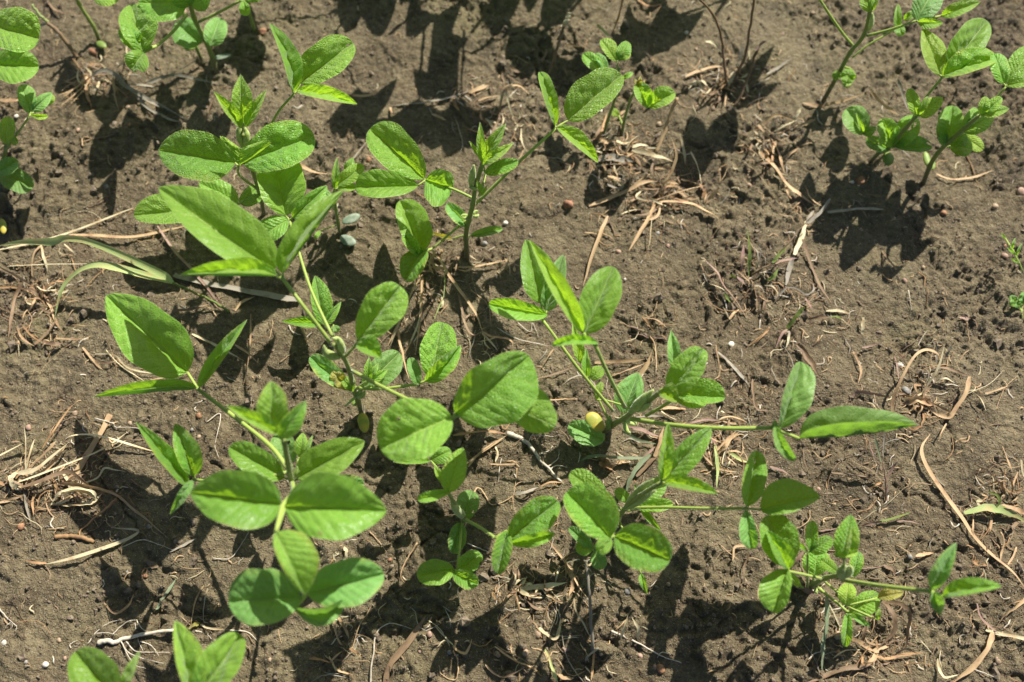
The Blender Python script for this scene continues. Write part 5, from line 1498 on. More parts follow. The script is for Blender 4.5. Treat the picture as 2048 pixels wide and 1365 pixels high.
    tuft('dry_tuft', 'mixed tan and green blades between the notched leaf tip and the level stalk', 'dry grass', (1440, 905), [
        ('blade', 'fgrass', 9, Z(a, s, [(1625, 780), (1645, 900), (1655, 1050), (1645, 1240)])), ('blade', 'tan', 12, Z(a, s, [(1660, 850), (1760, 740), (1890, 650)])), ('blade', 'tan', 7, Z(a, s, [(1710, 870), (1770, 730), (1850, 640)])),
        ('blade', 'tan', 8, Z(a, s, [(1470, 850), (1590, 980), (1700, 1040), (1890, 1080)])), ('blade', 'fgrass', 9, Z(a, s, [(1700, 840), (1800, 880), (1900, 945), (1990, 980)])), ('blade', 'pale', 3, Z(a, s, [(1700, 1000), (1730, 860), (1790, 720)])),
        ('blade', 'pale', 3, Z(a, s, [(1760, 920), (1840, 990), (1880, 1080)])), ('blade', 'purple', 6, Z(a, s, [(1580, 700), (1640, 780), (1680, 820)]))], GT)
    tuft('dry_tuft', 'reddish straw strands with a pale loop lying along the level stalk', 'dry grass', (1440, 838), [
        ('blade', 'purple', 7, Z(a, s, [(1300, 575), (1420, 545), (1560, 520), (1720, 540)])), ('blade', 'tan', 6, Z(a, s, [(1690, 510), (1790, 490), (1900, 520), (1960, 555)])), ('blade', 'tan', 6, Z(a, s, [(1690, 530), (1780, 560), (1880, 560), (1960, 555)])),
        ('blade', 'pale', 4, Z(a, s, [(1660, 450), (1700, 435), (1740, 460)])), ('blade', 'tan', 7, Z(a, s, [(1480, 590), (1600, 560), (1700, 545)]))], GT)
    straw('straw', 'thin dark stick on soil left of the hairy bud', 'straw', 'brown', 5, Z(a, s, [(430, 1210), (560, 1140), (700, 1070)]), GS)
    straw('straw', 'pale brown blade behind the shaded oval leaflet', 'straw', 'purple', 7, [(1540, 934), (1566, 942), (1585, 955)], GS)
    # ---- weedy grass right of the centre
    a, s = (1250, 400), 0.2197
    K = [('blade', 'ggrass', 10, [(1130, 700, 1), (1128, 580, 8), (1140, 480, 14), (1110, 245, 22)]), ('blade', 'purple', 9, [(1060, 660, 1), (1070, 540, 6), (1082, 390, 10)]), ('blade', 'grey', 7, [(1205, 620, 1), (1215, 540, 5), (1205, 470, 7), (1170, 430, 8)]),
         ('stem', 'brown', 5, [(1150, 690, 1), (1240, 630, 6), (1330, 580, 10), (1470, 410, 14), (1600, 260, 16), (1730, 120, 18)]), ('blade', 'ggrass', 11, [(1345, 575, 10), (1400, 500, 13), (1490, 395, 15)]),
         ('blade', 'purple', 10, [(1335, 582, 8), (1430, 555, 9), (1565, 530, 9)]), ('blade', 'tan', 4, [(1130, 745, 2), (1030, 650, 6), (930, 600, 7), (830, 570, 5)]), ('blade', 'purple', 8, [(1105, 1070, 1), (1020, 930, 4), (900, 780, 6), (840, 660, 6), (715, 535, 4)]),
         ('blade', 'pale', 4, [(980, 870, 3), (880, 805, 5), (760, 760, 4)]), ('blade', 'ggrass', 10, [(980, 950, 1), (940, 900, 4), (900, 840, 6)]), ('blade', 'grey', 4, [(1460, 800, 3), (1560, 805, 5), (1650, 860, 5), (1710, 830, 5), (1718, 765, 5)]),
         ('blade', 'grey', 5, [(1110, 780, 2), (1170, 770, 5), (1230, 790, 6), (1280, 850, 3)]), ('blade', 'pale', 5, [(1270, 780, 3), (1340, 785, 6), (1390, 850, 4), (1370, 900, 2)]), ('blade', 'ggrass', 11, [(1290, 730, 3), (1350, 700, 5), (1400, 620, 7)]),
         ('blade', 'ggrass', 9, [(960, 690, 2), (1000, 700, 3), (1050, 680, 2)]), ('blade', 'purple', 8, [(1020, 700, 2), (1080, 750, 4), (1110, 790, 2)]), ('blade', 'grey', 6, [(1360, 900, 2), (1440, 830, 4), (1480, 790, 4)]),
         ('blade', 'grey', 4, [(1230, 560, 2), (1240, 470, 6), (1210, 420, 8)]), ('blade', 'brown', 7, [(1180, 800, 1), (1200, 900, 3), (1200, 1010, 1)]), ('blade', 'brown', 6, [(1250, 840, 1), (1270, 930, 3), (1250, 1000, 1)]), ('blade', 'tan', 7, [(950, 1090), (990, 1030), (1040, 1000)])]
    tuft('grass_plant', 'weedy half-dry grass tuft with thin grey and green blades right of the centre', 'grass', (1502, 556), [(q[0], q[1], q[2], Z(a, s, q[3]), D(rod=True) if q[0] == 'stem' else {}) for q in K])
    tuft('grass_plant', 'single short green grass shoot with a rusty foot right of the weedy tuft', 'grass', (1574, 660), [
        ('blade', 'ggrass', 13, Z(a, s, [(1475, 1175, 2), (1560, 1060, 8), (1645, 955, 12)]), D(tw=0.1)), ('blade', 'brown', 4, Z(a, s, [(1640, 962, 12), (1750, 850, 15)])), ('blade', 'purple', 7, Z(a, s, [(1480, 1180, 2), (1430, 1220, 2), (1370, 1350, 1)])),
        ('blade', 'grey', 8, Z(a, s, [(1495, 1190, 2), (1490, 1270, 2), (1465, 1350, 1)])), ('blade', 'rust', 5, Z(a, s, [(1310, 1180), (1240, 1250), (1150, 1320)]))])
    tuft('dead_stalk', 'grey forked dead stalk with pale split ends right of the centre', 'dead stalk', (1600, 470), [
        ('stem', 'grey', 10, Z(a, s, [(1870, -10, 8), (1790, 100, 9), (1690, 190, 7), (1640, 215, 6)])), ('stem', 'pale', 15, Z(a, s, [(1650, 200, 6), (1625, 290, 6), (1590, 390, 5), (1540, 500, 4)]), D(ends=(0.7, 0.6))),
        ('stem', 'grey', 14, Z(a, s, [(1545, 490, 3), (1500, 610, 2), (1465, 780, 1)]), D(ends=(0.6, 0.3))), ('stem', 'grey', 8, Z(a, s, [(1720, 100, 5), (1680, 150, 5), (1640, 210, 5)]))])
    a, s = (1600, 350), 0.2565
    straw('straw', 'level grey-white reed under the shadow of the chewed plant', 'straw', 'grey', 10, Z(a, s, [(215, 290), (380, 272), (520, 262), (650, 268)]), GS, tw=0.1, ends=(0.8, 0.5))
    straw('straw', 'dark slanting stalk below the forked grey one', 'straw', 'brown', 8, Z(a, s, [(20, 500), (80, 680), (150, 850), (260, 1020)]), GS)
    straw('straw', 'white and brown husk lying right of the weedy tuft', 'straw', 'pale', 9, Z(a, s, [(200, 1062), (300, 1058), (395, 1085)]), GS)
    straw('straw', 'short upright cream stub on bare soil at the right', 'straw', 'pale', 9, Z(a, s, [(488, 1240, 1), (490, 1180, 3), (497, 1110, 5)]), GS, ends=(0.7, 0.9))
    straw('straw', 'thin stub with a pale end inside the leaf shadow at the right', 'straw', 'brown', 6, Z(a, s, [(640, 590, 1), (690, 660, 4), (755, 740, 6)]), GS, ends=(0.5, 0.8))
    tuft('dry_tuft', 'brown straw scraps with a green tip left of the cream stub', 'dry grass', (1640, 632), [
        ('blade', 'brown', 9, Z(a, s, [(60, 1130), (140, 1110), (240, 1115)])), ('blade', 'ggrass', 7, Z(a, s, [(240, 1105), (290, 1105), (330, 1125)])), ('blade', 'pale', 3, Z(a, s, [(320, 1120), (370, 1160), (430, 1210)])), ('blade', 'grey', 6, Z(a, s, [(-10, 890), (50, 935), (105, 900), (105, 850)])), ('blade', 'purple', 7, Z(a, s, [(40, 960), (80, 1020), (100, 1060)]))], GT)
    root('root_fibre', 'branched rusty rootlet on pale soil at the right', 'root', 'rust', 3, Z(a, s, [(920, 760), (975, 800), (970, 860), (1000, 910), (985, 1030)]), GR)
    root('root_fibre', 'fine pale fibre left of the branched rusty rootlet', 'root', 'root', 2.5, Z(a, s, [(845, 900), (855, 960), (870, 1060)]), GR)
    root('root_fibre', 'short fibre near the right pebbles', 'root', 'tan', 3.5, Z(a, s, [(1110, 920), (1130, 980), (1150, 1020)]), GR)
    straw('straw', 'pinkish withered scrap above the far right weed', 'straw', 'purple', 12, Z(a, s, [(1245, 1110), (1290, 1120), (1320, 1120)]), GS)
    root('root_fibre', 'tan fibre below the pinkish scrap', 'root', 'tan', 3.5, Z(a, s, [(1300, 1150), (1310, 1240), (1325, 1300)]), GR)
    # ---- curled tuft on the right
    a, s = (1600, 600), 0.2344
    tuft('dry_tuft', 'curled tan grass tuft with one wide looping blade at the right', 'dry grass', (1832, 804), [
        ('blade', 'pale', 7, Z(a, s, [(1020, 835, 2), (1100, 710, 8), (1180, 580, 14), (1240, 365, 20)])), ('blade', 'tan', 8, Z(a, s, [(790, 985, 1), (795, 850, 8), (870, 670, 16), (970, 490, 20), (1075, 425, 20), (1180, 465, 16), (1200, 565, 10)]), D(tw=0.2)),
        ('blade', 'brown', 9, Z(a, s, [(1190, 575, 10), (1290, 595, 10), (1450, 655, 9)])), ('blade', 'tan', 12, Z(a, s, [(1450, 650, 9), (1420, 780, 9), (1350, 900, 7), (1280, 990, 5), (1200, 985, 3), (1130, 960, 2)]), D(tw=0.2, ends=(0.5, 0.2))),
        ('sheath', 'tan', 20, Z(a, s, [(900, 880, 2), (990, 850, 6), (1080, 870, 6), (1150, 900, 3)]), D(crease=0.6)), ('blade', 'tan', 9, Z(a, s, [(1080, 870, 4), (1180, 910, 4), (1290, 965, 2)])),
        ('blade', 'brown', 8, Z(a, s, [(830, 790, 3), (890, 810, 4), (960, 845, 3)])), ('blade', 'brown', 8, Z(a, s, [(860, 890, 1), (930, 870, 2), (990, 850, 3)])), ('blade', 'grey', 5, Z(a, s, [(1160, 360, 16), (1170, 450, 13), (1165, 540, 10)])),
        ('blade', 'grey', 7, Z(a, s, [(1245, 490, 3), (1270, 440, 7), (1300, 380, 10)])), ('blade', 'pale', 4, Z(a, s, [(1460, 775), (1540, 840), (1590, 950)]))], GT)
    straw('husk', 'dark brown cupped husk right of the upright pale leaflet', 'husk', 'brown', 18, Z(a, s, [(-20, 380, 3), (60, 480, 5), (120, 570, 4), (160, 660, 1)]), None, crease=0.6)
    straw('straw', 'curved tan straw on open soil left of the curled tuft', 'straw', 'tan', 6, Z(a, s, [(455, 440), (500, 530), (522, 610), (490, 725)]), GS)
    straw('straw', 'dull purple blade lying level above the folded wing leaflet', 'straw', 'purple', 10, Z(a, s, [(420, 860), (490, 790), (600, 800), (700, 818), (790, 835)]), GS)
    straw('straw', 'thin pinkish stalk beside the white pebble', 'straw', 'purple', 4, Z(a, s, [(810, 480), (835, 600), (848, 770)]), GS)
    straw('straw', 'thin rosy straw above the curved tan one', 'straw', 'purple', 6, Z(a, s, [(530, 410), (600, 395), (690, 365)]), GS)
    straw('straw', 'pale short straw in the shade at the right edge', 'straw', 'tan', 5, Z(a, s, [(1580, 800), (1680, 770), (1790, 730)]), GS)
    a, s = (1080, 640), 0.381
    straw('straw', 'grey flattened twig between the weedy tuft and the broad folded leaves', 'straw', 'grey', 9, Z(a, s, [(930, 165), (990, 220), (1050, 285), (1105, 355)]), GS)
    straw('straw', 'brown bent twig right of the grey flattened one', 'straw', 'brown', 7, Z(a, s, [(1115, 310), (1120, 380), (1135, 460), (1200, 480)]), GS)
    straw('straw', 'dark twig slanting on soil above the upright pale leaflet', 'straw', 'brown', 6, Z(a, s, [(1020, 360), (1080, 400), (1125, 450)]), GS)
    root('root_fibre', 'orange rootlet below the weedy tuft', 'root', 'rust', 4, Z(a, s, [(1205, 40), (1160, 85), (1090, 140)]), GR)
    straw('straw', 'short pale straw right of the orange rootlet', 'straw', 'pale', 6, Z(a, s, [(1300, 50), (1305, 100), (1290, 150)]), GS)
    straw('straw', 'thin pale grass tip hanging by the folded wing leaflet', 'straw', 'tan', 4, [(1432, 690), (1440, 745), (1428, 760)], GS)
    # ---- top right quarter
    a, s = (1180, 200), 0.2637
    K = [('blade', 'tan', 9, [(515, 745, 2), (560, 640, 10), (630, 520, 16), (655, 420, 20), (620, 285, 24)]), ('blade', 'tan', 12, [(500, 775, 2), (440, 900, 4), (370, 1020, 3), (290, 1150, 1)]), ('blade', 'tan', 9, [(520, 770, 3), (650, 770, 6), (780, 790, 6), (880, 840, 5), (965, 890, 4), (985, 970, 1)]),
         ('blade', 'tan', 4, [(535, 745, 4), (700, 690, 8), (890, 645, 9)]), ('blade', 'tan', 13, [(-10, 805, 1), (180, 730, 4), (300, 680, 6), (400, 625, 6), (510, 618, 4)]), ('blade', 'pale', 14, [(320, 385, 4), (430, 400, 6), (520, 430, 5), (635, 465, 2)]),
         ('blade', 'pale', 10, [(320, 360, 4), (380, 340, 5), (440, 350, 3)]), ('blade', 'pale', 8, [(690, 265, 12), (710, 370, 9), (725, 490, 2)]), ('blade', 'pale', 7, [(765, 395, 12), (815, 500, 8), (850, 650, 2)]), ('blade', 'rust', 11, [(835, 640, 3), (870, 690, 4), (850, 745, 2)]),
         ('blade', 'tan', 11, [(660, 690, 2), (750, 740, 4), (830, 745, 3)]), ('blade', 'tan', 11, [(880, 780, 1), (930, 720, 5), (985, 665, 7)]), ('blade', 'tan', 9, [(550, 650, 5), (600, 620, 6), (675, 640, 4)]), ('blade', 'tan', 9, [(490, 520), (560, 515), (640, 525)]),
         ('blade', 'brown', 9, [(300, 410), (360, 450), (390, 510)]), ('blade', 'brown', 8, [(480, 480, 4), (470, 530, 4), (500, 590, 2)]), ('blade', 'brown', 8, [(560, 700, 2), (660, 700, 3), (720, 730, 2)]), ('blade', 'tan', 6, [(310, 715), (400, 760), (480, 770)]),
         ('blade', 'pale', 5, [(430, 365), (540, 365), (640, 375)]), ('blade', 'tan', 8, [(690, 600), (760, 620), (840, 640)])]
    tuft('dry_tuft', 'big tan straw tuft with a raised hooked blade on the upper right soil', 'dry grass', (1316, 400), [(q[0], q[1], q[2], Z(a, s, q[3])) for q in K], GT)
    tuft('dry_tuft', 'heap of broken straw and dark husk at the foot of the tiny seedlings', 'dry grass', (1240, 320), [(q[0], q[1], q[2], Z(a, s, q[3])) for q in [
        ('blade', 'grey', 26, [(60, 450, 3), (180, 435, 5), (330, 470, 3)]), ('blade', 'tan', 12, [(60, 320), (130, 340), (200, 320)]), ('blade', 'pale', 10, [(200, 310), (250, 330), (300, 320)]), ('blade', 'tan', 10, [(100, 380), (170, 370), (250, 390)]),
        ('blade', 'rust', 10, [(70, 280), (90, 240), (130, 100)]), ('blade', 'tan', 8, [(280, 400), (330, 440), (385, 500)]), ('blade', 'brown', 10, [(40, 300), (60, 250), (110, 170)]), ('blade', 'tan', 11, [(130, 580), (190, 590), (230, 620)]),
        ('blade', 'grey', 9, [(130, 640), (200, 670), (270, 660)]), ('blade', 'tan', 8, [(90, 470), (120, 530), (110, 580)]), ('blade', 'pale', 8, [(150, 600), (210, 630), (260, 660)]), ('blade', 'tan', 7, [(290, 180), (350, 190), (410, 180)]), ('blade', 'tan', 9, [(180, 90), (220, 110), (270, 80)])]], GT)
    root('dead_stalk', 'jointed tan stalk standing right of the tiny seedlings', 'dead stalk', 'tan', 9, [(1354, 196, 22), (1340, 230, 16), (1331, 258, 10), (1312, 308, 1)], None, end=0.9)
    tuft('dry_tuft', 'leaning tan straw with small split roots above the pointed blurred leaflet', 'dry grass', (1214, 440), [
        ('blade', 'tan', 11, [(1216, 432, 3), (1203, 462, 6), (1184, 512, 4), (1166, 572, 1)]), ('rootlet', 'tan', 4, Z(a, s, [(100, 1020), (150, 1040), (190, 1075)]), D(rod=True)), ('rootlet', 'tan', 4, Z(a, s, [(70, 1075), (120, 1105), (185, 1095)]), D(rod=True)),
        ('rootlet', 'tan', 4, Z(a, s, [(-40, 1010), (30, 1015), (90, 1030)]), D(rod=True)), ('rootlet', 'brown', 5, Z(a, s, [(130, 890), (165, 960), (190, 1030)]), D(rod=True)), ('rootlet', 'tan', 4, Z(a, s, [(120, 890), (80, 880), (60, 930)]), D(rod=True))], GT)
    straw('straw', 'slender pale spike left of the hooked straw tuft foot', 'straw', 'pale', 4, [(1296, 500, 2), (1300, 480, 5), (1304, 432, 8)], GS)
    K = [('blade', 'tan', 10, [(1310, 185, 3), (1390, 125, 8), (1470, 120, 9), (1560, 165, 4)]), ('blade', 'pale', 10, [(1545, 155, 3), (1575, 100, 7), (1610, 55, 9)]), ('blade', 'tan', 11, [(1590, 195, 2), (1650, 175, 4), (1710, 145, 5)]), ('blade', 'pale', 9, [(1390, 125, 8), (1388, 170, 5), (1392, 215, 2)]),
         ('blade', 'tan', 9, [(1275, 190), (1320, 240), (1370, 300)]), ('blade', 'pale', 10, [(1215, 290), (1260, 290), (1315, 305)]), ('blade', 'tan', 11, [(1375, 290, 2), (1430, 390, 6), (1450, 460, 6), (1475, 560, 2)]), ('blade', 'tan', 12, [(1285, 395, 2), (1390, 490, 5), (1490, 630, 6), (1580, 710, 4), (1700, 795, 1)]),
         ('blade', 'tan', 7, [(1485, 650), (1505, 710), (1535, 760)]), ('blade', 'tan', 8, [(1630, 650, 6), (1680, 750, 5), (1770, 815, 2)]), ('blade', 'brown', 8, [(1310, 310), (1360, 310), (1400, 330)]), ('blade', 'brown', 6, [(1400, 430), (1440, 500), (1480, 580)])]
    tuft('dry_tuft', 'long tan straw tuft slanting down left of the chewed seedling', 'dry grass', (1540, 300), [(q[0], q[1], q[2], Z(a, s, q[3])) for q in K], GT)
    straw('straw', 'curved tan straw at the foot of the thin-stemmed top right seedling', 'straw', 'tan', 11, [(1606, 206), (1636, 212), (1668, 206), (1730, 188)], GS)
    straw('straw', 'brown straw scraps below the forked stalk at the top right', 'straw', 'tan', 10, [(1740, 182), (1768, 210), (1800, 232)], GS)
    straw('straw', 'grey stick leaning behind the chewed seedling', 'straw', 'grey', 9, [(1796, 158, 18), (1806, 190, 14), (1818, 226, 6)], GS)
    root('root_fibre', 'orange root fibres right of the leaning brown-footed seedling', 'root', 'rust', 4, [(1932, 308), (1946, 340), (1952, 360), (1964, 384)], GR)
    straw('straw', 'tan straw below the leaning brown-footed seedling', 'straw', 'tan', 7, [(1872, 348), (1900, 358), (1940, 356), (1990, 340)], GS)
    a, s = (1250, 0), 0.2197
    K = [('stem', 'brown', 6, [(680, -10, 60), (800, 130, 46), (865, 290, 34), (890, 460, 22), (910, 640, 10), (930, 790, 0)]), ('stem', 'brown', 6, [(1175, -20, 62), (1140, 250, 42), (1095, 500, 24), (1010, 690, 8), (940, 800, 0)]), ('stem', 'brown', 6, [(1205, 450, 28), (1150, 610, 18), (1085, 800, 8), (990, 980, 0)])]
    K = [(q[0], q[1], q[2], Z(a, s, q[3]), D(rod=True, end=1.2)) for q in K]
    K += [(q[0], q[1], q[2], Z(a, s, q[3])) for q in [('blade', 'pale', 9, [(735, 380, 20), (800, 390, 20), (880, 470, 18)]), ('blade', 'pale', 14, [(950, 790, 3), (975, 700, 8), (1005, 640, 10)]), ('blade', 'grey', 10, [(1010, 610, 10), (1050, 520, 14), (1070, 400, 18)]),
                                                     ('blade', 'rust', 9, [(880, 390, 24), (890, 430, 22), (905, 480, 20)]), ('blade', 'purple', 9, [(1190, 460, 28), (1240, 400, 30), (1300, 365, 30)]), ('blade', 'brown', 7, [(885, 480, 20), (940, 520, 16), (1015, 575, 12)]),
                                                     ('blade', 'tan', 8, [(930, 430, 16), (950, 470, 14), (970, 510, 10)]), ('blade', 'rust', 8, [(1180, 480, 24), (1165, 560, 20), (1150, 620, 16)]), ('blade', 'pale', 6, [(1060, 710, 6), (1100, 690, 8), (1125, 670, 8)])]]
    tuft('dead_stalk', 'dark dead twigs rising in a V from dry sheaths near the top edge', 'dead stalk', (1455, 180), K, GT)
    straw('straw', 'tan reed slanting over the pit left of the dark twigs', 'straw', 'tan', 9, Z(a, s, [(550, 695), (690, 640), (800, 610), (885, 608)]), GS, tw=0.1)
    straw('straw', 'grey reed lying right of the dark twigs', 'straw', 'grey', 8, Z(a, s, [(1290, 675), (1400, 610), (1530, 520)]), GS)
    straw('straw', 'red-tinged tan scrap at the top edge right of the middle', 'straw', 'rust', 12, Z(a, s, [(120, 0), (220, 55), (340, 40)]), GS)
    straw('straw', 'thin rusty stalk at the top edge over the tiny seedlings', 'straw', 'rust', 7, [(1247, -6, 40), (1238, 30, 28), (1226, 66, 16)], GS)
    # ---- top middle
    a, s = (700, 0), 0.2686
    tuft('dry_tuft', 'bent tan reed like a hairpin on the upper middle soil', 'dry grass', (995, 244), [(q[0], q[1], q[2], Z(a, s, q[3])) for q in [
        ('blade', 'tan', 13, [(1090, 915, 1), (1120, 790, 6), (1145, 670, 10), (1200, 635, 11), (1280, 650, 9), (1335, 705, 3)]), ('blade', 'pale', 7, [(1120, 760, 6), (1150, 680, 10), (1190, 790, 6), (1225, 905, 1)]), ('blade', 'tan', 12, [(885, 690), (960, 660), (1025, 645)]),
        ('blade', 'tan', 9, [(955, 750), (1030, 725), (1110, 715)]), ('blade', 'brown', 7, [(1140, 470), (1135, 550), (1150, 640)]), ('blade', 'brown', 10, [(1180, 500), (1240, 530), (1290, 540)]), ('blade', 'brown', 7, [(1040, 600), (1050, 640), (1060, 690)]),
        ('blade', 'brown', 8, [(1170, 560), (1240, 610), (1300, 640)]), ('blade', 'tan', 8, [(870, 770), (910, 800), (960, 780)]), ('blade', 'pale', 3, [(1225, 910), (1260, 940), (1300, 928)])]], GT)
    straw('straw', 'grey straw in the deep shade at the top middle', 'straw', 'grey', 9, Z(a, s, [(320, 785), (540, 765), (700, 735), (880, 690)]), GS)
    straw('straw', 'small rust scrap at the edge of the top middle shadow', 'straw', 'rust', 10, Z(a, s, [(765, 735), (790, 790), (815, 830)]), GS)
    straw('straw', 'tan splinters below the top middle shadow', 'straw', 'tan', 8, Z(a, s, [(610, 850), (660, 870), (720, 900)]), GS)
    straw('straw', 'short tan splinter left of the pale ones below the top shadow', 'straw', 'tan', 8, Z(a, s, [(300, 800), (310, 840), (340, 870)]), GS)
    straw('straw', 'pale straw under the narrow bright leaflet at the top left-middle', 'straw', 'tan', 8, Z(a, s, [(20, 710), (100, 715), (215, 700)]), GS)
    tuft('dead_stalk', 'brown dead stalk with a pale cut end at the top middle', 'dead stalk', (1100, 150), [
        ('stem', 'brown', 8, Z(a, s, [(1480, 560, 0), (1530, 400, 12), (1570, 270, 20), (1600, 180, 26)]), D(rod=True, end=1.0)), ('stem', 'pale', 13, Z(a, s, [(1595, 190, 26), (1615, 150, 28), (1640, 95, 32)]), D(rod=True, end=1.0)),
        ('blade', 'brown', 8, Z(a, s, [(1650, 220, 6), (1710, 280, 6), (1770, 350, 2)])), ('blade', 'tan', 8, Z(a, s, [(1600, 335), (1680, 345), (1760, 355)])), ('blade', 'brown', 10, Z(a, s, [(1420, 460, 1), (1450, 420, 5), (1470, 370, 7)]))], GT)
    straw('straw', 'pale green grass tip beside the tiny blurred seedling', 'straw', 'fgrass', 9, Z(a, s, [(1840, 185, 14), (1890, 230, 14), (1940, 280, 12)]), GS)
    straw('straw', 'fine grey straw pointing at the notched upright leaflet', 'straw', 'grey', 4, [(735, 282), (712, 310), (696, 330)], GS)
    straw('straw', 'thick pale brown straw behind the two bright left leaflets', 'straw', 'tan', 11, [(572, 310), (600, 330), (632, 345), (690, 350)], GS)
    # ---- top left tangle
    a, s = (0, 0), 0.2564
    K = [('blade', 'grey', 13, [(715, 600, 3), (760, 560, 9), (840, 552, 12), (920, 600, 11), (1000, 680, 9), (1200, 790, 6), (1460, 940, 1)]), ('blade', 'tan', 9, [(880, 600, 10), (890, 700, 8), (900, 770, 4), (925, 860, 1)]), ('blade', 'pale', 6, [(790, 610, 9), (840, 635, 8), (880, 645, 6)]),
         ('blade', 'grey', 9, [(1140, 650, 3), (1240, 610, 6), (1360, 585, 7), (1500, 610, 6), (1720, 660, 3)]), ('blade', 'grey', 8, [(1160, 655, 2), (1350, 570, 5), (1570, 455, 3)]), ('blade', 'grey', 9, [(1040, 720, 3), (1150, 840, 3), (1300, 920, 2), (1420, 960, 1)]),
         ('blade', 'grey', 9, [(930, 640, 7), (1080, 740, 6), (1250, 840, 4)]), ('blade', 'grey', 6, [(1000, 660, 5), (1120, 665, 5), (1240, 690, 3)])]
    K = [(q[0], q[1], q[2], Z(a, s, q[3])) for q in K]
    for k in range(9):
        x0, y0 = 690 + RNG.uniform(-30, 30), 600 + RNG.uniform(-30, 60)
        x1, y1 = 500 + RNG.uniform(-60, 60), 620 + k * 26 + RNG.uniform(-20, 20)
        K.append(('rootlet', 'tan', 5, Z(a, s, [(x0, y0), ((x0 + x1) / 2 + RNG.uniform(-30, 30), (y0 + y1) / 2 + RNG.uniform(-30, 30)), (x1, y1)]), D(rod=True, h=2.5)))
    tuft('dry_tuft', 'uprooted grey grass with a bushy brown root in the top left shade', 'dry grass', (182, 152), K, GT)
    straw('straw', 'brown stalk in shade behind the hairy pointed tip', 'straw', 'brown', 8, Z(a, s, [(1595, 960), (1630, 850), (1670, 760), (1690, 650)]), GS)
    straw('straw', 'flat tan straw at the upper left edge behind the folded trio', 'straw', 'tan', 11, Z(a, s, [(-30, 775), (70, 785), (190, 775)]), GS)
    straw('straw', 'tan stalk at the top edge near the left corner', 'straw', 'tan', 9, Z(a, s, [(335, -10, 10), (345, 60, 6), (340, 120, 1)]), GS)
    straw('straw', 'brown split straw beside the tan stalk near the top left corner', 'straw', 'brown', 9, Z(a, s, [(370, 10), (420, 70), (510, 110)]), GS)
    tuft('dead_seedling', 'withered seedling stump with a broken pale top at the top left', 'dead plant', (152, 114), [
        ('stem', 'brown', 11, Z(a, s, [(600, 450, 0), (540, 360, 8), (450, 250, 16), (370, 180, 22)]), D(rod=True, end=0.9)), ('stem', 'fgrass', 9, Z(a, s, [(375, 175, 22), (310, 120, 27), (245, 35, 32)]), D(rod=True, end=0.7)),
        ('scar_leaf', 'grey', 10, Z(a, s, [(370, 170, 22), (330, 195, 20), (280, 215, 16)]))])
    root('root_fibre', 'dark fibre on lit soil left of the broad level leaflet', 'root', 'brown', 4, Z(a, s, [(640, 1110), (760, 1080), (880, 1050), (1130, 920)]), GR)
    root('root_fibre', 'small tan hook on lit soil at the left', 'root', 'tan', 3.5, Z(a, s, [(645, 1140), (640, 1090), (670, 1070), (725, 1085)]), GR)
    # ---- lower right
    a, s = (1450, 800), 0.249
    tuft('grass_plant', 'small reddish grass with three upright narrow blades at the lower right', 'grass', (1772, 1008), [
        ('stem', 'purple', 5, Z(a, s, [(1295, 835, 0), (1295, 700, 4), (1285, 600, 8), (1268, 500, 12)]), D(rod=True)), ('blade', 'purple', 7, Z(a, s, [(1262, 565, 8), (1200, 460, 16), (1140, 285, 24)])), ('blade', 'grey', 7, Z(a, s, [(1270, 500, 12), (1275, 400, 20), (1282, 235, 28)])),
        ('blade', 'bgrass', 6, Z(a, s, [(1255, 500, 10), (1225, 380, 16), (1198, 270, 20)])), ('blade', 'purple', 7, Z(a, s, [(1300, 635, 5), (1340, 560, 9), (1395, 485, 12)])), ('blade', 'rust', 5, Z(a, s, [(1165, 712), (1220, 680), (1280, 655)])),
        ('blade', 'grey', 4, Z(a, s, [(1300, 780, 2), (1310, 720, 5), (1340, 640, 8)]))])
    straw('straw', 'straight pale straw below the small reddish grass', 'straw', 'pale', 7, Z(a, s, [(1050, 1008), (1130, 940), (1220, 880), (1330, 810), (1435, 710)]), GS, tw=0.1)
    straw('straw', 'level brown twig left of the small reddish grass', 'straw', 'brown', 6, Z(a, s, [(855, 585), (1000, 600), (1130, 620), (1265, 645)]), GS)
    tuft('grass_plant', 'flat red and green grass shoot right of the puckered upright leaf', 'grass', (1735, 1048), [
        ('blade', 'purple', 8, Z(a, s, [(1100, 1010, 1), (1200, 990, 3), (1270, 970, 4)])), ('blade', 'ggrass', 8, Z(a, s, [(1240, 978, 3), (1360, 950, 4), (1500, 900, 4)])), ('blade', 'purple', 4, Z(a, s, [(1380, 975, 2), (1470, 975, 2), (1560, 995, 1)]))])
    straw('straw', 'dark brown stub pointing up at the right of the oval leaflet', 'straw', 'brown', 10, Z(a, s, [(690, 700, 1), (740, 640, 6), (800, 570, 10)]), GS)
    root('root_fibre', 'orange fibre under the oval leaflet tip', 'root', 'tan', 3, Z(a, s, [(680, 890), (680, 950), (640, 1000), (550, 1045)]), GR)
    root('root_fibre', 'tan curl on soil above the small puckered trio', 'root', 'tan', 4, Z(a, s, [(790, 985), (800, 955), (880, 945)]), GR)
    root('root_fibre', 'brown straw above the puckered upright leaf', 'root', 'purple', 5, Z(a, s, [(760, 1060), (850, 1045), (900, 1035)]), GR)
    straw('straw', 'tan bent rootlet left of the lower right seedling', 'straw', 'tan', 6, [(1466, 1120), (1470, 1095), (1490, 1092), (1506, 1094)], GS)
    straw('straw', 'brown fibre hanging below the tan bent rootlet', 'straw', 'brown', 6, [(1500, 1106), (1490, 1130), (1488, 1150)], GS)
    straw('straw', 'thin tan curl right of the upright pale leaflet', 'straw', 'tan', 4, Z(a, s, [(1780, 190), (1740, 260), (1720, 330)]), GS)
    a, s = (1450, 900), 0.3407
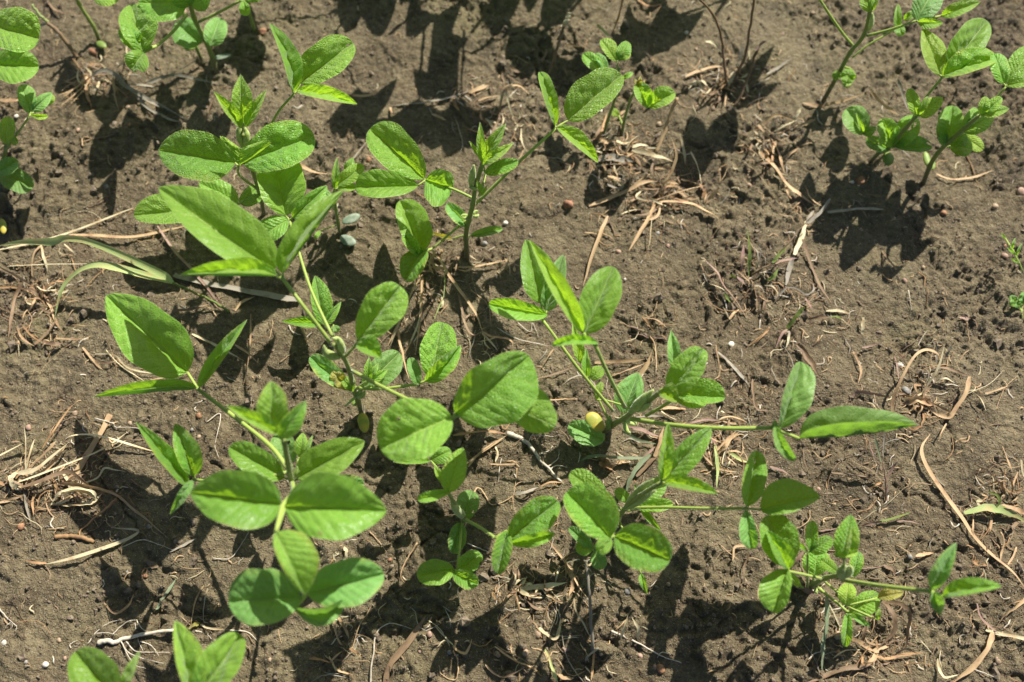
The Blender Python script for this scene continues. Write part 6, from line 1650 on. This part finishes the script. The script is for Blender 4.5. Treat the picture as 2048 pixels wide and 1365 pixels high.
    straw('straw', 'long brown straw running down the right side to the edge', 'straw', 'tan', 11, Z(a, s, [(1205, -95, 2), (1155, -10, 4), (1180, 90, 4), (1290, 255, 3), (1390, 395, 4), (1460, 500, 3), (1560, 610, 3), (1690, 715, 3), (1760, 810, 1)]), GS, tw=0.25, ends=(0.1, 0.1))
    K = [('blade', 'fgrass', 20, [(1405, 372, 4), (1500, 345, 7), (1590, 345, 7), (1690, 375, 5), (1790, 440, 2)]), ('blade', 'ggrass', 7, [(1545, 245, 12), (1600, 270, 12), (1612, 310, 9), (1585, 350, 6)]), ('blade', 'tan', 13, [(1620, 325, 5), (1700, 345, 6), (1790, 385, 3)]), ('blade', 'rust', 4, [(1580, 110, 10), (1650, 150, 12), (1690, 220, 12), (1660, 300, 8)]),
         ('blade', 'tan', 4, [(1720, 130, 10), (1690, 220, 10), (1720, 270, 8), (1680, 310, 5)]), ('blade', 'tan', 6, [(1560, 390, 3), (1565, 440, 3), (1545, 495, 1)]), ('blade', 'tan', 9, [(1620, 480, 3), (1640, 540, 4), (1625, 600, 3), (1615, 650, 1)]), ('blade', 'tan', 5, [(1712, 570, 3), (1690, 630, 3), (1650, 685, 1)]),
         ('blade', 'tan', 5, [(1480, 225, 4), (1540, 200, 5), (1590, 180, 4)]), ('blade', 'pale', 6, [(1740, 60, 10), (1750, 130, 10), (1780, 200, 8)]), ('blade', 'rust', 3, [(1650, 110, 10), (1640, 200, 11), (1690, 280, 8)]), ('blade', 'tan', 5, [(1630, -20, 4), (1660, 60, 6), (1690, 130, 6)])]
    tuft('dry_tuft', 'withering grass clump with one green-tinged blade at the right edge', 'dry grass', (1990, 1018), [(q[0], q[1], q[2], Z(a, s, q[3])) for q in K], GT)
    straw('straw', 'rust brown straw at the right edge below the far right trio', 'straw', 'tan', 11, Z(a, s, [(1790, 860), (1700, 930), (1650, 965), (1595, 1035)]), GS)
    straw('straw', 'broad tan straw leaving the bottom right corner', 'straw', 'tan', 15, Z(a, s, [(1572, 1075), (1545, 1160), (1470, 1260), (1330, 1375)]), GS, tw=0.2)
    straw('straw', 'straight cream straw at the lower right edge', 'straw', 'pale', 9, Z(a, s, [(1530, 1058), (1640, 1085), (1790, 1112)]), GS, tw=0.1, ends=(0.8, 0.6))
    straw('straw', 'purple thin stalk crossing the cream straw', 'straw', 'purple', 6, Z(a, s, [(1480, 900), (1500, 980), (1560, 1040), (1610, 1080)]), GS)
    straw('straw', 'small pale hooked straw near the bottom right corner', 'straw', 'pale', 7, Z(a, s, [(1248, 1225), (1260, 1290), (1290, 1335), (1370, 1320)]), GS)
    K = [('blade', 'brown', 12, [(925, 885, 6), (970, 935, 12), (1000, 1000, 12), (985, 1070, 8), (890, 1180, 2)]), ('blade', 'brown', 10, [(945, 892, 8), (1040, 910, 14), (1085, 960, 14), (1075, 1060, 8), (1058, 1180, 2)]), ('blade', 'tan', 11, [(745, 1105, 2), (810, 1140, 5), (885, 1195, 3)]),
         ('blade', 'tan', 11, [(900, 1180, 3), (850, 1250, 4), (790, 1285, 3)]), ('blade', 'brown', 13, [(840, 1265, 2), (720, 1280, 4), (600, 1320, 3), (470, 1375, 1)]), ('blade', 'rust', 8, [(885, 1215, 2), (960, 1225, 4), (1060, 1200, 4), (1165, 1192, 2)]), ('blade', 'tan', 10, [(870, 1185, 2), (920, 1160, 4), (965, 1155, 3)]),
         ('blade', 'pale', 4, [(770, 1110, 2), (820, 1160, 3), (870, 1200, 2)])]
    tuft('dry_tuft', 'rust brown grass tuft with two long drooping blades near the bottom right', 'dry grass', (1752, 1308), [(q[0], q[1], q[2], Z(a, s, q[3])) for q in K], GT)
    tuft('grass_plant', 'dull olive grass leaf with a straw tip standing below the lower right seedling', 'grass', (1655, 1196), [
        ('blade', 'bgrass', 16, Z(a, s, [(600, 860, 10), (598, 960, 12), (588, 1080, 8), (572, 1180, 4), (572, 1300, 1)]), D(tw=0.1)), ('blade', 'pale', 5, Z(a, s, [(590, 870, 8), (640, 960, 5), (690, 1075, 1)])), ('blade', 'purple', 12, Z(a, s, [(420, 800, 3), (500, 835, 5), (570, 850, 4)]))])
    straw('straw', 'dull purple reed leaning by the shaded oval leaflet', 'straw', 'purple', 9, Z(a, s, [(385, 715, 2), (430, 640, 8), (470, 580, 11)]), GS)
    straw('straw', 'small brown bark curl right of the lower right seedling tip', 'bark', 'brown', 13, Z(a, s, [(930, 680), (985, 700), (1002, 750)]), GS, crease=0.5)
    straw('straw', 'tan chip on open soil right of the lower right seedling', 'straw', 'tan', 9, Z(a, s, [(1120, 625), (1170, 612), (1225, 605)]), GS)
    straw('straw', 'tan crumpled husk right of the far right trio tip', 'husk', 'rust', 14, Z(a, s, [(1450, 640), (1490, 670), (1545, 680)]), GS, crease=0.6)
    root('root_fibre', 'brown line of root left of the brown bark curl', 'root', 'purple', 4, Z(a, s, [(800, 700), (860, 695), (930, 685)]), GR)
    root('root_fibre', 'zigzag fine root near the bottom right corner', 'root', 'root', 3, Z(a, s, [(1460, 1290), (1520, 1310), (1580, 1335)]), GR)
    # ---- weeds at the right edge
    p = Plant(2040, 668, 'tiny olive weed with a ring of crinkled leaves at the right edge', None, name='small_weed', mat='rug')
    p.root['group'] = 'weeds at the right edge'
    p.leaf([(2044, 640, 2), (2044, 628, 5)], [(2040, 616, 2020, 592, 8, 9, 'r', D(m='dull', rip=2)), (2044, 610, 2048, 584, 8, 8, 'r', D(m='dull', rip=2)), (2040, 610, 2018, 606, 6, 6, 'r', D(m='rug'))], r=0.5)
    p = Plant(2046, 548, 'upright spiky green weed sprig at the right edge', None, name='small_weed', mat='leaf')
    p.root['group'] = 'weeds at the right edge'
    p.leaf([(2046, 545, 0), (2030, 508, 10), (2010, 476, 18)], [(2030, 508, 2014, 496, 3, 3, 'n'), (2032, 512, 2044, 486, 3, 3, 'n'), (2024, 498, 2030, 476, 3, 3, 'n'), (2038, 526, 2022, 518, 3, 3, 'n'), (2010, 478, 2003, 466, 3, 3, 'n')], r=0.5)

    # ---- pebbles, fertiliser pellets and hard clods
    T, K_, W_, Gr, Ru = 'peb_tan', 'peb_pink', 'peb_white', 'peb_grey', 'peb_rust'
    for x, y, d, m, lab in (
            (150, 827, 13, T, 'round tan pellet casting a shadow, above the lower left straw pile'), (57, 856, 14, K_, 'round pink pellet beside the upright thin straw of the pile'), (122, 853, 10, T, 'tan grain just right of the rusty pile straw'),
            (260, 847, 10, T, 'tan grain in shade under the long left leaflet'), (216, 908, 9, K_, 'pinkish grain between straw pile and standing three leaflets'), (42, 1054, 17, Ru, 'dull red-brown stone in shade below the straw pile'),
            (398, 832, 14, Ru, 'rusty crumb in the shade below the long bare petiole'), (384, 860, 9, Gr, 'grey grain in shade below the rusty crumb'), (398, 875, 11, T, 'tan round grain in shade near the standing three leaflets'),
            (298, 1054, 10, Gr, 'grey grain in the round shadow left of the biggest leaves'), (8, 1286, 12, W_, 'white pellet at the bottom left edge'), (91, 1330, 14, W_, 'large white pellet left of the bottom round leaflet'),
            (118, 1281, 10, T, 'tan pellet left of the knobbly pale root'), (242, 1098, 11, T, 'tan pebble against the folded pale blade'), (291, 1152, 10, Ru, 'orange grain on the rim of the round shadow'),
            (254, 1144, 8, Gr, 'bluish grey grain left of the orange grain'), (230, 1028, 8, T, 'small tan grain right of the rust rootlet'), (401, 1199, 9, T, 'tan grain between the two bottom left straws'),
            (130, 1317, 9, K_, 'pink grain between the white and tan pellets bottom left'), (52, 1325, 9, Gr, 'grey grain left of the large white pellet'), (780, 1120, 9, Ru, 'rusty grain right of the lowest broad leaf'),
            (859, 1269, 12, K_, 'pink pellet above the dark shaded stalk'), (839, 1302, 9, K_, 'small pink grain below the pink pellet by the dark stalk'), (540, 1320, 9, T, 'tan grain below the lowest broad leaf'),
            (995, 1309, 14, T, 'round tan pellet in bottom shade, left of a pair'), (1051, 1306, 14, T, 'round olive tan pellet in bottom shade, right of a pair'), (1076, 1270, 15, T, 'oval tan pebble beside the V-folded straw'),
            (899, 1305, 10, Gr, 'grey grain in the bottom shade left of the tan pair'), (1129, 1300, 12, K_, 'mauve round pellet right of the V-folded straw'), (1337, 1169, 9, T, 'tan grain at the tip of the pointed leaf shadow'),
            (1255, 1183, 15, Gr, 'greyish lumpy pebble below the puckered round leaflet'), (1280, 1312, 11, K_, 'pink pellet below the tent of straws'), (1321, 1338, 19, Ru, 'oval rust stone near the bottom edge'),
            (1309, 1334, 10, K_, 'pink grain touching the oval rust stone'), (1202, 1309, 8, T, 'tan grain right of the red stalk foot'), (1075, 886, 10, T, 'tan pellet right of the forked root'),
            (1047, 857, 9, K_, 'pink grain above the forked root'), (765, 921, 8, K_, 'pink grain left of the narrow folded leaf tip'), (1111, 610, 12, Ru, 'orange pebble right of the leaning trio node'),
            (1462, 689, 15, W_, 'white oval stone above the crinkled leaf tip'), (1250, 559, 6, W_, 'tiny white grain right of the bright oval leaflet'), (1336, 492, 10, K_, 'pink grain by two dark pits'),
            (1236, 504, 13, K_, 'dull pink pebble right of the leaning tan straw'), (1315, 467, 11, Gr, 'grey pebble below the long straw tip'), (1441, 341, 9, T, 'tan grain beside the straw tuft shadow'),
            (1498, 356, 10, T, 'tan pellet, upper of two near the slanting tuft'), (1498, 371, 12, T, 'tan pellet, lower of two near the slanting tuft'), (1318, 249, 14, T, 'tan lump beside the jointed stalk'),
            (1373, 66, 11, W_, 'white pellet on the rim of the upper pit'), (1392, 99, 10, T, 'tan pellet in the pit left of the dark twigs'), (1625, 26, 10, T, 'pale grain left of the forked green stalk'),
            (1566, 68, 8, K_, 'pink grain right of the dark twigs'), (1720, 362, 22, Ru, 'brown stone in shade below the chewed seedling'), (1704, 365, 10, W_, 'whitish grain in shade beside the brown stone'),
            (1887, 427, 16, Ru, 'rusty round pebble below the leaning seedling foot'), (1990, 414, 16, T, 'tan pebble below the right edge seedlings'), (2009, 512, 15, K_, 'pink pebble beside the spiky weed sprig'),
            (2009, 492, 10, Ru, 'rusty grain above the pink pebble by the weed sprig'), (1846, 535, 11, T, 'tan pellet right of the big right leaf shadow'), (1809, 562, 13, K_, 'tan-pink pellet below the big right leaf shadow'),
            (1696, 582, 8, T, 'tan grain right of the slanting dark stalk'), (2042, 385, 22, K_, 'pink stone at the right edge above the pebbles'), (1864, 504, 7, Gr, 'tiny grey grain above the tan pellet by the leaf shadow'),
            (1722, 460, 9, T, 'tan grain under the level grey reed'), (1800, 731, 15, W_, 'bright white round pellet by the looping straw'), (1661, 717, 7, T, 'small tan grain right of the dark cupped husk'),
            (1811, 782, 20, 'peb_grey', 'dark glossy grey pebble inside the looping straw'), (1950, 645, 10, Gr, 'grey grain right of the looping straw tuft'), (1820, 1114, 11, Gr, 'round grey pellet on open soil at the lower right'),
            (1995, 1322, 15, T, 'cream pellet near the bottom right corner'), (1676, 1272, 19, T, 'oval tan stone behind the hanging narrow leaflet'), (1677, 1307, 12, Ru, 'orange pellet below the hanging narrow leaflet'),
            (1637, 979, 10, K_, 'pink grain at the tip of the oval leaflet'), (1494, 1170, 10, T, 'tan pellet left of the lowest lower right leaflet'), (156, 261, 11, K_, 'pinkish grain on lit soil at the left'),
            (256, 215, 11, T, 'tan grain below the uprooted grass'), (259, 250, 11, Ru, 'orange grain on lit soil left of the broad level leaflet'), (33, 233, 11, W_, 'white grain beside the folded trio at the left edge'),
            (432, 95, 17, K_, 'pink clod behind the brown top left stem'), (368, 24, 15, K_, 'pink clod between the top left leaves'), (737, 320, 15, Ru, 'rusty pebble left of the notched bright leaflet'),
            (969, 488, 15, Gr, 'dark grey pebble right of the centre stem'), (1011, 447, 13, W_, 'pale crumb cluster by the small right leaf of the centre seedling'), (742, 400, 7, W_, 'tiny white grain at the squared leaflet edge'),
            (1199, 221, 16, W_, 'white stone between the tiny seedling stems'), (586, 863, 12, W_, 'white pebble behind the pointed tip of the biggest seedling'), (213, 374, 13, Gr, 'greyish shell-like chip left of the lower left leaflet')):
        pebble(x, y, d, m, lab)
    for x, y, d, lab in ((187, 108, 27, 'brick red clod beside the pale seed leaf at the top left'), (1136, 410, 27, 'brick red square clod on soil right of the centre seedling'), (526, 64, 20, 'brownish red clod beside the dark stem at the top')):
        o = pebble(x, y, d, 'clod_red', lab, 0.2, 'soil_clod', 'clod', 0.8, 0.2, None)

    crumbs()
    chaff()


def crumbs():
    """loose crumbs and sand grains of the soil surface, past counting"""
    base = np.array([(1, 0, 0), (-1, 0, 0), (0, 1, 0), (0, -1, 0), (0, 0, 1), (0, 0, -1)], float)
    tri = [(0, 2, 4), (2, 1, 4), (1, 3, 4), (3, 0, 4), (2, 0, 5), (1, 2, 5), (3, 1, 5), (0, 3, 5)]
    # one subdivision for a rounder crumb
    vs, fs, mid = list(map(tuple, base)), [], {}

    def m(i, j):
        k = (min(i, j), max(i, j))
        if k not in mid:
            mid[k] = len(vs)
            vs.append(tuple(nrm((np.array(vs[i]) + np.array(vs[j])) / 2)))
        return mid[k]
    for p, q, r in tri:
        x, y, z = m(p, q), m(q, r), m(r, p)
        fs += [(p, x, z), (x, q, y), (z, y, r), (x, y, z)]
    B = np.array(vs)
    n = 52000
    x = RNG.uniform(-0.42, 0.42, n)
    y = RNG.uniform(-0.01, 0.55, n)
    dens = perlin(x / 0.10, y / 0.10, 3) + 0.55 * perlin(x / 0.035, y / 0.035, 4) + RNG.normal(size=n) * 0.60
    keep = dens > 0.0
    x, y = x[keep], y[keep]
    n = len(x)
    r = 0.00035 * RNG.uniform(0.7, 1.0, n) * np.exp(np.abs(RNG.normal(size=n)) * 0.70)
    r = np.minimum(r, 0.0032)
    z = soil_height(x, y) + r * 0.25
    ang = RNG.uniform(0, 6.28, n)
    sc = RNG.uniform(0.65, 1.25, (n, 3))
    L = B[None] * (1 + 0.28 * RNG.normal(size=(n, len(B), 1))) * sc[:, None, :] * r[:, None, None]
    c, s = np.cos(ang)[:, None], np.sin(ang)[:, None]
    X = L[..., 0] * c - L[..., 1] * s + x[:, None]
    Y = L[..., 0] * s + L[..., 1] * c + y[:, None]
    V = np.stack([X, Y, L[..., 2] + z[:, None]], -1).reshape(-1, 3)
    Fa = (np.array(fs, np.int32)[None] + (np.arange(n, dtype=np.int32) * len(B))[:, None, None]).reshape(-1, 3)
    me = bpy.data.meshes.new('soil_crumbs')
    me.vertices.add(len(V))
    me.vertices.foreach_set('co', V.astype(np.float32).ravel())
    me.loops.add(Fa.size)
    me.loops.foreach_set('vertex_index', Fa.ravel())
    me.polygons.add(len(Fa))
    me.polygons.foreach_set('loop_start', np.arange(0, Fa.size, 3, dtype=np.int32))
    me.polygons.foreach_set('use_smooth', np.zeros(len(Fa), bool))
    me.update(calc_edges=True)
    me.materials.append(M['crumb'])
    o = bpy.data.objects.new('soil_crumbs', me)
    COL.objects.link(o)
    tag(o, 'loose soil crumbs scattered over the crust', 'soil crumbs', kind='stuff')


def chaff():
    """fine broken straw and rootlets strewn over the soil, thickest where the straw lies: past counting"""
    g = Geo()
    T = np.concatenate(TRACK)
    mats = ['tan', 'pale', 'brown', 'root', 'rust', 'grey']
    n = 4600
    for k in range(n):
        if k % 5 < 4:
            c = T[RNG.integers(0, len(T))] + RNG.normal(size=2) * (0.016 if k % 2 else 0.007)
        else:
            c = np.array([RNG.uniform(-0.40, 0.40), RNG.uniform(0.0, 0.53)])
        L = 0.0028 * math.exp(abs(RNG.normal()) * 0.75)
        L = min(L * (2.4 if k % 5 < 2 else 1.0), 0.042)
        a0 = RNG.uniform(0, 6.28)
        cv = RNG.normal() * 0.9
        m = 7
        t = np.linspace(-0.5, 0.5, m)
        ang = a0 + cv * t + 0.5 * RNG.normal() * np.sin(6 * t)
        dx = np.cumsum(np.cos(ang)) * L / m
        dy = np.cumsum(np.sin(ang)) * L / m
        x, y = c[0] + dx - dx.mean(), c[1] + dy - dy.mean()
        z = soil_height(x.copy(), y.copy())
        z = np.maximum(z, z.mean()) + 0.0003 + 0.0016 * RNG.uniform() * (0.25 - t * t) * 4 * (L / 0.01)
        C = np.stack([x, y, z], 1)
        w = RNG.uniform(0.00012, 0.00040) * (1 if L < 0.012 else 0.75)
        nn = np.stack([-np.sin(ang), np.cos(ang), RNG.normal() * 0.5 + 0 * ang], 1)
        W = w * np.minimum(1, 0.35 + (0.5 - np.abs(t)) * 4)
        up = np.array([0, 0, w * 0.6])
        V = np.stack([C - nn * W[:, None], C + up, C + nn * W[:, None]], 1).reshape(-1, 3)
        fs = [(3 * i + q, 3 * i + q + 1, 3 * i + q + 4, 3 * i + q + 3) for i in range(m - 1) for q in (0, 1)]
        uv = np.array([(i / m, q / 2) for i in range(m) for q in range(3)])
        g.add(V, fs, uv, int(RNG.choice(6, p=[0.33, 0.07, 0.36, 0.08, 0.10, 0.06])))
    o = g.build('straw_chaff', [M[q] for q in mats], None, np.zeros(3))
    tag(o, 'fine broken straw and rootlets strewn over the soil', 'straw chaff', kind='stuff')
# ------------------------------------------------------------------ light, camera
def light():
    az, el = math.radians(SUN_AZ), math.radians(SUN_EL)      # azimuth from +y towards +x
    d = Vector((math.sin(az) * math.cos(el), math.cos(az) * math.cos(el), math.sin(el)))
    L = bpy.data.lights.new('sun', 'SUN')
    L.energy = SUN_E
    L.angle = math.radians(0.53)
    L.color = (1.0, 0.95, 0.87)
    o = bpy.data.objects.new('sun', L)
    o.rotation_euler = d.to_track_quat('Z', 'Y').to_euler()
    o.location = (0, 0, 3)
    COL.objects.link(o)
    w = bpy.data.worlds.new('World')
    SC.world = w
    w.use_nodes = True
    nt = w.node_tree
    bg = nt.nodes.get('Background') or nt.nodes.new('ShaderNodeBackground')
    sky = nt.nodes.new('ShaderNodeTexSky')
    sky.sky_type = 'NISHITA'
    sky.sun_disc = False
    sky.sun_elevation = el
    sky.sun_rotation = az
    sky.air_density = 1.0
    sky.dust_density = 1.5
    nt.links.new(sky.outputs[0], bg.inputs['Color'])
    bg.inputs['Strength'].default_value = SKY_E
    c = bpy.data.cameras.new('camera')
    c.lens = LENS
    c.sensor_width = 36
    c.clip_start = 0.01
    c.clip_end = 100
    c.dof.use_dof = True
    c.dof.focus_distance = 0.60
    c.dof.aperture_fstop = 4.6
    co = bpy.data.objects.new('camera', c)
    co.location = (0, 0, CAM_H)
    co.rotation_euler = (PITCH, 0, 0)
    COL.objects.link(co)
    SC.camera = co
    vs = SC.view_settings
    vs.view_transform = 'Standard'
    vs.look = 'None'
    vs.gamma = 1
    vs.use_curve_mapping = False
    vs.exposure = EXPO
    SC.cycles.max_bounces = 8
    SC.cycles.transmission_bounces = 6
    SC.cycles.use_denoising = True


SUN_AZ, SUN_EL, SUN_E, SKY_E, EXPO = 33.0, 45.0, 5.0, 0.05, 0.95
build_ground()
plants()
outer_plants()
if 'litter' in globals():
    litter()
light()
